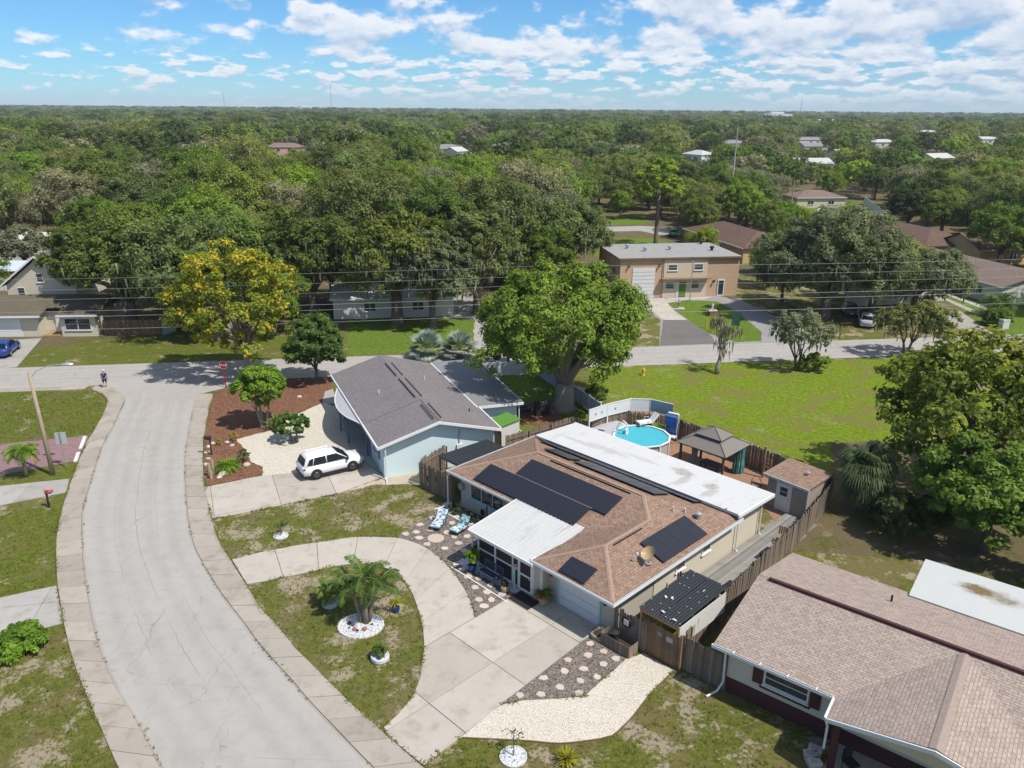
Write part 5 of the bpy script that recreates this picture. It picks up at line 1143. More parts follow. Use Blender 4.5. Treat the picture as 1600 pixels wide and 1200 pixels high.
L_red = leaf_mat('red_blooms', (.4, .04, .03), (.55, .10, .05), nscale=2, hue=0)
def bark_mat(name, a, b):
    n = NT(name); s = n.noise(2.0, 5, .7, vec=n.scaled(6, 6, 1.2)); n.bump(s, .7, .05)
    return n.fin(n.mix(s, a, b), .95, 0, .1)
M_bark = bark_mat('grey_brown_bark', (.10, .082, .064), (.24, .205, .165))
M_barkpale = bark_mat('pale_bark', (.22, .19, .15), (.40, .36, .30))
M_palmtrunk = bark_mat('palm_trunk', (.15, .125, .095), (.30, .26, .205))

def leaf_mesh(name, V, mat):
    """V: (4n,3) corners of n leaves"""
    n = len(V) // 4; me = D.meshes.new(name)
    me.vertices.add(4 * n); me.vertices.foreach_set('co', np.ascontiguousarray(V, dtype=np.float32).ravel())
    me.loops.add(4 * n); me.loops.foreach_set('vertex_index', np.arange(4 * n, dtype=np.int32))
    me.polygons.add(n); me.polygons.foreach_set('loop_start', np.arange(0, 4 * n, 4, dtype=np.int32)); me.polygons.foreach_set('loop_total', np.full(n, 4, dtype=np.int32))
    me.materials.append(mat); me.update(); me.validate(); return me
def unit(a): return a / np.maximum(1e-9, np.linalg.norm(a, axis=-1, keepdims=True))
def leaves_at(g, pos, out, size, up=.45, rnd=.8, aspect=.55):
    """rhombic leaves at pos, facing roughly out and up"""
    n = len(pos); nr = unit(out * .9 + np.array([0, 0, up]) + g.normal(size=(n, 3)) * rnd * .42)
    t = unit(np.cross(nr, g.normal(size=(n, 3)))); b = np.cross(nr, t)
    L = size * g.uniform(.6, 1.35, (n, 1)); W = L * aspect
    bend = nr * (-.12) * L
    V = np.stack([pos - t * L * .5 + bend, pos + b * W * .5, pos + t * L * .5 + bend, pos - b * W * .5], 1)
    return V.reshape(-1, 3)
def lobe_crown(seed, rx, ry, z0, z1, nl, clumps, per, size, lr=.42, low=-.25, flat=.8, hole=.0, up=.45):
    """leaves on clumps, clumps on lobes, lobes round a dome; returns leaf corners, lobe centres"""
    g = np.random.default_rng(seed); zc, rz = (z0 + z1) / 2, (z1 - z0) / 2
    i = np.arange(nl); sinE = low + (1 - low) * (i + .5) / nl; cosE = np.sqrt(np.maximum(0, 1 - sinE ** 2)); ph = i * 2.39996 + g.uniform(0, 6)
    k = g.uniform(.48, .74, nl)
    C = np.stack([rx * k * cosE * np.cos(ph), ry * k * cosE * np.sin(ph), zc + rz * k * sinE], 1) + g.normal(size=(nl, 3)) * [rx * .06, ry * .06, rz * .05]
    LR = lr * min(rx, ry) * g.uniform(.72, 1.2, nl)
    out = []
    for c, r in zip(C, LR):
        d = unit(g.normal(size=(clumps, 3)) + [0, 0, .35] + unit(c - [0, 0, zc - rz * .3]) * .55)
        cc = c + d * r * g.uniform(.62, 1.0, (clumps, 1)) * [1, 1, flat]
        if hole:
            kp = g.random(clumps) > hole; cc, d = cc[kp], d[kp]
        cr = r * g.uniform(.26, .46, len(cc))
        m = len(cc) * per
        dd = unit(g.normal(size=(m, 3))); rr = np.repeat(cr, per)[:, None] * g.random((m, 1)) ** .45
        pos = np.repeat(cc, per, 0) + dd * rr * [1, 1, flat]
        o_ = unit(dd * .7 + np.repeat(d, per, 0) * .6)
        out.append(leaves_at(g, pos, o_, size, up))
    return np.concatenate(out), C
def limbs(seed, C, h0, r0, zfork, frac=.75, n=None, lean=(0, 0), wig=.35, base_flare=1.5, multi=1, spread=.5):
    """trunk(s) with limbs reaching towards lobe centres"""
    g = random.Random(seed); m = MB()
    for q in range(multi):
        a = 6.28 * q / multi + g.uniform(0, 1); bx = spread * math.cos(a) if multi > 1 else 0; by = spread * math.sin(a) if multi > 1 else 0
        f = Vector((lean[0] + bx * 2.2, lean[1] + by * 2.2, zfork)); rr = r0 if multi == 1 else r0 * .7
        m.tube([(bx, by, -.1), (bx * 1.2, by * 1.2, zfork * .12), (bx * 1.5 + lean[0] * .5, by * 1.5 + lean[1] * .5, zfork * .55), tuple(f)], [rr * base_flare, rr * 1.08, rr * .92, rr * .85], 9)
        tg = [Vector(c) for c in C]; g.shuffle(tg)
        for c in tg[:n or len(tg)]:
            if multi > 1 and (c.x * bx + c.y * by) < 0: continue
            e = f.lerp(c, frac); k = rr * g.uniform(.28, .5); md = f.lerp(e, .45) + Vector((g.uniform(-wig, wig), g.uniform(-wig, wig), g.uniform(0, wig) + .12 * (e - f).length))
            m.tube([tuple(f - Vector((0, 0, rr * .4))), tuple(md), tuple(e)], [k, k * .7, k * .22], 6)
    return m
def strips(seed, P_, n, length, width, mat, name='hanging_moss'):
    """tapering strands hanging from points"""
    g = np.random.default_rng(seed); k = len(P_); idx = g.integers(0, k, n); p = P_[idx] + g.normal(size=(n, 3)) * [.35, .35, .2]
    a = g.uniform(0, 6.28, n); t = np.stack([np.cos(a), np.sin(a), np.zeros(n)], 1); L = length * g.uniform(.35, 1.3, (n, 1)); w = width * g.uniform(.6, 1.4, (n, 1))
    dn = np.concatenate([g.normal(size=(n, 2)) * .07, -np.ones((n, 1))], 1)
    V = np.stack([p - t * w * .5, p + t * w * .5, p + dn * L * .6 + t * w * .35, p + dn * L - t * w * .1], 1).reshape(-1, 3)
    return leaf_mesh(name, V, mat)
PROTO = {}
def proto(key, leaf, seed, rx, ry, z0, z1, nl, cl, per, size, trunk=(.35, None), moss=0, bark=None, **k):
    V, C = lobe_crown(seed, rx, ry, z0, z1, nl, cl, per, size, **k)
    zf = trunk[1] or z0 + (z1 - z0) * .12
    tm = limbs(seed, C, 0, trunk[0], zf, n=9).mesh('trunk', bark or M_bark, True)
    mm = None
    if moss:
        pts = V[::4]; low = pts[pts[:, 2] < np.quantile(pts[:, 2], .75)]; mm = strips(seed + 1, low, moss, 1.1, .2, L_moss)
    PROTO[key] = (leaf_mesh('crown', V, leaf), tm, mm, z1); return PROTO[key]
def plant_tree(key, name, label, x, y, s=1.0, rz=0.0, group=None, cat='tree', sz=None):
    cr, tm, mm, h = PROTO[key]
    t = thing(name, label, cat, (x, y, 0), rz, group); t.scale = (s, s, sz or s)
    link('trunk', tm, t); link('crown', cr, t)
    if mm: link('hanging_moss', mm, t)['kind'] = 'stuff'
    return t
# prototypes for the woods (each is the mesh of many real trees)
proto('oak_a', L_oak, 1, 6.2, 6.0, 1.8, 12.5, 24, 14, 62, .34, (.5, 3.0), moss=260, low=-.6)
proto('oak_b', L_olive, 2, 7.0, 6.2, 1.6, 11.5, 25, 14, 60, .34, (.55, 2.8), moss=300, low=-.6)
proto('oak_c', L_oak, 3, 5.2, 5.6, 1.6, 11.0, 22, 14, 60, .34, (.42, 3.0), moss=120, low=-.6)
proto('green_a', L_green, 4, 5.6, 5.2, 1.2, 11.0, 22, 14, 62, .34, (.36, 2.8), low=-.4)
proto('green_b', L_green, 5, 4.4, 4.8, 1.0, 9.5, 20, 13, 60, .32, (.3, 2.4), low=-.4)
proto('lime_a', L_lime, 6, 4.8, 4.6, 1.2, 9.8, 20, 13, 60, .32, (.32, 2.6), low=-.6)
proto('dark_a', L_dark, 7, 5.0, 5.2, 1.0, 12.0, 22, 14, 60, .34, (.4, 2.6), low=-.45)
proto('grey_a', L_greymoss, 8, 5.8, 5.6, 1.8, 11.0, 22, 13, 44, .32, (.45, 3.0), moss=500, hole=.12, low=-.5)
proto('pine_a', L_pine, 9, 4.2, 4.2, 5.0, 15.5, 18, 8, 46, .42, (.34, 9.5), low=-.55, lr=.34, flat=.5)
# low detail crowns for the far wood
for i, (lf, rx, h) in enumerate(((L_oak, 6.5, 12), (L_olive, 6.8, 11.5), (L_green, 5.6, 11), (L_dark, 6.0, 13), (L_greymoss, 6.0, 11), (L_lime, 5.0, 10))):
    proto('far_%d' % i, lf, 40 + i, rx, rx, 1.5, h, 15, 10, 18, .70, (.4, 2.6), low=-.3)

# --- the trees that stand out one by one
def hero(name, label, x, y, leaf, seed, rx, ry, z0, z1, nl, cl, per, size, tr, bark=None, moss=0, off=(0, 0), cat='tree', trn=14, rz=0, mossl=1.1, **k):
    lk = {a: k.pop(a) for a in ('multi', 'spread', 'lean', 'frac', 'wig', 'base_flare') if a in k}
    V, C = lobe_crown(seed, rx, ry, z0, z1, nl, cl, per, size, **k)
    V = V + np.array([off[0], off[1], 0]); C = C + np.array([off[0], off[1], 0])
    t = thing(name, label, cat, (x, y, 0), rz)
    limbs(seed, C, 0, tr[0], tr[1], n=trn, **lk).build('trunk', bark or M_bark, t, True)
    link('crown', leaf_mesh('crown', V, leaf), t)
    if moss:
        p = V[::4]; link('hanging_moss', strips(seed, p[p[:, 2] < np.quantile(p[:, 2], .65)], moss, mossl, .22, L_moss), t)['kind'] = 'stuff'
    return t
hero('shade_tree', 'huge bright green spreading tree with thick grey trunk behind the house', 4.6, 64.6, L_mango, 101, 8.8, 7.8, 1.5, 14.4, 54, 17, 70, .30, (.95, 2.4), bark=M_barkpale, trn=20, lr=.25, low=-.72, base_flare=1.4, hole=.08)
hero('flowering_tree', 'tall tree covered in golden yellow blossom at the street corner', -25.9, 72.6, L_yellow, 102, 7.0, 6.6, 1.2, 14.2, 54, 14, 54, .32, (.34, 2.8), bark=M_barkpale, trn=26, lr=.23, low=-.85, hole=.36, off=(-.9, 0))
hero('cedar_tree', 'dark green cedar right of the yellow-flowering tree', -18.8, 71.1, L_cedar, 103, 3.5, 3.4, .9, 7.2, 34, 13, 56, .24, (.16, 1.3), trn=16, lr=.28, low=-.85, flat=.8)
hero('clipped_tree', 'round bright green clipped tree on several pale trunks in the mulch bed', -20.6, 60.1, L_bright, 104, 2.35, 2.25, 1.55, 5.5, 22, 13, 60, .22, (.15, 1.5), bark=M_barkpale, trn=14, lr=.36, low=-.75, multi=3, spread=.28)
hero('tall_tree', 'tall yellow-tinged tree filling the right edge above the cabbage palm', 32.0, 48.6, L_yellow2, 105, 8.6, 7.4, 1.6, 12.2, 50, 14, 40, .38, (.4, 3.2), trn=24, lr=.25, low=-.8, hole=.12)
hero('dense_tree', 'dense dark green tree at the right edge behind the tan roof house', 28.6, 41.4, L_green, 106, 5.0, 4.4, .5, 7.4, 32, 14, 56, .30, (.26, 1.8), trn=18, lr=.30, low=-.75)
hero('dense_shrub', 'dark green shrub at the foot of the right edge trees', 24.6, 43.0, L_dark, 107, 2.8, 2.2, .0, 2.9, 16, 12, 50, .26, (.1, .5), trn=8, lr=.34, low=-.5, cat='shrub')
hero('dense_shrub', 'green shrub below the dense tree at the right edge', 31.5, 36.6, L_green, 108, 3.6, 3.0, .0, 4.4, 18, 12, 50, .28, (.12, .8), trn=8, lr=.34, low=-.5, cat='shrub')
hero('evergreen_shrub', 'tall dark evergreen shrub left of the big tree by the white fence', -.4, 76.6, L_dark, 109, 2.6, 2.4, .0, 6.2, 18, 12, 56, .32, (.16, 1.0), trn=10, lr=.42, low=-.85, cat='shrub')
hero('evergreen_shrub', 'low green shrub under the big tree beside the white fence', 7.6, 66.2, L_green, 110, 1.3, 1.1, .0, 1.6, 10, 10, 46, .22, (.06, .4), trn=6, lr=.4, low=-.5, cat='shrub')
hero('lean_tree', 'mossy half-bare tree leaning by the cross street at the vacant lot', 29.3, 76.4, L_greymoss, 111, 3.5, 3.0, 1.3, 6.4, 24, 10, 26, .26, (.24, 1.2), trn=14, lr=.3, moss=240, mossl=.8, hole=.15, multi=2, spread=.25, low=-.4)
hero('roadside_shrub', 'round green shrub at the foot of the mossy half-bare tree', 30.8, 75.9, L_green, 112, 1.5, 1.3, 0, 1.9, 10, 10, 46, .24, (.06, .4), trn=6, lr=.4, low=-.5, cat='shrub')
hero('moss_tree', 'wide mossy tree with dangling strands in front of the white yard wall', 42.6, 81.2, L_olive, 113, 5.2, 3.6, 1.2, 6.2, 30, 11, 30, .28, (.22, 1.5), trn=16, lr=.28, moss=330, mossl=.8, hole=.15, multi=2, spread=.25, off=(.6, 0), low=-.4)
hero('grey_oak', 'large grey-green oak right of the peach building', 40.0, 97.5, L_greyoak, 114, 11.4, 8.6, 1.0, 14.4, 60, 15, 62, .36, (.7, 3.0), trn=24, lr=.27, moss=900, low=-.7)
hero('grey_oak', 'second grey-green oak merging to the right of the large one', 53.0, 101.0, L_greyoak, 115, 8.2, 6.8, 1.0, 8.8, 36, 14, 56, .36, (.5, 2.4), trn=18, lr=.3, moss=500, low=-.5)
hero('yard_oak', 'big moss-hung oak on the lawn behind the pale blue house', -14.2, 93.4, L_oak, 116, 8.2, 6.6, 2.4, 14.6, 40, 14, 58, .36, (.75, 3.6), trn=20, lr=.28, moss=900, low=-.7)
hero('yard_oak', 'tall oak rising left of the white house behind the cedar', -25.5, 97.5, L_oak, 131, 7.6, 6.6, 1.8, 14.0, 36, 14, 56, .36, (.6, 3.0), trn=18, lr=.28, moss=500, low=-.65)
hero('yard_oak', 'broad olive oak right over the roof of the white house', -4.6, 98.5, L_olive, 132, 6.6, 6.0, 3.0, 13.6, 34, 14, 54, .36, (.55, 3.4), trn=18, lr=.28, moss=500, low=-.55)
hero('yard_oak', 'moss-hung oak left of the pale lane behind the big tree', -11.0, 109.5, L_oak, 117, 8.4, 7.2, 3.0, 16.0, 38, 14, 56, .36, (.7, 3.8), trn=20, lr=.3, moss=900, low=-.45)
hero('yard_oak', 'broad dark oak spreading over the cream house and brown fence', -45.6, 91.0, L_oak, 118, 10.2, 7.0, 2.0, 14.4, 56, 15, 62, .36, (.6, 3.0), trn=22, lr=.26, low=-.7, moss=120)
hero('yard_oak', 'olive oak close behind the yellow-flowering tree', -35.0, 95.0, L_oak, 119, 7.4, 6.6, 1.6, 13.5, 36, 14, 56, .36, (.5, 2.8), trn=16, lr=.3, moss=400, low=-.5)
hero('yard_oak', 'low-branched oak in front of the white house, nearest the silver palms', -9.6, 91.2, L_greyoak, 133, 6.2, 5.0, 2.0, 12.6, 34, 14, 54, .34, (.45, 3.0), trn=16, lr=.28, moss=420, low=-.7)
hero('yard_oak', 'spreading oak over the verge between yellow-flowering tree and cream house', -33.5, 85.2, L_oak, 134, 5.8, 4.6, 2.4, 11.5, 32, 14, 54, .34, (.4, 3.0), trn=16, lr=.28, moss=150, low=-.6)
hero('shade_oak', 'mossy oak left of the peach building over the back lawn', 8.0, 118, L_olive, 120, 8.8, 7.4, 2.0, 13.0, 42, 14, 56, .36, (.6, 3.0), trn=20, lr=.28, moss=800, low=-.45)
hero('low_tree', 'round grey-leaved low tree in front of the white house at far left', -78.0, 124, L_greymoss, 121, 4.6, 4.2, 1.2, 7.0, 18, 12, 44, .40, (.3, 1.6), trn=12, lr=.34, low=-.6)
# bare moss-hung tree on the vacant lot
def bare_tree(name, label, x, y, h, seed, mossn):
    g = random.Random(seed); m = MB(); tips = []
    def grow(p, d, L, r, lev):
        k = 3; pts = [p]; q = Vector(p); dd = Vector(d)
        for i in range(k):
            dd = (dd + Vector((g.uniform(-.25, .25), g.uniform(-.25, .25), g.uniform(-.05, .2)))).normalized(); q = q + dd * L / k; pts.append(tuple(q))
        m.tube(pts, [r, r * .88, r * .75, r * .6], 7 if lev < 2 else 5)
        tips.extend(pts[1:])
        if lev < 3:
            for i in range(3 if lev == 0 else 2):
                a = g.uniform(0, 6.28); s_ = g.uniform(.45, .8); nd = (dd + Vector((math.cos(a) * s_, math.sin(a) * s_, .15))).normalized(); grow(pts[-1 if i < 2 else -2], nd, L * g.uniform(.6, .8), r * .58, lev + 1)
    grow((0, 0, -.1), (.05, 0, 1), h * .42, h * .045, 0)
    t = thing(name, label, 'tree', (x, y, 0)); m.build('trunk', M_barkpale, t, True)
    P_ = np.array([p for p in tips if p[2] > h * .3]); link('hanging_moss', strips(seed, P_, mossn, 1.0, .16, L_moss), t)['kind'] = 'stuff'
    return t
bare_tree('bare_tree', 'bare moss-draped tree standing alone on the vacant lot', 20.6, 74.7, 6.2, 5, 190)

# --- palms
def frond_leaflets(g, curve, n, L, w, droop):
    """leaflets along a rachis; returns corners"""
    V = []
    for i in range(n):
        t = (i + 1) / n; k = t * (len(curve) - 1); a = int(min(k, len(curve) - 2)); p = curve[a].lerp(curve[a + 1], k - a); d = (curve[a + 1] - curve[a]).normalized()
        s = d.cross(Vector((0, 0, 1))).normalized(); up = s.cross(d)
        l_ = L * (math.sin(math.pi * (.12 + .83 * t)) ** .7) * g.uniform(.85, 1.15)
        for sg in (-1, 1):
            e = (s * sg * .8 + d * .5 + up * g.uniform(-.1, .35) + Vector((0, 0, -droop))).normalized()
            q = p + e * l_ * .55 + Vector((0, 0, .03)); r = p + e * l_ + Vector((0, 0, -droop * l_ * .35)); wv = d * w
            V += [p - wv * .5, p + wv * .5, q + wv * .5, r] if i % 2 else [p + wv * .5, q + wv * .4, r, q - wv * .6]
    return V
def feather_palm(name, label, x, y, trunks, flen, nf, seed, leaf=None, cat='palm', lw=.055, ll=.55):
    g = random.Random(seed); t = thing(name, label, cat, (x, y, 0))
    for bx, by, tx, ty, h, r in trunks:
        MB().tube([(bx, by, -.05), (bx + (tx - bx) * .3, by + (ty - by) * .3, h * .35), (bx + (tx - bx) * .7, by + (ty - by) * .7, h * .72), (tx, ty, h)], [r * 1.35, r, r * .85, r * .7], 9).build('trunk', M_palmtrunk, t, True)
        for i in range(nf):
            a = 6.2832 * (i * .381966) + g.uniform(-.2, .2); up = 1.15 - 1.35 * (i / nf) + g.uniform(-.1, .1); L = flen * g.uniform(.85, 1.12)
            cv = []; p = Vector((tx, ty, h)); el = up
            for k in range(8):
                cv.append(p.copy()); p = p + Vector((math.cos(a) * math.cos(el), math.sin(a) * math.cos(el), math.sin(el))) * L / 7; el -= .13 + .055 * k
            V = frond_leaflets(g, cv, 30, ll, lw, .35)
            dead = i > nf * .9
            f = link('frond', leaf_mesh('frond', np.array([tuple(v) for v in V]), L_brownfrond if dead else (leaf or L_palm)), t)
            MB().tube([tuple(c) for c in cv], [.03, .028, .024, .02, .016, .012, .009, .006], 4).build('midrib', plain('frond_midrib', (.20, .24, .07), .7), f)
    return t
feather_palm('queen_palm', 'multi-trunk feathery palm in the white pebble ring on the front lawn', -7.5, 33.8, [(-.15, .05, -.6, .3, 2.0, .10), (.1, -.05, .1, .15, 2.6, .12), (.2, .1, .7, .2, 2.1, .10)], 1.65, 10, 3, lw=.065, ll=.42)
feather_palm('feather_palm', 'small feathery palm cut by the left edge beside the paver drive', -34.6, 50.3, [(0, 0, 0, 0, 1.9, .13)], 1.3, 14, 4, leaf=L_bright)
feather_palm('pindo_palm', 'stout arching palm on the lawn before the white duplex', 63.4, 99.5, [(0, 0, 0, 0, 1.7, .28)], 3.0, 20, 6, lw=.10, ll=.8)
def fan(g, base, d, L, n, w, spread=2.6, droop=.25):
    s = d.cross(Vector((0, 0, 1))); s = s.normalized() if s.length > .05 else Vector((1, 0, 0)); V = []
    for i in range(n):
        a = -spread / 2 + spread * i / (n - 1); e = (d * math.cos(a) + s * math.sin(a)).normalized(); l_ = L * (1 - .12 * abs(a)) * g.uniform(.9, 1.08); q = base + e * l_ * .6; r = base + e * l_ + Vector((0, 0, -droop * l_)); wv = (d * -math.sin(a) + s * math.cos(a)).normalized() * w
        V += [base, q - wv * .5, r, q + wv * .5]
    return V
def fan_palm(name, label, x, y, h, r, nf, L, leaf, seed, pet=.8, blades=16, w=.09, elev=(-.7, 1.3), skirt=0, droop=.3, group=None, parts=True):
    g = random.Random(seed); t = thing(name, label, 'palm', (x, y, 0), 0, group)
    MB().tube([(0, 0, -.05), (0, 0, h * .5), (0, 0, h)], [r * 1.2, r, r * .95], 9).build('trunk', M_palmtrunk, t, True)
    allV = []
    for i in range(nf + skirt):
        a = i * 2.39996 + g.uniform(-.2, .2)
        el = elev[1] - (elev[1] - elev[0]) * (i / nf) + g.uniform(-.15, .15) if i < nf else -1.0 + g.uniform(-.3, .2)
        d = Vector((math.cos(a) * math.cos(el), math.sin(a) * math.cos(el), math.sin(el))); b = Vector((0, 0, h)) + d * pet * g.uniform(.8, 1.15)
        V = fan(g, b, (d + Vector((0, 0, -.25))).normalized(), L * g.uniform(.85, 1.1), blades, w, 2.7, droop)
        if parts:
            f = link('frond', leaf_mesh('frond', np.array([tuple(v) for v in V]), L_brownfrond if i >= nf else leaf), t)
            MB().tube([(0, 0, h), tuple(b)], [.03, .018], 4, False).build('stalk', plain('frond_stalk', (.16, .2, .07), .7), f)
        else: allV += V
    if not parts: link('crown', leaf_mesh('crown', np.array([tuple(v) for v in allV]), leaf), t)
    return t
fan_palm('cabbage_palm', 'shaggy cabbage palm with drooping fans beside the brown roofed shed', 23.4, 46.4, 3.0, .24, 60, 1.35, L_cabbage, 1, 1.0, 20, .10, (-.95, 1.35), 14, .55)
fan_palm('silver_palm', 'silver-blue fan palm nearest the flat rear roof of the blue house, left one', -9.0, 78.9, 1.0, .3, 24, 1.5, L_silver, 2, 1.0, 20, .14, (-.1, 1.45), 0, .05)
fan_palm('silver_palm', 'silver-blue fan palm behind the flat rear roof of the blue house, right one', -5.6, 79.3, .9, .3, 22, 1.4, L_silver, 3, .95, 20, .14, (-.1, 1.45), 0, .05)
fan_palm('spiky_palm', 'dark spiky palm left behind the peach building roof', 16.2, 128.5, 2.6, .3, 16, 1.6, L_dark, 4, 1.0, 9, .12, (.1, 1.3), 0, .0)
for i, (x_, y_, h_, lb) in enumerate([(28.6, 231, 15.0, 'very tall slim fan palm above the pines left of centre right'), (18.5, 236, 9.5, 'slim fan palm left of the very tall one'), (47, 245, 9.0, 'fan palm between the far white gables'), (112, 250, 8.5, 'fan palm right of the far green yard'), (104, 190, 6.5, 'fan palm behind the long white yard fence'), (58, 260, 9, 'fan palm under the blue gable house')]):
    fan_palm('tall_palm', lb, x_, y_, h_, .18, 30, 1.5, L_cabbage, 10 + i, .9, 12, .16, (-.8, 1.3), 0, .4, parts=False)
# --- pines
plant_tree('pine_a', 'pine_tree', 'bright green open-crowned pine directly behind the peach building', 27.6, 152, 1.16, 20)
plant_tree('pine_a', 'pine_tree', 'lower bright green pine left of the open-crowned pine', 16.6, 186, .8, 130)
for px_, py_, sc_, kd_, lb_ in ((1196, 372, .62, 'green_b', 'small green tree right of the brown hip roof'), (1222, 362, .6, 'green_a', 'round green tree behind the grey oak left side'), (1250, 356, .5, 'lime_a', 'small lime tree above the left half of the grey oak'), (1178, 352, .55, 'green_b', 'small green tree at the foot of the tall mast')):
    plant_tree(kd_, 'broadleaf_tree', lb_, *G(px_, py_), sc_, px_)
plant_tree('lime_a', 'bright_tree', 'small bright green tree over the brown hip roof beside the pine', 33.6, 138, .62, 60)

# ------------------------------------------------------------------ the woods: trees placed where the photo shows canopy, sight lines to houses and yards kept open
def PJ(x, y, z):
    c, s = math.cos(PITCH), math.sin(PITCH); zz = z - CAMH; dep = y * c - zz * s; up = y * s + zz * c
    u = x / dep; v = up / dep; u, v = u * math.cos(ROLL) + v * math.sin(ROLL), -u * math.sin(ROLL) + v * math.cos(ROLL)
    return 800 + FOC * u, 600 - FOC * v
KEEP = [(928, 376, 1168, 470, 120), (1000, 462, 1310, 545, 110), (928, 336, 1064, 384, 195), (1062, 340, 1160, 396, 160), (1236, 300, 1392, 350, 240), (1318, 343, 1440, 366, 165), (1440, 392, 1640, 480, 125), (1452, 470, 1640, 560, 125),
        (-10, 436, 160, 535, 106), (-10, 366, 66, 436, 140), (512, 482, 556, 500, 100), (655, 440, 770, 548, 122), (384, 398, 462, 412, 126), (536, 498, 745, 556, 95), (1062, 380, 1130, 400, 150),
        (686, 222, 732, 240, 460), (778, 222, 806, 228, 470), (970, 224, 1010, 234, 460), (1072, 232, 1112, 250, 410), (1272, 246, 1304, 258, 350), (1476, 238, 1500, 250, 400), (432, 236, 478, 242, 460), (1452, 345, 1530, 362, 155), (1438, 383, 1462, 398, 140)]
for _l, x_, y_, L_, W_, _r in FARH:
    a_, b_ = PJ(x_, y_, 6.6), PJ(x_, y_, 4.8); hw = L_ * .34 * FOC / (y_ * .943 + 7); KEEP.append((a_[0] - hw, a_[1], a_[0] + hw, b_[1], y_))
BLOCK = [(19.6 + 3, 113, 11.5), (42.5, 148, 13), (76, 152, 13), (70, 118, 14), (86, 141, 8), (-15.5, 100, 7), (-38, 124, 5), (-54, 92, 10), (-86, 137, 9), (-78, 114, 8), (84, 224, 8), (3, 97, 11)] + [(x_, y_, 9) for _, x_, y_, *_q in FARH]
HEROES = [(4.6, 64.6), (40, 97.5), (53, 101), (-15.4, 93.6), (-9, 109), (-45.5, 92.5), (-35, 95), (8.5, 118), (-25.5, 97.5), (-4.6, 98.5), (-78, 124), (27.6, 152), (16.6, 186), (33.6, 138), (28.6, 231)]
gr = random.Random(42); grid = {}; TREES = []
def ok_site(x, y, h, rad, sp):
    if y < far(x) + 6 and y < 400: return False
    if -62 < x < -24 and y < 88: return False
    for bx, by, br_ in BLOCK:
        if (x - bx) ** 2 + (y - by) ** 2 < (br_ + rad * .55) ** 2: return False
    for hx, hy in HEROES:
        if (x - hx) ** 2 + (y - hy) ** 2 < 6.0 ** 2: return False
    if y < 1000:
        px, pt = PJ(x, y, h); _, pb = PJ(x, y, 1.0); dep = y * .943 + 5; pr_ = rad * FOC / dep
        for x0, y0, x1, y1, dist in KEEP:
            if y < dist and px + pr_ * .9 > x0 and px - pr_ * .9 < x1 and pt < y1 and pb > y0: return False
    cx_, cy_ = int(x // 8), int(y // 8)
    for i in range(-2, 3):
        for j in range(-2, 3):
            for (qx, qy) in grid.get((cx_ + i, cy_ + j), ()):
                if (qx - x) ** 2 + (qy - y) ** 2 < sp * sp: return False
    return True
KINDS = [('oak_a', .19), ('oak_b', .16), ('oak_c', .14), ('green_a', .17), ('green_b', .11), ('lime_a', .09), ('dark_a', .06), ('grey_a', .08)]
tries = 0
while tries < 26000:
    tries += 1
    y = 86 + 260 * gr.random() ** 1.15; x = gr.uniform(-.74, .74) * y + gr.uniform(-8, 8)
    k = gr.random(); acc = 0
    nz = math.sin(x * .045 + 1.3) * math.cos(y * .038) ; 
    for kd, w_ in KINDS:
        acc += w_
        if k < acc: break
    if nz > .45 and kd in ('oak_c', 'oak_a'): kd = 'grey_a'
    s = gr.uniform(.70, 1.42) * (1.08 if x < 10 else .84)
    h = PROTO[kd][3] * s; rad = 5.4 * s
    if ok_site(x, y, h, rad, 8.6 if x < 10 else 7.6):
        grid.setdefault((int(x // 8), int(y // 8)), []).append((x, y)); TREES.append((y, x, kd, s))
TREES.sort()
KN = {'oak_a': ('oak_tree', 'dark green oak'), 'oak_b': ('oak_tree', 'olive moss-hung oak'), 'oak_c': ('oak_tree', 'dark rounded oak'), 'green_a': ('broadleaf_tree', 'mid green broadleaf tree'), 'green_b': ('broadleaf_tree', 'smaller broadleaf tree'),
      'lime_a': ('bright_tree', 'bright lime green tree'), 'dark_a': ('evergreen_tree', 'very dark evergreen tree'), 'grey_a': ('moss_tree', 'grey moss-covered tree')}
def zone(px): return 'at far left' if px < 240 else 'behind the yellow-flowering tree' if px < 520 else 'behind the pale blue house' if px < 760 else 'behind the huge shade tree' if px < 930 else 'behind the peach building' if px < 1180 else 'behind the large grey oak' if px < 1400 else 'at far right'
NIND = 290
CELL = {}
for (y, x, kd, s) in TREES[:NIND]:
    px, _ = PJ(x, y, 6); CELL.setdefault((KN[kd], 'front' if y < 125 else 'middle' if y < 165 else 'rear', zone(px)), []).append((px, x, y, kd, s))
ORD = ['leftmost', 'second', 'third', 'fourth', 'fifth', 'sixth', 'seventh', 'eighth', 'ninth', 'tenth', 'eleventh', 'twelfth', 'thirteenth', 'fourteenth']
for ((nm, ds), row, zn), lst in CELL.items():
    lst.sort()
    for i, (px, x, y, kd, s) in enumerate(lst):
        lb = '%s in the %s woods %s' % (ds, row, zn)
        if len(lst) > 1: lb = ('leftmost ' + lb) if i == 0 else '%s %s from left, %s woods %s' % (ORD[min(i, 13)], ds, row, zn)
        plant_tree(kd, nm, lb, x, y, s, gr.uniform(0, 360), '%ss in the %s woods %s' % (ds, row, zn))
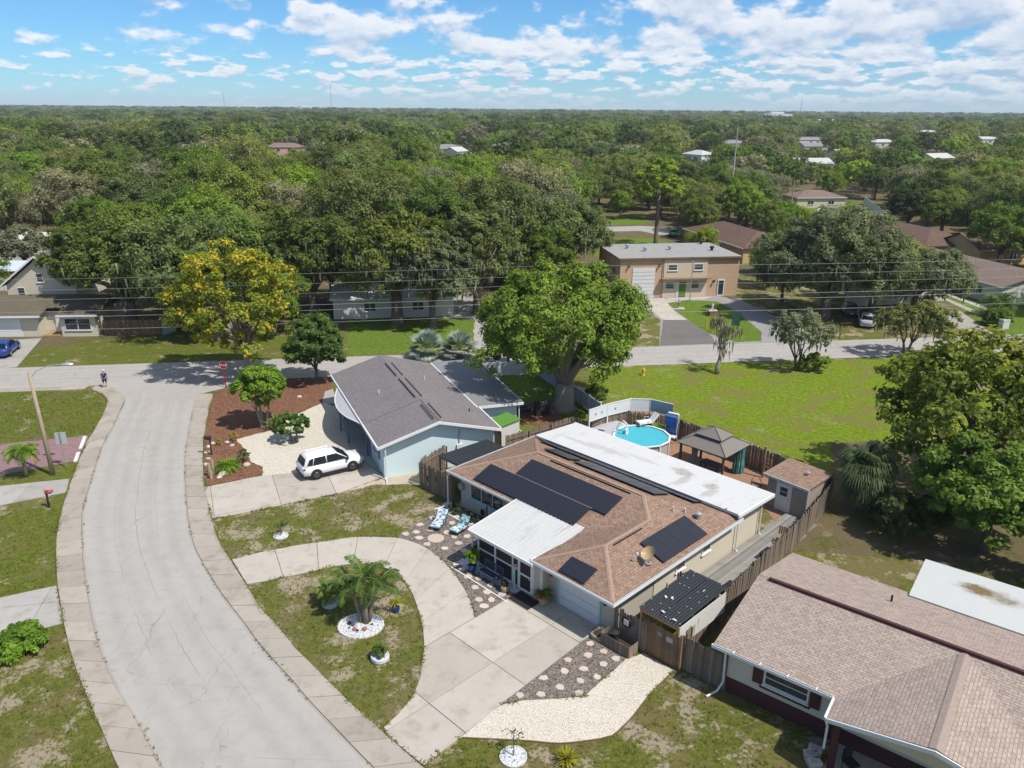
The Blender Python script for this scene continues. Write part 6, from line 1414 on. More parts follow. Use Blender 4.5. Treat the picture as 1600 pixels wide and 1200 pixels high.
# the rest of the wood out to the horizon: one mass
FP = []
for (y, x, kd, s) in TREES[NIND:]: FP.append((x, y, 0, s * 1.02))
tries = 0
while tries < 30000:
    tries += 1
    y = 340 + 660 * gr.random(); x = gr.uniform(-.80, .80) * y
    s = gr.uniform(.85, 1.6)
    if math.sin(x * .013 + 2) * math.sin(y * .011 + x * .004) > .55 and x > 0: continue
    if ok_site(x, y, 12 * s, 6 * s, 10.5 if y < 600 else 12.0): grid.setdefault((int(x // 8), int(y // 8)), []).append((x, y)); FP.append((x, y, 0, s))
for i in range(11000):
    y = 1000 + 4200 * gr.random() ** 1.25; x = gr.uniform(-.82, .82) * y
    s = gr.uniform(1.0, 1.5)
    FP.append((x, y, -1.0 if y > 1500 else 0, s * (1.15 if y < 2200 else 1.6)))
for i in range(2600):
    y = gr.uniform(5200, 9000); FP.append((gr.uniform(-.8, .8) * y, y, -2, gr.uniform(1.8, 3.0)))
me = D.meshes.new('distant_wood'); me.from_pydata([(a, b, c) for a, b, c, _ in FP], [], [])
at = me.attributes.new('size', 'FLOAT', 'POINT'); at.data.foreach_set('value', [q[3] for q in FP])
wood = link('distant_wood', me); tag(wood, 'endless mixed woodland canopy reaching to the horizon', 'woodland', kind='stuff')
SRC = []
for i in range(6):
    cr, tm, mm, h = PROTO['far_%d' % i]
    nm = [('oak_tree', 'dark oak at the start of the far wood'), ('oak_tree', 'olive oak at the start of the far wood'), ('broadleaf_tree', 'green tree at the start of the far wood'), ('evergreen_tree', 'blackish tree at the start of the far wood'), ('moss_tree', 'grey tree at the start of the far wood'), ('bright_tree', 'lime tree at the start of the far wood')][i]
    t = plant_tree('far_%d' % i, nm[0], nm[1] + [' left of the white gables', ' right of the white gables', ' beyond the pine', ' beyond the shade tree', ' beyond the yellow blossom', ' beyond the long yard fence'][i], [-60, 20, 55, -15, -130, 150][i], 350 + 4 * i, 1.0, 40 * i)
    SRC.append(next(c for c in t.children if c.name.startswith('crown')))
ng = D.node_groups.new('scatter_canopy', 'GeometryNodeTree')
ng.interface.new_socket('Geometry', in_out='INPUT', socket_type='NodeSocketGeometry'); ng.interface.new_socket('Geometry', in_out='OUTPUT', socket_type='NodeSocketGeometry')
gi, go = ng.nodes.new('NodeGroupInput'), ng.nodes.new('NodeGroupOutput'); iop = ng.nodes.new('GeometryNodeInstanceOnPoints'); jn = ng.nodes.new('GeometryNodeJoinGeometry')
for o in SRC[::-1]:
    q = ng.nodes.new('GeometryNodeObjectInfo'); q.inputs[0].default_value = o; q.inputs['As Instance'].default_value = True; ng.links.new(q.outputs['Geometry'], jn.inputs[0])
iop.inputs['Pick Instance'].default_value = True
ri = ng.nodes.new('FunctionNodeRandomValue'); ri.data_type = 'INT'; ri.inputs[4].default_value = 0; ri.inputs[5].default_value = 5; ng.links.new(ri.outputs[2], iop.inputs['Instance Index'])
rr_ = ng.nodes.new('FunctionNodeRandomValue'); rr_.data_type = 'FLOAT_VECTOR'; rr_.inputs[0].default_value = (0, 0, 0); rr_.inputs[1].default_value = (0, 0, 6.28); ng.links.new(rr_.outputs[0], iop.inputs['Rotation'])
na = ng.nodes.new('GeometryNodeInputNamedAttribute'); na.data_type = 'FLOAT'; na.inputs[0].default_value = 'size'; ng.links.new(na.outputs[0], iop.inputs['Scale'])
ng.links.new(gi.outputs[0], iop.inputs['Points']); ng.links.new(jn.outputs[0], iop.inputs['Instance']); ng.links.new(iop.outputs[0], go.inputs[0])
md = wood.modifiers.new('scatter', 'NODES'); md.node_group = ng
print('TREES', len(TREES), 'FAR', len(FP), 'last individual at y', TREES[min(NIND, len(TREES)) - 1][0])
# ------------------------------------------------------------------ vehicles
M_tyre = plain('tyre_rubber', (.022, .022, .023), .85, .1, 8)
M_rim = plain('dark_alloy', (.10, .10, .105), .35, .1, 8, metal=.5)
M_rimsilver = plain('silver_alloy', (.55, .55, .56), .3, .05, 8, metal=.7)
M_clad = plain('black_cladding', (.025, .025, .027), .6, .1, 5)
M_carglass = plain('tinted_car_glass', (.012, .014, .016), .12, .1, 2, spec=.3, fine=0)
M_lampred = plain('tail_lamp_red', (.45, .03, .025), .25, .05, 3)
M_lampclear = plain('head_lamp_glass', (.62, .64, .66), .12, .05, 3, spec=.6)
def paint(name, col): 
    if name in MATS: return MATS[name]
    n = NT(name); m = n.fin(col, .32, 0, .5); n.b.inputs['Coat Weight'].default_value = .6; n.b.inputs['Coat Roughness'].default_value = .06; MATS[name] = m; return m
def loft(sections):
    """closed cross sections (lists of points) joined along the length, ends capped"""
    m = MB(); n = len(sections[0]); vs = [p for s in sections for p in s]
    fs = [(i * n + j, i * n + (j + 1) % n, (i + 1) * n + (j + 1) % n, (i + 1) * n + j) for i in range(len(sections) - 1) for j in range(n)]
    fs += [tuple(range(n))[::-1], tuple(range((len(sections) - 1) * n, len(sections) * n))]
    return m.add(vs, fs)
def car(name, label, loc, rz, pm, kind='suv', rim=None, cat='car', detail=True):
    t = thing(name, label, cat, loc, rz)
    if kind == 'suv':
        S = [(-2.29, .66, .48, .92), (-2.2, .84, .34, 1.04), (-1.7, .905, .27, 1.08), (-.6, .915, .25, 1.06), (.6, .915, .25, 1.03), (1.2, .905, .27, 1.02), (1.75, .88, .3, .97), (2.12, .80, .35, .88), (2.29, .60, .42, .74)]
        cab = (-2.16, -1.88, .30, 1.22, .82, .63, 1.05, 1.68); wr_, wb = .36, 1.345
    else:
        S = [(-2.33, .62, .45, .86), (-2.2, .82, .32, .95), (-1.6, .885, .24, .97), (-.5, .895, .22, .94), (.7, .895, .22, .92), (1.3, .88, .24, .90), (1.85, .85, .28, .82), (2.2, .74, .33, .72), (2.33, .52, .4, .62)]
        cab = (-1.75, -1.05, .25, 1.18, .79, .58, .93, 1.44); wr_, wb = .33, 1.38
    secs = []
    for x, w, z0, z1 in S:
        zm = z0 + (z1 - z0) * .55; h = [(w * .80, z0), (w, z0 + .12), (w * 1.0, zm), (w * .95, z1 - .05), (w * .82, z1), (w * .4, z1 + .035)]
        secs.append([(x, y, z) for y, z in h] + [(x, -y, z) for y, z in h[::-1]])
    loft(secs).build('body', pm, t, True)
    xr, xr2, xf2, xf, wb_, wr2, zb, zt = cab
    cs = []
    for x, w, z in ((xr, wb_, zb - .04), (xr2, wr2, zt - .10), (xr2 + .25, wr2, zt - .015), ((xr2 + xf2) / 2, wr2 * 1.01, zt), (xf2 - .1, wr2, zt - .02), (xf2, wr2 * .98, zt - .07), (xf, wb_ * .96, zb - .06)):
        cs.append([(x, w, z), (x, w * .75, z + .035), (x, 0, z + .05), (x, -w * .75, z + .035), (x, -w, z), (x, -wb_ * .98, zb - .08), (x, wb_ * .98, zb - .08)] if z > zb + .1 else [(x, w, z), (x, w * .75, z), (x, 0, z), (x, -w * .75, z), (x, -w, z), (x, -wb_ * .98, zb - .08), (x, wb_ * .98, zb - .08)])
    c = loft(cs).build('cabin', pm, t, True)
    def pane(nm, q, off):
        q = [Vector(p) + Vector(off) for p in q]; nrm = Vector(off).normalized() * .012
        m = MB(); m.add([tuple(p + nrm) for p in q] + [tuple(p - nrm * 3) for p in q], [(0, 1, 2, 3), (7, 6, 5, 4), (0, 4, 5, 1), (1, 5, 6, 2), (2, 6, 7, 3), (3, 7, 4, 0)]); return m.build(nm, M_carglass, c)
    for s in (-1, 1):
        lo, hi = zb + .05, zt - .10
        def P_(x, f): return (x, s * (wb_ * .985 + (wr2 - wb_) * f), lo + (hi - lo) * f)
        L0, L1 = xr + .22, xf - .18; U0, U1 = xr2 + .12, xf2 - .04; md = (L0 + L1) / 2 - .05
        pane('side_window', [P_(md + .04, 0), P_(L1, 0), P_(U1, 1), P_(md + .04, 1)][::s], (0, s * .03, .01))
        pane('side_window', [P_(L0 + .45, 0), P_(md - .04, 0), P_(md - .04, 1), P_(U0 + .42, 1)][::s], (0, s * .03, .01))
        if kind == 'suv': pane('quarter_window', [P_(L0 + .02, .1), P_(L0 + .38, 0), P_(U0 + .36, 1), P_(U0 + .05, .85)][::s], (0, s * .03, .01))
        MB().box((xf - .25, s * (wb_ + .14), zb + .08), (.16, .22, .14)).build('mirror', pm if kind != 'suv' else M_clad, t)
        MB().box((S[-2][0] + .02, s * S[-2][1] * .88, S[-2][3] - .08), (.26, .22, .11), s * -25).build('headlight', M_lampclear, t)
        MB().box((S[1][0] + .06, s * .735, S[1][3] - .13), (.16, .22, .12), s * 20).build('tail_light', M_lampred, t)
        if kind == 'suv':
            MB().tube([(xr2 + .3, s * wr2 * .93, zt + .06), (xf2 - .2, s * wr2 * .93, zt + .06)], .018, 5).build('roof_rail', M_silver, t)
            MB().box((0, s * .90, .32), (2.0, .06, .18)).build('sill_cladding', M_clad, t)
        for x in (-wb, wb):
            m = MB(); m.lathe([(wr_ + .07, -.03), (wr_ + .07, .03)], (0, 0, 0), 20); a = m.build('wheel_arch', M_clad, t); a.matrix_local = Matrix.Translation((x, s * (.89 if kind == 'suv' else .865), wr_ + .03)) @ Matrix.Rotation(R(90), 4, 'X')
            w = MB().lathe([(wr_ * .62, -.11), (wr_ * .93, -.115), (wr_, -.07), (wr_, .07), (wr_ * .93, .115), (wr_ * .62, .11)], (0, 0, 0), 22).build('wheel', M_tyre, t, True); w.matrix_local = Matrix.Translation((x, s * (.83 if kind == 'suv' else .80), wr_)) @ Matrix.Rotation(R(90), 4, 'X')
            sg = -s; m = MB(); m.lathe([(wr_ * .62, .0), (wr_ * .55, .02), (wr_ * .12, .0)], (0, 0, 0), 14); rm_ = m.build('rim', rim or M_rim, w); rm_.matrix_local = Matrix.Translation((0, 0, sg * .112)) if sg > 0 else Matrix.Translation((0, 0, -.112)) @ Matrix.Rotation(math.pi, 4, 'X')
            for k in range(5):
                m = MB(); m.box((wr_ * .33 * math.cos(k * 1.2566), wr_ * .33 * math.sin(k * 1.2566), .02), (wr_ * .5, .05, .02), math.degrees(k * 1.2566)); m.build('spoke', M_rimsilver if rim is None else M_grey, w).matrix_local = rm_.matrix_local
    f = .93; pane('windscreen', [(xf - .07, -wb_ * .84, zb + .02), (xf - .07, wb_ * .84, zb + .02), (xf2 + .06, wr2 * .86, zt - .08), (xf2 + .06, -wr2 * .86, zt - .08)], (.05, 0, .05))
    pane('rear_window', [(xr + .03, wb_ * .8, zb + .08), (xr + .03, -wb_ * .8, zb + .08), (xr2 - .05, -wr2 * .86, zt - .12), (xr2 - .05, wr2 * .86, zt - .12)], (-.05, 0, .03))
    MB().box((-2.27, 0, .43), (.12, 1.5, .2)).build('rear_bumper', M_clad if kind == 'suv' else pm, t); MB().box((2.24, 0, .42), (.12, 1.2, .2)).build('grille', M_clad, t)
    MB().box((-2.33, 0, .72), (.02, .42, .14)).build('number_plate', M_offwhite, t)
    return t
def car_from_wheels(a, b, side, half=.83, r=.36):
    """centre and heading from the two visible wheel hubs"""
    p, q = Vector(G(*a, r)), Vector(G(*b, r)); d = (q - p).normalized(); nrm = Vector((-d.y, d.x)) * side
    c = (p + q) / 2 + nrm * half; return (c.x, c.y, .0), math.degrees(math.atan2(d.y, d.x))
l_, a_ = car_from_wheels((493, 743), (552, 729), 1)
car('parked_car', 'white compact crossover parked on the concrete drive of the blue house', (l_[0], l_[1], .05), a_, paint('white_car_paint', (.80, .80, .80)), 'suv')
l_, a_ = car_from_wheels((18, 554.5), (36, 539), 1, r=.33)
car('parked_car', 'blue sedan on the drive of the cream house, cut by left edge', (l_[0] - .3, l_[1], .03), a_, paint('blue_car_paint', (.012, .055, .26)), 'sedan', M_rimsilver)
x_, y_ = G(1297, 315); car('parked_car', 'dark sedan parked beside the far green yard', (x_, y_, .02), 172, paint('black_car_paint', (.012, .013, .016)), 'sedan')
x_, y_ = G(1052, 369); car('parked_car', 'bright green hatchback beside the brown roof behind the peach building', (x_, y_, .02), 80, paint('green_car_paint', (.03, .35, .05)), 'suv')
x_, y_ = G(1326, 492); car('parked_car', 'dark van-like car in the shade under the large grey oak', (x_, y_, .02), 75, paint('charcoal_car_paint', (.03, .032, .036)), 'suv')
x_, y_ = G(1352, 507); car('parked_car', 'silver sedan half hidden behind the mossy street tree', (x_, y_, .02), 70, paint('silver_car_paint', (.42, .44, .46)), 'sedan')

# ------------------------------------------------------------------ street furniture
M_pole = plain('weathered_pole_wood', (.40, .33, .23), .9, .2, 3)
M_galv = plain('galvanised_steel', (.48, .50, .50), .45, .1, 3, metal=.5)
x_, y_ = G(83, 742); sl_ = thing('street_lamp', 'tall pale pole with curved lamp arm on the left verge', 'street lamp', (x_, y_))
MB().tube([(0, 0, -.1), (-.1, 0, 4), (-.22, 0, 7.7)], [.17, .14, .11], 9).build('pole', M_pole, sl_, True)
MB().tube([(-.2, 0, 7.3), (.2, .1, 7.8), (1.0, .3, 8.15), (1.9, .5, 8.2)], .03, 6).build('arm', M_galv, sl_)
h_ = MB().lathe([(.02, .12), (.16, .06), (.2, -.02), (.12, -.1)][::-1], (0, 0, 0), 12, 2.2, 1).build('lamp_head', M_galv, sl_); h_.location = (2.2, .55, 8.2); h_.rotation_euler = (0, 0, R(14))
x_, y_ = G(103.5, 730); sg = thing('road_sign', 'square road sign seen from behind on a thin post, left verge', 'sign', (x_, y_), 8)
MB().box((0, 0, 1.4), (.06, .06, 2.8)).build('post', M_galv, sg); MB().box((0, .05, 2.3), (.76, .012, .9)).build('plate', plain('bare_sign_back', (.48, .53, .53), .5, .06, 2), sg)
x_, y_ = G(353, 606); st = thing('stop_sign', 'red octagonal STOP sign on a red post at the corner', 'sign', (x_, y_), 0)
M_red = plain('sign_red', (.38, .012, .025), .45, .06, 2)
MB().box((0, 0, 1.2), (.09, .06, 2.4)).build('post', M_red, st)
oc = [(.40 * math.cos(R(22.5 + 45 * i)), .40 * math.sin(R(22.5 + 45 * i))) for i in range(8)]
m = MB(); m.add([(x, -.05, 2.25 + z) for x, z in oc] + [(x, -.035, 2.25 + z) for x, z in oc], [tuple(range(8)), tuple(range(15, 7, -1))] + [((i + 1) % 8, i, i + 8, (i + 1) % 8 + 8) for i in range(8)]); pl = m.build('plate', M_red, st)
m = MB(); o2 = [(x * .97, z * .97) for x, z in oc]; o3 = [(x * .91, z * .91) for x, z in oc]
m.add([(x, -.053, 2.25 + z) for x, z in o2] + [(x, -.053, 2.25 + z) for x, z in o3], [(i, (i + 1) % 8, (i + 1) % 8 + 8, i + 8) for i in range(8)]); m.build('border', M_white, pl)
def text(name, s, size, parent, loc, rot, mat, ext=.003):
    cu = D.curves.new(name, 'FONT'); cu.body = s; cu.size = size; cu.align_x = 'CENTER'; cu.align_y = 'CENTER'; cu.extrude = ext; cu.resolution_u = 3
    o = D.objects.new(name, cu); COL.objects.link(o); dg = bpy.context.evaluated_depsgraph_get(); me = D.meshes.new_from_object(o.evaluated_get(dg)); D.objects.remove(o); me.materials.clear(); me.materials.append(mat)
    return link(name, me, parent, loc, rot)
text('lettering', 'STOP', .30, pl, (0, -.056, 2.25), (R(90), 0, 0), M_white)
def mailbox(label, x, y, rz, body, post, h=1.15):
    t = thing('mailbox', label, 'mailbox', (x, y), rz); MB().box((0, 0, h / 2), (.1, .1, h)).build('post', post, t); MB().box((.1, 0, h - .05), (.4, .08, .06)).build('arm', post, t)
    pr = [(-.09, 0), (.09, 0), (.09, .12), (.06, .2), (0, .225), (-.06, .2), (-.09, .12)]; m = MB(); n = len(pr)
    m.add([(-.1, y_, h + .0 + z_) for y_, z_ in pr] + [(.42, y_, h + z_) for y_, z_ in pr], [tuple(range(n))[::-1], tuple(range(n, 2 * n))] + [(i, (i + 1) % n, (i + 1) % n + n, i + n) for i in range(n)]); b = m.build('box', body, t)
    MB().box((.43, 0, h + .1), (.012, .17, .2)).build('door', body, t); MB().box((.1, -.105, h + .16), (.16, .012, .05)).build('flag', M_lampred, t); return t
x_, y_ = G(77, 793); mailbox('dark mailbox with red marking on the left lawn by the path', x_, y_, 5, plain('red_white_mailbox', (.55, .16, .14), .5), M_dark, 1.1)
x_, y_ = G(331, 711); mailbox('black mailbox at the edge of the mulch bed', x_, y_, 185, M_dark, M_maroon, 1.35)
x_, y_ = G(803, 921); mailbox('pink and white mailbox on a post before the porch bench', x_, y_, 25, plain('pink_white_mailbox', (.68, .50, .50), .5, .1, 6), M_teal, 1.35)
x_, y_ = G(1005, 586.5); hy = thing('fire_hydrant', 'yellow fire hydrant at the edge of the vacant lot', 'hydrant', (x_, y_))
M_hyd = plain('hydrant_yellow', (.66, .45, .04), .5, .1, 4)
MB().lathe([(.2, 0), (.2, .06), (.12, .08), (.12, .55), (.16, .56), (.16, .62), (.12, .68), (.05, .78), (.05, .84)], (0, 0, 0), 12).build('barrel', M_hyd, hy)
for an in (0, 180, 270): m = MB(); m.tube([(0, 0, .45), (.24 * math.cos(R(an)), .24 * math.sin(R(an)), .45)], .06, 8); m.build('outlet', M_hyd, hy)
for i, (px_, py_) in enumerate(((1103, 513), (1112, 519))):
    x_, y_ = G(px_, py_); b = thing('bollard', ['left yellow bollard beside the asphalt patch', 'right yellow bollard beside the asphalt patch'][i], 'bollard', (x_, y_), 0, 'yellow bollards'); MB().tube([(0, 0, 0), (0, 0, 1.15)], .09, 8).build('tube', M_hyd, b); MB().lathe([(.09, 0), (.06, .06), (.01, .08)], (0, 0, 1.15), 8).build('cap', M_hyd, b)
x_, y_ = G(1112, 493); sb = thing('statue', 'small pale statue on a red brick base on the building lawn', 'statue', (x_, y_), 8)
for k in range(5):
    for i in range(4): MB().box((-.36 + i * .24 + (.06 if k % 2 else 0), 0, .08 + k * .13), (.225, .8, .115)).build('brick', plain('red_brick', (.36, .13, .08), .9, .15, 4, rand=.15), sb)
MB().box((0, 0, .72), (1.1, .9, .08)).build('ledge', M_offwhite, sb); MB().lathe([(.28, 0), (.2, .12), (.12, .35), (.17, .5), (.15, .68), (.08, .74), (.10, .84), (.06, .92)], (0, 0, .76), 10).build('figure', M_offwhite, sb)
x_, y_ = G(1060, 482); sb = thing('statue', 'small grey ornament on a concrete pad near the green door', 'statue', (x_, y_)); MB().box((0, 0, .03), (1.6, 1.2, .06)).build('pad', M_drive, sb); MB().lathe([(.3, 0), (.12, .12), (.1, .6), (.3, .7), (.34, .8), (.1, .82), (.08, 1.1), (.02, 1.3)], (0, 0, .06), 10).build('figure', M_grey, sb)
x_, y_ = G(1077.5, 472); fp = thing('flag_pole', 'slim grey pole before the peach building front', 'pole', (x_, y_)); MB().tube([(0, 0, 0), (0, 0, 5.6)], [.07, .05], 8).build('shaft', M_galv, fp); MB().lathe([(.02, 0), (.09, .08), (.02, .16)], (0, 0, 5.6), 8).build('finial', M_galv, fp)
x_, y_ = G(1154, 520); fb = thing('feather_banner', 'dark green banner sign on the building lawn behind the bare tree', 'sign', (x_, y_), 10)
MB().tube([(0, 0, 0), (0, 0, 2.7)], .03, 6).build('pole', M_dark, fb); MB().box((-.5, 0, 1.75), (1.0, .03, 1.7)).build('cloth', plain('dark_green_banner', (.02, .07, .06), .7), fb)
# tall radio mast and utility poles with wires
ms = thing('radio_mast', 'very tall thin grey mast rising above the woods at right', 'mast', (50.5, 185.6))
MB().tube([(0, 0, 0), (0, 0, 10), (0, 0, 21.3)], [.30, .20, .10], 8).build('shaft', plain('pale_mast_concrete', (.46, .45, .42), .8, .1, 2), ms); MB().tube([(0, 0, 21.3), (0, 0, 22.6)], .04, 5).build('tip', M_galv, ms)
def upole(label, x, y, h, arm_z=(.25,), rz=8, tr=False, al=2.4):
    t = thing('utility_pole', label, 'pole', (x, y), rz); MB().tube([(0, 0, 0), (0, 0, h)], [.16, .11], 8).build('pole', M_pole if not tr else plain('grey_pole_wood', (.26, .23, .19), .9, .2, 3), t)
    for z in arm_z:
        MB().box((0, .12, h - z), (.1, al, .12)).build('crossarm', M_pole, t)
        for k in (-.45, 0, .45): MB().lathe([(.05, 0), (.07, .1), (.03, .18)], (0, .12 + k * al, h - z + .06), 7).build('insulator', M_offwhite, t)
    if tr: MB().lathe([(.22, 0), (.26, .1), (.26, .7), (.1, .8)], (.35, 0, h - 1.8), 10).build('transformer', M_galv, t)
    return t
PX = [-84, 4.0, 80]
PN = ['utility pole in the crown behind the huge shade tree', 'utility pole at the left end of the wires', 'utility pole at the right end of the wires']
WZ = [(8.9, 0.9), (8.0, .0), (7.1, -.5), (5.6, .2), (5.1, -.2), (3.7, 0)]
for x, lb in zip(PX, (PN[1], PN[0], PN[2])): upole(lb, x, far(x) + 1.6, 9.3, (.35, 1.3))
for k, (z, oy) in enumerate(WZ):
    w_ = thing('overhead_wire', ['topmost overhead wire along the cross street', 'second overhead wire from the top along the cross street', 'third overhead wire from the top along the cross street', 'upper of the paired telephone cables along the cross street', 'lower of the paired telephone cables along the cross street', 'lowest cable along the cross street'][k], 'wire', (PX[0], far(PX[0]) + 1.6))
    for a, b in zip(PX, PX[1:]):
        pts = []
        for i in range(17):
            t_ = i / 16; x = a + (b - a) * t_; pts.append((x - PX[0], far(x) - far(PX[0]) + oy, z - 4 * (.45 if k < 3 else .35) * (b - a) / 90 * t_ * (1 - t_)))
        MB().tube(pts, .013 if k < 3 else .018, 4).build('span', plain('wire_grey', (.30, .30, .31), .5, .05, 1), w_)
upole('utility pole with transformer above the oaks at mid distance', -2.4, 196, 13.5, (.3, ), 20, True, 3)
upole('utility pole with transformer left of the distant gable houses', -13, 240, 14, (.3,), 20, True, 3)
upole('grey pole beside the far cul-de-sac drive', 71.5, 205, 8.5, (.3,), 10, False, 1.5)
upole('wooden pole among the bright trees at upper right', 116, 190, 10, (.3, ), 20, False, 2.4)
upole('thin grey pole between the pines', 20.5, 214, 10.5, (), 0)
for lb, x, y, h in (('thin radio tower on the left horizon', -640, 2900, 95), ('hair-thin tower at the far left horizon', -1050, 3000, 70), ('thin tower on the right horizon', 900, 2600, 60)):
    t = thing('radio_tower', lb, 'tower', (x, y)); MB().tube([(0, 0, 0), (0, 0, h)], [1.1, .7], 5).build('mast', M_grey, t); MB().tube([(0, 0, h), (0, 0, h + 5)], .3, 5).build('tip', M_dark, t)

# ------------------------------------------------------------------ a person crossing at the corner
def skin(name, verts, edges, mat, parent, root=0, sub=1):
    me = D.meshes.new(name); me.from_pydata([v[:3] for v in verts], edges, []); o = D.objects.new(name, me); COL.objects.link(o)
    md = o.modifiers.new('skin', 'SKIN'); md.use_smooth_shade = True
    for i, v in enumerate(verts): d = me.skin_vertices[0].data[i]; d.radius = (v[3], v[4] if len(v) > 4 else v[3]); d.use_root = i == root
    if sub: o.modifiers.new('sub', 'SUBSURF').levels = sub
    dg = bpy.context.evaluated_depsgraph_get(); m2 = D.meshes.new_from_object(o.evaluated_get(dg)); D.objects.remove(o); m2.materials.clear(); m2.materials.append(mat); m2.polygons.foreach_set('use_smooth', [True] * len(m2.polygons))
    return link(name, m2, parent)
x_, y_ = G(165, 606.5); pn = thing('person', 'person in navy top and dark shorts walking away at the corner', 'person', (x_, y_, .03), 12)
M_skin = plain('skin', (.42, .25, .17), .6, .06, 4)
bv = [(0, 0, .92, .13, .10), (0, .03, 1.12, .13, .10), (0, .08, 1.34, .15, .10), (0, .11, 1.46, .06), (0, .14, 1.56, .085, .095), (0, .155, 1.66, .09, .10), (0, .15, 1.74, .06),
      (.10, 0, .86, .085), (.11, .10, .47, .06), (.11, -.02, .09, .042), (.11, .12, .03, .035), (-.10, 0, .86, .085), (-.11, .02, .47, .06), (-.12, -.22, .12, .042), (-.12, -.12, .03, .035),
      (.19, .09, 1.38, .058), (.25, -.04, 1.12, .043), (.24, .10, .88, .032), (.24, .14, .79, .03), (-.19, .09, 1.38, .058), (-.26, .10, 1.10, .043), (-.25, .24, .90, .032), (-.25, .28, .82, .03)]
be = [(0, 1), (1, 2), (2, 3), (3, 4), (4, 5), (5, 6), (0, 7), (7, 8), (8, 9), (9, 10), (0, 11), (11, 12), (12, 13), (13, 14), (2, 15), (15, 16), (16, 17), (17, 18), (2, 19), (19, 20), (20, 21), (21, 22)]
bd = skin('body', bv, be, M_skin, pn)
for s_, hb in ((1, (.24, .15, .78)), (-1, (-.25, .29, .81))):
    for k in range(4): MB().tube([(hb[0] - .02 + .013 * k, hb[1] + .005, hb[2]), (hb[0] - .02 + .013 * k, hb[1] + .02, hb[2] - .045), (hb[0] - .02 + .013 * k, hb[1] + .01, hb[2] - (.075 if k in (1, 2) else .065))], [.008, .0075, .006], 5).build('finger', M_skin, bd)
    MB().tube([(hb[0] - s_ * .03, hb[1] + .01, hb[2] + .02), (hb[0] - s_ * .045, hb[1] + .03, hb[2] - .02)], [.01, .007], 5).build('thumb', M_skin, bd)
skin('shirt', [(0, -.005, .90, .155, .125), (0, .03, 1.12, .155, .12), (0, .08, 1.34, .172, .125), (0, .105, 1.43, .085), (.19, .09, 1.38, .075), (.235, -.01, 1.20, .065), (-.19, .09, 1.38, .075), (-.24, .10, 1.20, .065)], [(0, 1), (1, 2), (2, 3), (2, 4), (4, 5), (2, 6), (6, 7)], plain('navy_cloth', (.015, .03, .12), .85, .1, 6), pn)
skin('shorts', [(0, 0, .93, .155, .125), (.10, 0, .84, .105), (.115, .08, .55, .09), (-.10, 0, .84, .105), (-.115, .02, .55, .09)], [(0, 1), (1, 2), (0, 3), (3, 4)], plain('charcoal_cloth', (.03, .03, .04), .85, .1, 6), pn)
MB().lathe([(.02, .02), (.10, -.01), (.115, -.07), (.105, -.14)][::-1], (0, .14, 1.77), 12).build('cap', M_offwhite, pn, True)
for x_, y_ in ((.11, .08), (-.12, -.15)): MB().box((x_, y_, .035), (.09, .26, .07)).build('shoe', M_white, pn)
# ------------------------------------------------------------------ things around the main house
def shrub(name, label, x, y, r, h, leaf, seed, size=.14, nl=9, cl=9, per=40, cat='shrub', group=None, z=0.0):
    V, C = lobe_crown(seed, r, r, h * .05, h, nl, cl, per, size, lr=.42, low=-.6)
    t = thing(name, label, cat, (x, y, z), 0, group); link('crown', leaf_mesh('crown', V, leaf), t)
    limbs(seed, C, 0, max(.015, r * .06), h * .2, n=6).build('stems', M_bark, t); return t
def strappy(name, label, x, y, n, L, leaf, seed, w=.05, z=0.0, cat='plant', up=.9, droop=.9, pot=None):
    """tuft of arching blades"""
    g = random.Random(seed); V = []
    for i in range(n):
        a = g.uniform(0, 6.28); e = up + g.uniform(-.5, .35); l_ = L * g.uniform(.65, 1.1); d = Vector((math.cos(a) * math.cos(e), math.sin(a) * math.cos(e), math.sin(e))); s = Vector((-math.sin(a), math.cos(a), 0)) * w * .5
        p0 = Vector((g.uniform(-.04, .04), g.uniform(-.04, .04), 0)); p1 = p0 + d * l_ * .55; p2 = p1 + (d + Vector((0, 0, -droop))).normalized() * l_ * .5
        V += [p0 - s * .5, p0 + s * .5, p1 + s, p1 - s, p1 - s, p1 + s, p2 + s * .1, p2 - s * .1]
    t = thing(name, label, cat, (x, y, z)); link('blades', leaf_mesh('blades', np.array([tuple(v) for v in V]), leaf), t); return t
def potc(name, label, x, y, prof, mat, z=0.0, cat='pot', soil=True, n=16):
    t = thing(name, label, cat, (x, y, z)); MB().lathe(prof, (0, 0, 0), n).build('shell', mat, t, False); r, h = prof[-1]
    if soil: MB().lathe([(r * .86, h - .01), (r * .86, h + .004)], (0, 0, 0), n).build('soil', plain('dark_soil', (.05, .04, .03), .95), t)
    return t
M_bluepot = plain('blue_glazed_pot', (.02, .05, .22), .2, .1, 4, spec=.6)
M_clay = plain('beige_pot', (.38, .30, .20), .8, .12, 5)
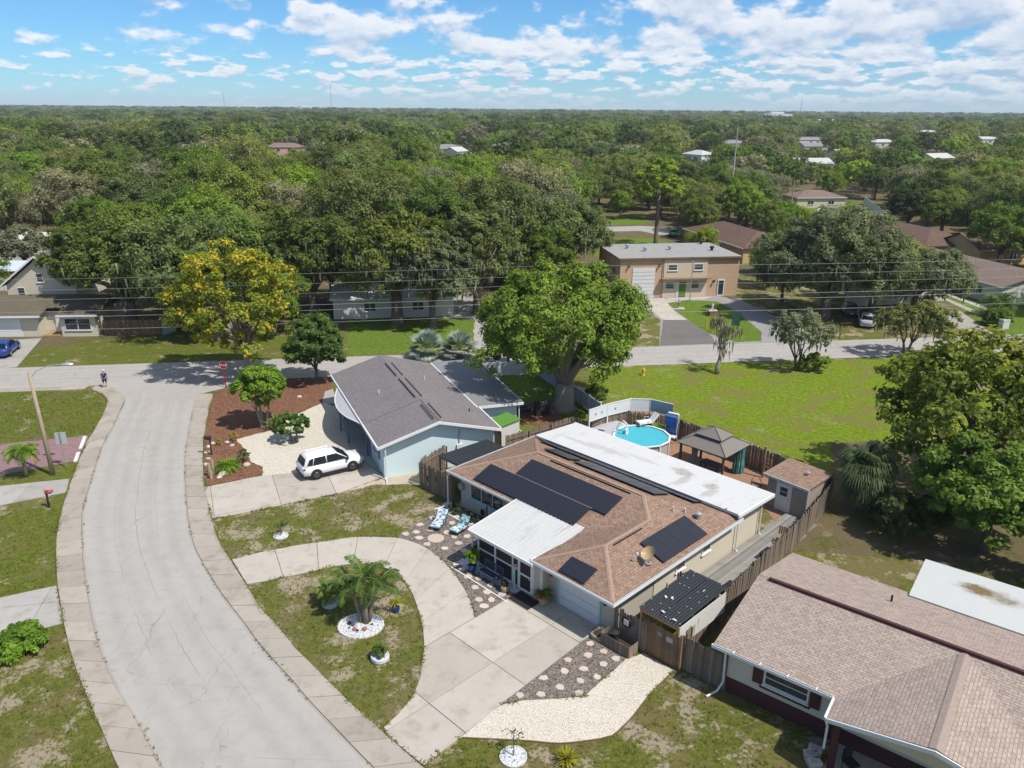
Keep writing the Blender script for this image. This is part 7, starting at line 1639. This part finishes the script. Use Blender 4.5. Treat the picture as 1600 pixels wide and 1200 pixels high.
# bench, pots and mat before the porch
bn = thing('garden_bench', 'dark blue garden bench with lattice back before the screened porch', 'bench', ml(-8.35, -.25) + (.03,), -45)
M_bench = plain('slate_blue_paint', (.05, .075, .11), .5, .08, 5)
for i in range(4): MB().box((0, -.22 + i * .13, .45), (1.5, .11, .03)).build('seat_slat', M_bench, bn)
for s_ in (-.72, .72):
    MB().box((s_, -.24, .32), (.06, .06, .64)).build('leg', M_bench, bn); MB().box((s_, .26, .5), (.06, .06, 1.0), 0, -8).build('leg', M_bench, bn); MB().box((s_, 0, .65), (.07, .58, .04)).build('armrest', M_bench, bn)
MB().box((0, .31, .97), (1.44, .04, .08)).build('top_rail', M_bench, bn); MB().box((0, .26, .56), (1.44, .04, .06)).build('bottom_rail', M_bench, bn)
for i in range(8):
    for s_ in (-1, 1): MB().box((-.62 + i * .177, .29, .765), (.03, .025, .44), 0, 0, s_ * 24).build('lattice_bar', M_bench, bn)
x_, y_ = ml(-9.75, -.35); potc('flower_pot', 'blue pot with tall leafy shrub at the left end of the bench', x_, y_, [(.14, 0), (.2, .1), (.26, .42), (.24, .45)], M_bluepot, .03); shrub('potted_shrub', 'leafy green shrub growing in the blue pot by the bench', x_, y_, .48, 1.05, L_bright, 201, .14, z=.45, cat='plant')
shrub('potted_shrub', 'dark green shrub behind the blue pot at the porch corner', *ml(-10.1, .45), .42, 1.3, L_green, 202, .14, z=.03, cat='plant')
x_, y_ = ml(-7.05, -.35); potc('flower_pot', 'round beige pot between the bench and the pink mailbox', x_, y_, [(.16, 0), (.25, .1), (.26, .28), (.2, .38)], M_clay, .03); shrub('potted_shrub', 'low dark plant in the round beige pot by the mailbox', x_, y_, .22, .3, L_dark, 203, .1, 6, 7, 30, z=.38, cat='plant')
MB().box((0, 0, .012), (1.5, 1.0, .02)).build('coir', plain('black_mat', (.025, .024, .024), .95, .15, 8), tag(thing('door_mat', 'black mat on the drive outside the screen door', 'mat', ml(-5.7, -.25) + (.06,), -45)))
x_, y_ = ml(-4.75, .25); potc('flower_pot', 'pale pot with colourful croton beside the garage', x_, y_, [(.18, 0), (.24, .1), (.27, .4), (.25, .44)], M_clay, .06)
strappy('potted_croton', 'red and green croton in the pale pot beside the garage', x_, y_, 70, .75, L_green, 7, .09, .48); strappy('croton_bloom', 'orange-red leaves among the croton beside the garage', x_ - .12, y_ - .1, 26, .5, L_red, 8, .08, .50)
# loungers on the gravel
cl_a = check_cloth('blue_white_cushion', (.68, .70, .72), (.12, .24, .34), (.40, .52, .58)); cl_b = check_cloth('aqua_white_cushion', (.66, .70, .70), (.05, .28, .34), (.30, .55, .58))
p0, p1 = Vector(G(690, 818)), Vector(G(692, 806)); lounger('patio_lounger', 'blue and white cushioned lounger, left of the pair on gravel', G(689, 819) + (.03,), -108, cl_a, M_dark, .32, 1.65, 50, .66)
lounger('patio_lounger', 'aqua and white cushioned lounger nearer the porch on gravel', G(724, 828) + (.03,), -128, cl_b, M_dark, .32, 1.5, 62, .6)
hm = thing('hanging_chair_stand', 'dark curved stand with folded purple hammock chair before the bedroom window', 'chair stand', ml(-12.2, 3.4) + (.03,), -45)
MB().tube([(.75, 0, .03), (.7, 0, .6), (.5, 0, 1.25), (.1, 0, 1.75), (-.3, 0, 1.85)], .035, 6).build('arch', M_dark, hm); MB().tube([(.75, -.4, .03), (.75, .4, .03)], .03, 5).build('foot', M_dark, hm); MB().tube([(-.6, 0, .03), (.75, 0, .03)], .03, 5).build('foot', M_dark, hm)
MB().lathe([(.03, 0), (.14, .2), (.16, .6), (.1, 1.1), (.03, 1.5)], (-.32, 0, .3), 9).build('folded_cloth', plain('purple_cloth', (.09, .06, .13), .85, .2, 5), hm)
for i in range(6): shrub('border_shrub', 'clipped dark shrub %s in the pebble strip under the bedroom window' % ['nearest the fence', 'second from the fence', 'third from the fence', 'fourth from the fence', 'fifth from the fence', 'beside the hanging chair'][i], *ml(-16.0 + i * .68, 3.55), .30, .55, L_dark, 210 + i, .10, 7, 7, 34, group='clipped shrubs under the bedroom window', z=.03)
for k, (a_, b_) in enumerate(((( -16.6, 3.0), (-10.4, 2.9)), ((-10.9, -.95), (-6.2, -1.0)))):
    m = MB(); rail(m, ml(*a_) + (.09,), ml(*b_) + (.07,), .07, .1); m.build('edging', M_white, tag(thing('bed_edging', ['white edging of the pebble strip under the bedroom window', 'white edging of the pebble bed before the porch'][k], 'edging', (0, 0, 0))))
# satellite dish on the roof
dsh = thing('satellite_dish', 'rust-stained satellite dish on the right hand roof slope', 'dish', ml(-.65, 3.75) + (zf_right(-.65, 0) + .06,), -75)
n_ = NT('stained_dish_paint'); M_dish = n_.fin(n_.mix(n_.step(n_.noise(1.6, 4, .6), .42, .6), (.62, .62, .56), (.55, .36, .16)), .5)
m = MB(); vs = []; fs = []
for i in range(6):
    r = .46 * i / 5
    for j in range(20): vs.append((r * math.cos(j * .31416), r * math.sin(j * .31416) * .88, .30 * (r / .46) ** 2 * .45))
for i in range(5):
    for j in range(20): fs.append((i * 20 + j, i * 20 + (j + 1) % 20, (i + 1) * 20 + (j + 1) % 20, (i + 1) * 20 + j))
m.add(vs, fs); m.add([(x, y, z - .012) for x, y, z in vs], [f[::-1] for f in fs]); d_ = m.build('reflector', M_dish, dsh, True); d_.location = (0, 0, .55); d_.rotation_euler = (R(38), 0, 0)
MB().tube([(0, 0, 0), (0, .12, .35), (0, .08, .55)], .035, 6).build('mast', M_grey, dsh); MB().box((0, 0, .02), (.3, .3, .03)).build('foot_plate', M_grey, dsh); MB().tube([(0, -.30, .32), (0, -.62, .62)], .02, 5).build('feed_arm', M_grey, dsh); MB().box((0, -.66, .66), (.12, .1, .12)).build('feed_horn', M_offwhite, dsh)
# bin, hose, half barrel by the garage corner
bn_ = thing('waste_bin', 'black lidded bin standing in the plank box', 'bin', ml(-.1, .40) + (.2,), -45); MB().lathe([(.2, 0), (.24, .5)], (0, 0, 0), 12).build('drum', M_dark, bn_); MB().lathe([(.27, 0), (.27, .05), (.12, .1), (.04, .12)], (0, 0, .5), 12).build('lid', M_dark, bn_)
hr = thing('hose_reel', 'dark hose reel hung on the fence beside the garage lamp', 'hose reel', ml(.35, .80) + (1.35,), -45)
for r_ in (.2, .24, .28): m = MB(); m.tube([(r_ * math.cos(i * .3307), -.05 - .02 * (r_ > .25), r_ * math.sin(i * .3307)) for i in range(20)], .028, 5); m.build('hose_loop', M_dark, hr)
MB().box((0, -.12, 0), (.28, .02, .3)).build('cover', M_offwhite, hr)
hb = thing('stone_ring', 'low stone ringed planter at the corner of drive and gravel', 'planter', ml(-.95, .35) + (.03,), 0)
for i in range(11): MB().box((.42 * math.cos(i * .571), .42 * math.sin(i * .571), .11), (.24, .13, .22), math.degrees(i * .571) + 90).build('stone', plain('warm_grey_stone', (.34, .28, .21), .9, .2, 4, rand=.2), hb)
MB().lathe([(.36, .05), (.36, .12)], (0, 0, 0), 14).build('soil', plain('dark_soil', (.05, .04, .03), .95), hb)
# side deck clutter
bx_ = thing('storage_box', 'beige storage box on the side deck near the black roof', 'box', ml(1.75, 6.7) + (.13,), -45); MB().box((0, 0, .25), (.75, .55, .5)).build('body', M_offwhite, bx_); MB().box((0, 0, .53), (.8, .6, .06)).build('lid', M_stucco, bx_)
bx_ = thing('storage_box', 'black open tub on the side deck against the fence', 'box', ml(1.75, 8.2) + (.13,), -45); MB().box((0, 0, .2), (.6, 1.0, .4)).build('body', M_dark, bx_); MB().box((0, 0, .42), (.7, 1.1, .05)).build('rim', M_black, bx_)
bx_ = thing('storage_box', 'low dark crate on the side deck beyond the black tub', 'box', ml(1.45, 13.0) + (.13,), -45); MB().box((0, 0, .2), (.6, .9, .4)).build('body', M_dark, bx_); MB().box((0, 0, .42), (.66, .96, .04)).build('lid', M_black, bx_)
gc = thing('garden_chair', 'slatted wooden chair on the side deck near the shed', 'chair', ml(1.15, 15.2) + (.13,), 60)
for i in range(4): MB().box((-.18 + i * .12, 0, .42), (.1, .5, .025)).build('seat_slat', M_timber, gc)
for i in range(4): MB().box((.26, -.19 + i * .125, .72), (.025, .09, .55)).build('back_slat', M_timber, gc)
for s_ in (-.23, .23):
    for q in (-.2, .24): MB().box((q, s_, .21), (.05, .05, .42)).build('leg', M_timber, gc)
# grill and bin under the big tree
gl = thing('covered_grill', 'black covered barbecue beside the big grey trunk', 'grill', (2.6, 63.2), 20); MB().box((0, 0, .5), (1.3, .65, 1.0)).build('cover', M_dark, gl); m = MB(); m.tube([(-.6, 0, 1.0), (.6, 0, 1.0)], .3, 10); m.build('hood', M_dark, gl)
gl = thing('water_barrel', 'dark blue barrel lying next to the covered barbecue', 'barrel', (1.2, 63.6), 10); m = MB(); m.tube([(-.45, 0, .32), (-.2, 0, .32), (.2, 0, .32), (.45, 0, .32)], [.26, .31, .31, .26], 12); m.build('drum', plain('navy_plastic', (.02, .04, .09), .5), gl); MB().box((0, 0, .06), (.6, .5, .1)).build('cradle', M_fence, gl)

# ------------------------------------------------------------------ planting on the front lawn
pr = thing('pebble_ring', 'oval ring of white pebbles round the feathery palm', 'pebble bed', G(564, 979), 0)
oval = [(1.22 * math.cos(i * .2618) , .95 * math.sin(i * .2618)) for i in range(24)]; oval = [(x * .9 - y * .25, y + x * .18) for x, y in oval]
MB().prism(oval, 0, .06).build('pebbles', M_pebble, pr)
for i, (x, y) in enumerate(oval): MB().box((x, y, .05), (.33, .06, .12), math.degrees(math.atan2(oval[(i + 1) % 24][1] - y, oval[(i + 1) % 24][0] - x))).build('edging_block', M_white, pr)
for i, (x, y, r_) in enumerate(((-.25, -.35, .13), (.25, -.33, .14), (-.62, .15, .12), (-.1, -.42, .08), (.55, .1, .07), (-.55, -.2, .06))): MB().lathe([(r_ * .8, -.02), (r_, r_ * .4), (r_ * .6, r_ * .9), (r_ * .1, r_)], (x, y, .06), 7).build('rock', plain('red_rock', (.36, .14, .12), .9, .2, 5) if i < 2 else M_dark, pr)
def ring_planter(label, x, y, r, h, mat, fill):
    t = thing('ring_planter', label, 'planter', (x, y)); m = MB(); m.lathe([(r * .92, 0), (r, .06), (r, h - .05), (r * .95, h), (r * .85, h), (r * .84, h - .08)], (0, 0, 0), 20); m.build('ring', mat, t); MB().lathe([(r * .84, h - .1), (r * .84, h - .05)], (0, 0, 0), 18).build('fill', fill, t); return t
x_, y_ = G(516, 946); ring_planter('pale blue-grey ring planter left of the feathery palm', x_, y_, .42, .30, plain('pale_blue_planter', (.50, .56, .62), .5), M_pebble)
feather_palm('cycad', 'dark fan-leaved cycad in the pale ring planter left of the palm', x_, y_, [(0, 0, 0, .1, .85, .09)], .95, 18, 31, leaf=L_green, lw=.07, ll=.30, cat='plant')
x_, y_ = G(594, 1030); ring_planter('white ring planter below the palm on the front lawn', x_, y_, .45, .26, plain('white_planter', (.70, .70, .72), .5, .06, 4), M_pebble)
shrub('potted_shrub', 'small glossy shrub in the white ring planter below the palm', x_ - .03, y_ + .03, .36, .62, L_green, 221, .13, z=.2, cat='plant'); potc('flower_pot', 'purple pot set inside the white ring planter', x_ + .1, y_ - .05, [(.13, 0), (.17, .25), (.16, .28)], plain('purple_glaze', (.07, .05, .17), .3), .22)
x_, y_ = G(619, 956); potc('flower_pot', 'dark blue pot on the lawn right of the palm', x_, y_, [(.13, 0), (.19, .1), (.2, .38), (.18, .42)], M_bluepot); strappy('potted_plant', 'yellow-green plant in the blue pot right of the palm', x_, y_, 46, .62, L_croton, 5, .06, .38, up=1.15)
def sapling(label, x, y, h, seed, ringr=.42, leaf=None, n=60):
    t = thing('sapling', label, 'sapling', (x, y)); m = MB(); g = random.Random(seed); tips = []
    m.tube([(0, 0, 0), (.03, .02, h * .6), (0, 0, h)], [.025, .02, .008], 6)
    for i in range(7): a = g.uniform(0, 6.28); z = h * g.uniform(.45, .9); e = (math.cos(a) * .3, math.sin(a) * .3, z + .22); m.tube([(0, 0, z), e], [.01, .004], 4); tips.append(e)
    m.build('stem', M_bark, t); gg = np.random.default_rng(seed); P_ = np.array(tips)[gg.integers(0, 7, n)] + gg.normal(size=(n, 3)) * .09
    link('leaves', leaf_mesh('leaves', leaves_at(gg, P_, unit(gg.normal(size=(n, 3))), .13), leaf or L_olive), t)
    b = thing('sapling_ring', 'white pebble disc under the ' + label.replace('thin ', '').replace('small ', '').replace('of the photo ', ''), 'pebble bed', (x, y)); MB().lathe([(ringr, 0), (ringr, .05), (ringr * .2, .07)], (0, 0, 0), 22).build('pebbles', M_pebble, b); MB().lathe([(ringr + .05, 0), (ringr + .05, .07), (ringr + .005, .07), (ringr + .005, 0)], (0, 0, 0), 22).build('edging', M_offwhite, b)
sapling('thin sapling at the bottom of the photo by the shell path', *G(802, 1183), 1.25, 3, .52); sapling('small dark sapling on the lawn beside the circular drive', *G(439, 838), .95, 4, .40, L_dark, 150)
strappy('croton_bush', 'yellow striped croton tuft at the bottom of the lawn', *G(885, 1190), 120, .62, L_croton, 11, .07, .0, 'plant', 1.0, .5)
shrub('hedge_shrub', 'bright green rounded shrub at the lower left edge', *G(34, 1012), 1.2, .95, L_bright, 230, .15, 22, 12, 48)
# bed by the mailbox of the blue house
strappy('fern_clump', 'feathery yellow-green fern clump beside the black mailbox', *G(356, 735), 420, 1.35, L_bright, 21, .05, .02, 'plant', .95, .9)
shrub('wispy_shrub', 'thin grey-green shrub right of the fern clump', *G(381, 722), .55, 1.0, L_olive, 232, .14, 8, 6, 22)
hero('bird_plant', 'broad-leaved clump in the shell bed of the blue house', *G(458, 690), L_palm, 251, 1.6, 1.4, .45, 2.3, 12, 7, 26, .34, (.07, .5), cat='plant', trn=9, lr=.36, low=-.6, multi=3, spread=.14, up=.25)
strappy('bird_plant', 'young broad-leaved plant rising by the clipped tree trunks', *G(430, 672), 22, 1.6, L_palm, 24, .16, .02, 'plant', 1.2, .5)
shrub('young_shrub', 'small yellow-green shrub between mailbox and clipped tree', *G(366, 690), .38, .95, L_croton, 234, .12, 7, 5, 18); shrub('young_shrub', 'tiny sparse shrub on the mulch above the black mailbox', *G(342, 696), .3, .55, L_croton, 235, .1, 6, 5, 14)
M_rock = plain('pale_limestone', (.55, .50, .42), .95, .2, 3, rand=.15)
def rock(label, x, y, r, seed):
    g = random.Random(seed); m = MB(); n = 9; m.lathe([(r * .8, -.02), (r, r * .25), (r * .75, r * .6), (r * .2, r * .75)], (0, 0, 0), n); m.v = [(a * g.uniform(.75, 1.2), b * g.uniform(.75, 1.2), c) for a, b, c in m.v]
    return tag(m.build('boulder', M_rock, None, False, (x, y, .02), g.uniform(0, 360)), label, 'rock', 'pale rocks edging the mulch bed')
for i, (px_, py_, r_) in enumerate([(323, 708, .22), (325, 718, .2), (322, 727, .2), (326, 699, .2), (333, 694, .22), (349, 742, .36), (385, 728, .3), (343, 747, .22), (468, 621, .22), (355, 692, .2), (363, 697, .18), (445, 695, .3)]):
    rock(['pale rock by the black mailbox', 'pale rock just below the black mailbox', 'lower pale rock on the kerb side of the bed', 'pale rock above the black mailbox', 'pale rock at the upper kerb corner of the bed', 'large pale boulder below the fern clump', 'flat pale boulder right of the fern clump', 'small pale rock left of the large boulder', 'pale rock alone on the red mulch', 'pale rock beside the yellow-green shrub', 'small pale rock right of the yellow-green shrub', 'pale rock under the broad-leaved clump'][i], *G(px_, py_), r_, i)
for i, (px_, py_, h_) in enumerate(((328, 744, 1.0), (333, 740, 1.1), (330, 748, .6))):
    x_, y_ = G(px_, py_); t = thing('log_post', ['weathered log post nearest the kerb in the mulch bed', 'taller weathered log post beside the fern clump', 'short weathered log stump in the corner of the mulch bed'][i], 'post', (x_, y_)); MB().tube([(0, 0, 0), (.02, 0, h_)], [.13, .11], 9).build('log', M_pole, t); MB().lathe([(.11, 0), (.09, .02)], (.02, 0, h_), 9).build('cut_end', M_timber, t)
# far-left and right-hand extras
hg = shrub('clipped_hedge', 'clipped square green hedge before the white duplex', *G(1556, 508), 1.7, 2.0, L_green, 240, .22, 20, 12, 50)
ub = thing('utility_box', 'pale utility cabinet beside the clipped hedge', 'cabinet', G(1567, 513), 10); MB().box((0, 0, .55), (.9, .8, 1.1)).build('cabinet', M_offwhite, ub); MB().box((0, 0, 1.13), (1.0, .9, .06)).build('lid', M_white, ub)
bw_ = thing('tarp_panel', 'pale blue tarpaulin panel at the end of the brown fence', 'panel', (-39.9, 87.6), 70); MB().box((0, 0, 1.2), (2.0, .05, 2.2)).build('sheet', plain('pale_blue_tarp', (.38, .55, .60), .6, .25, 2), bw_); MB().box((-1.02, 0, 1.15), (.08, .08, 2.3)).build('post', M_fence, bw_)
tc_ = thing('waste_bin', 'dark wheeled bin beside the white garage door at left', 'bin', (-62.4, 85.6)); MB().box((0, 0, .55), (.55, .6, 1.0)).build('drum', M_dark, tc_); MB().box((0, 0, 1.08), (.62, .68, .07)).build('lid', M_dark, tc_)
# porch of the tan roof house
def rl(x, y): c, s = math.cos(R(-38.5)), math.sin(R(-38.5)); return (9.44 + x * c - y * s, 28.75 + x * s + y * c)
pc = thing('metal_chair', 'black metal chair on the porch of the tan roof house', 'chair', rl(6.0, -.75) + (.07,), 20)
MB().box((0, 0, .42), (.5, .5, .04)).build('seat', M_dark, pc); MB().box((0, .25, .72), (.5, .03, .55)).build('backrest', M_dark, pc)
for s_ in (-.22, .22):
    for q in (-.22, .22): MB().tube([(s_, q, 0), (s_, q, .42)], .02, 5).build('leg', M_dark, pc)
for i, (a, b) in enumerate(((4.55, -.55), (4.5, -.95), (4.75, -1.25))):
    t = thing('concrete_block', ['upper of three concrete blocks beside the maroon porch post', 'middle concrete block beside the maroon porch post', 'lowest concrete block beside the maroon porch post'][i], 'block', rl(a, b), -30 + i * 20, 'concrete blocks by the porch post'); MB().box((0, 0, .1), (.55, .4, .2)).build('block', M_rock, t); MB().box((0, 0, .205), (.3, .2, .02)).build('top_recess', M_pad, t)
cd = [rl(7.2, -.2), rl(7.5, -.8), rl(8.0, -1.0), rl(8.4, -.7)]; m = MB(); m.tube([(x, y, .08) for x, y in smooth_line(cd, .1)], .012, 5); tag(m.build('power_cord', M_dark), 'black cord lying across the porch of the tan roof house', 'cord')

# ------------------------------------------------------------------ grass tufts and weeds standing up from the near lawns
def inside(P_, poly):
    x, y = P_[:, 0], P_[:, 1]; c = np.zeros(len(P_), bool); n = len(poly)
    for i in range(n):
        (x0, y0), (x1, y1) = poly[i], poly[(i + 1) % n]
        c ^= ((y0 > y) != (y1 > y)) & (x < (x1 - x0) * (y - y0) / (y1 - y0 + 1e-12) + x0)
    return c
LAWNS = [[(388, 915), (430, 908), (500, 893), (532, 886), (580, 884), (618, 899), (630, 911), (642, 929), (652, 957), (658, 980), (661, 1010), (660, 1036), (655, 1060), (643, 1088), (620, 1116), (600, 1135), (540, 1088), (482, 1031), (437, 979)],
         [(338, 815), (526, 775), (560, 764), (600, 755), (640, 760), (688, 786), (687, 796), (617, 838), (580, 838), (500, 845), (428, 857), (366, 871), (345, 844)],
         [(668, 1196), (721, 1157), (825, 1162), (875, 1166), (940, 1159), (960, 1152), (988, 1127), (1023, 1083), (1058, 1052), (1120, 1088), (1140, 1086), (1290, 1150), (1285, 1210), (690, 1230)],
         [(-10, 802), (95, 794), (86, 837), (85, 877), (87, 910), (0, 933), (-10, 935)], [(-10, 1004), (98, 978), (108, 1018), (126, 1070), (152, 1130), (178, 1190), (190, 1215), (-10, 1215)],
         [(-10, 615), (138, 612), (164, 628), (152, 658), (136, 682), (-10, 697)]]
gg = np.random.default_rng(9); TP = []
for k, lw in enumerate(LAWNS):
    poly = GP(lw); q = np.array(poly); lo, hi = q.min(0), q.max(0); n = int((hi[0] - lo[0]) * (hi[1] - lo[1]) * 16); n = min(n, 16000)
    P_ = lo + gg.random((n, 2)) * (hi - lo); P_ = P_[inside(P_, poly)]; TP.append(P_)
TP = np.concatenate(TP); N = len(TP); print('TUFTS', N)
nb = 5
base = np.repeat(TP, nb, 0) + gg.normal(size=(N * nb, 2)) * .035; a = gg.uniform(0, 6.28, N * nb); ln = gg.uniform(.04, .11, N * nb); tl = gg.uniform(.2, 1.0, N * nb)
d = np.stack([np.cos(a), np.sin(a)], 1); w = .016
p0 = np.concatenate([base, np.full((N * nb, 1), .004)], 1); sv_ = np.stack([-d[:, 1] * w, d[:, 0] * w, np.zeros(N * nb)], 1)
tip = p0 + np.concatenate([d * (ln * tl)[:, None], (ln)[:, None]], 1); mid = p0 + np.concatenate([d * (ln * tl * .35)[:, None], (ln * .6)[:, None]], 1)
V = np.stack([p0 - sv_, p0 + sv_, mid + sv_ * .9, tip], 1).reshape(-1, 3)
L_grass = leaf_mat('grass_blades', (.085, .10, .016), (.175, .185, .045), accent=(.28, .22, .10), acc=.05, nscale=.35, hue=0)
tag(link('grass_tufts', leaf_mesh('grass_tufts', V, L_grass)), 'short uneven grass blades standing on the lawns', 'grass', kind='stuff')

# weeds creeping over the edges of kerbs, drives and beds
EDG = []
for ln, dens_ in ((OL, 14), (OR, 14), (CO, 12), (CI, 14), (GP([(331, 813), (526, 773)]), 14), (GP([(719, 1153), (662, 1197)]), 14), (GP([(600, 1137), (622, 1118), (645, 1090), (657, 1060), (663, 1013)]), 14), (SHP[:40], 8), (EL[6:], 3), (ER[4:], 3)):
    L = sum(math.dist(a, b) for a, b in zip(ln, ln[1:])); EDG += [tuple(p) for p in resample([tuple(q[:2]) for q in ln], max(2, int(L * dens_)))]
EP = np.array(EDG); EP = EP + gg.normal(size=EP.shape) * .05; keep = gg.random(len(EP)) < .45 + .5 * np.sin(EP[:, 0] * 1.7 + EP[:, 1] * 2.3); EP = EP[keep]
N = len(EP); nb = 6
base = np.repeat(EP, nb, 0) + gg.normal(size=(N * nb, 2)) * .04; a = gg.uniform(0, 6.28, N * nb); ln = gg.uniform(.06, .15, N * nb); tl = gg.uniform(.4, 1.3, N * nb)
d = np.stack([np.cos(a), np.sin(a)], 1); p0 = np.concatenate([base, np.full((N * nb, 1), .03)], 1); sv_ = np.stack([-d[:, 1] * w, d[:, 0] * w, np.zeros(N * nb)], 1)
tip = p0 + np.concatenate([d * (ln * tl)[:, None], (ln * .7)[:, None]], 1); mid = p0 + np.concatenate([d * (ln * tl * .4)[:, None], (ln * .55)[:, None]], 1)
V = np.stack([p0 - sv_, p0 + sv_, mid + sv_ * .9, tip], 1).reshape(-1, 3)
tag(link('edge_weeds', leaf_mesh('edge_weeds', V, L_grass)), 'ragged grass and weeds growing over kerbs and drive edges', 'grass', kind='stuff')
# ------------------------------------------------------------------ thin summer haze over the land
n = NT('thin_haze'); n.t.nodes.remove(n.b)
pv = n.n('ShaderNodeVolumePrincipled'); pv.inputs['Color'].default_value = (.78, .88, 1.0, 1); pv.inputs['Density'].default_value = .00011
n.l(pv.outputs[0], n.out.inputs['Volume'])
hz = MB().span(-9500, 9500, -80, 9800, -3, 115).build('haze', n.m)
tag(hz, 'thin pale summer haze over the whole neighbourhood and woods', 'haze', kind='stuff')
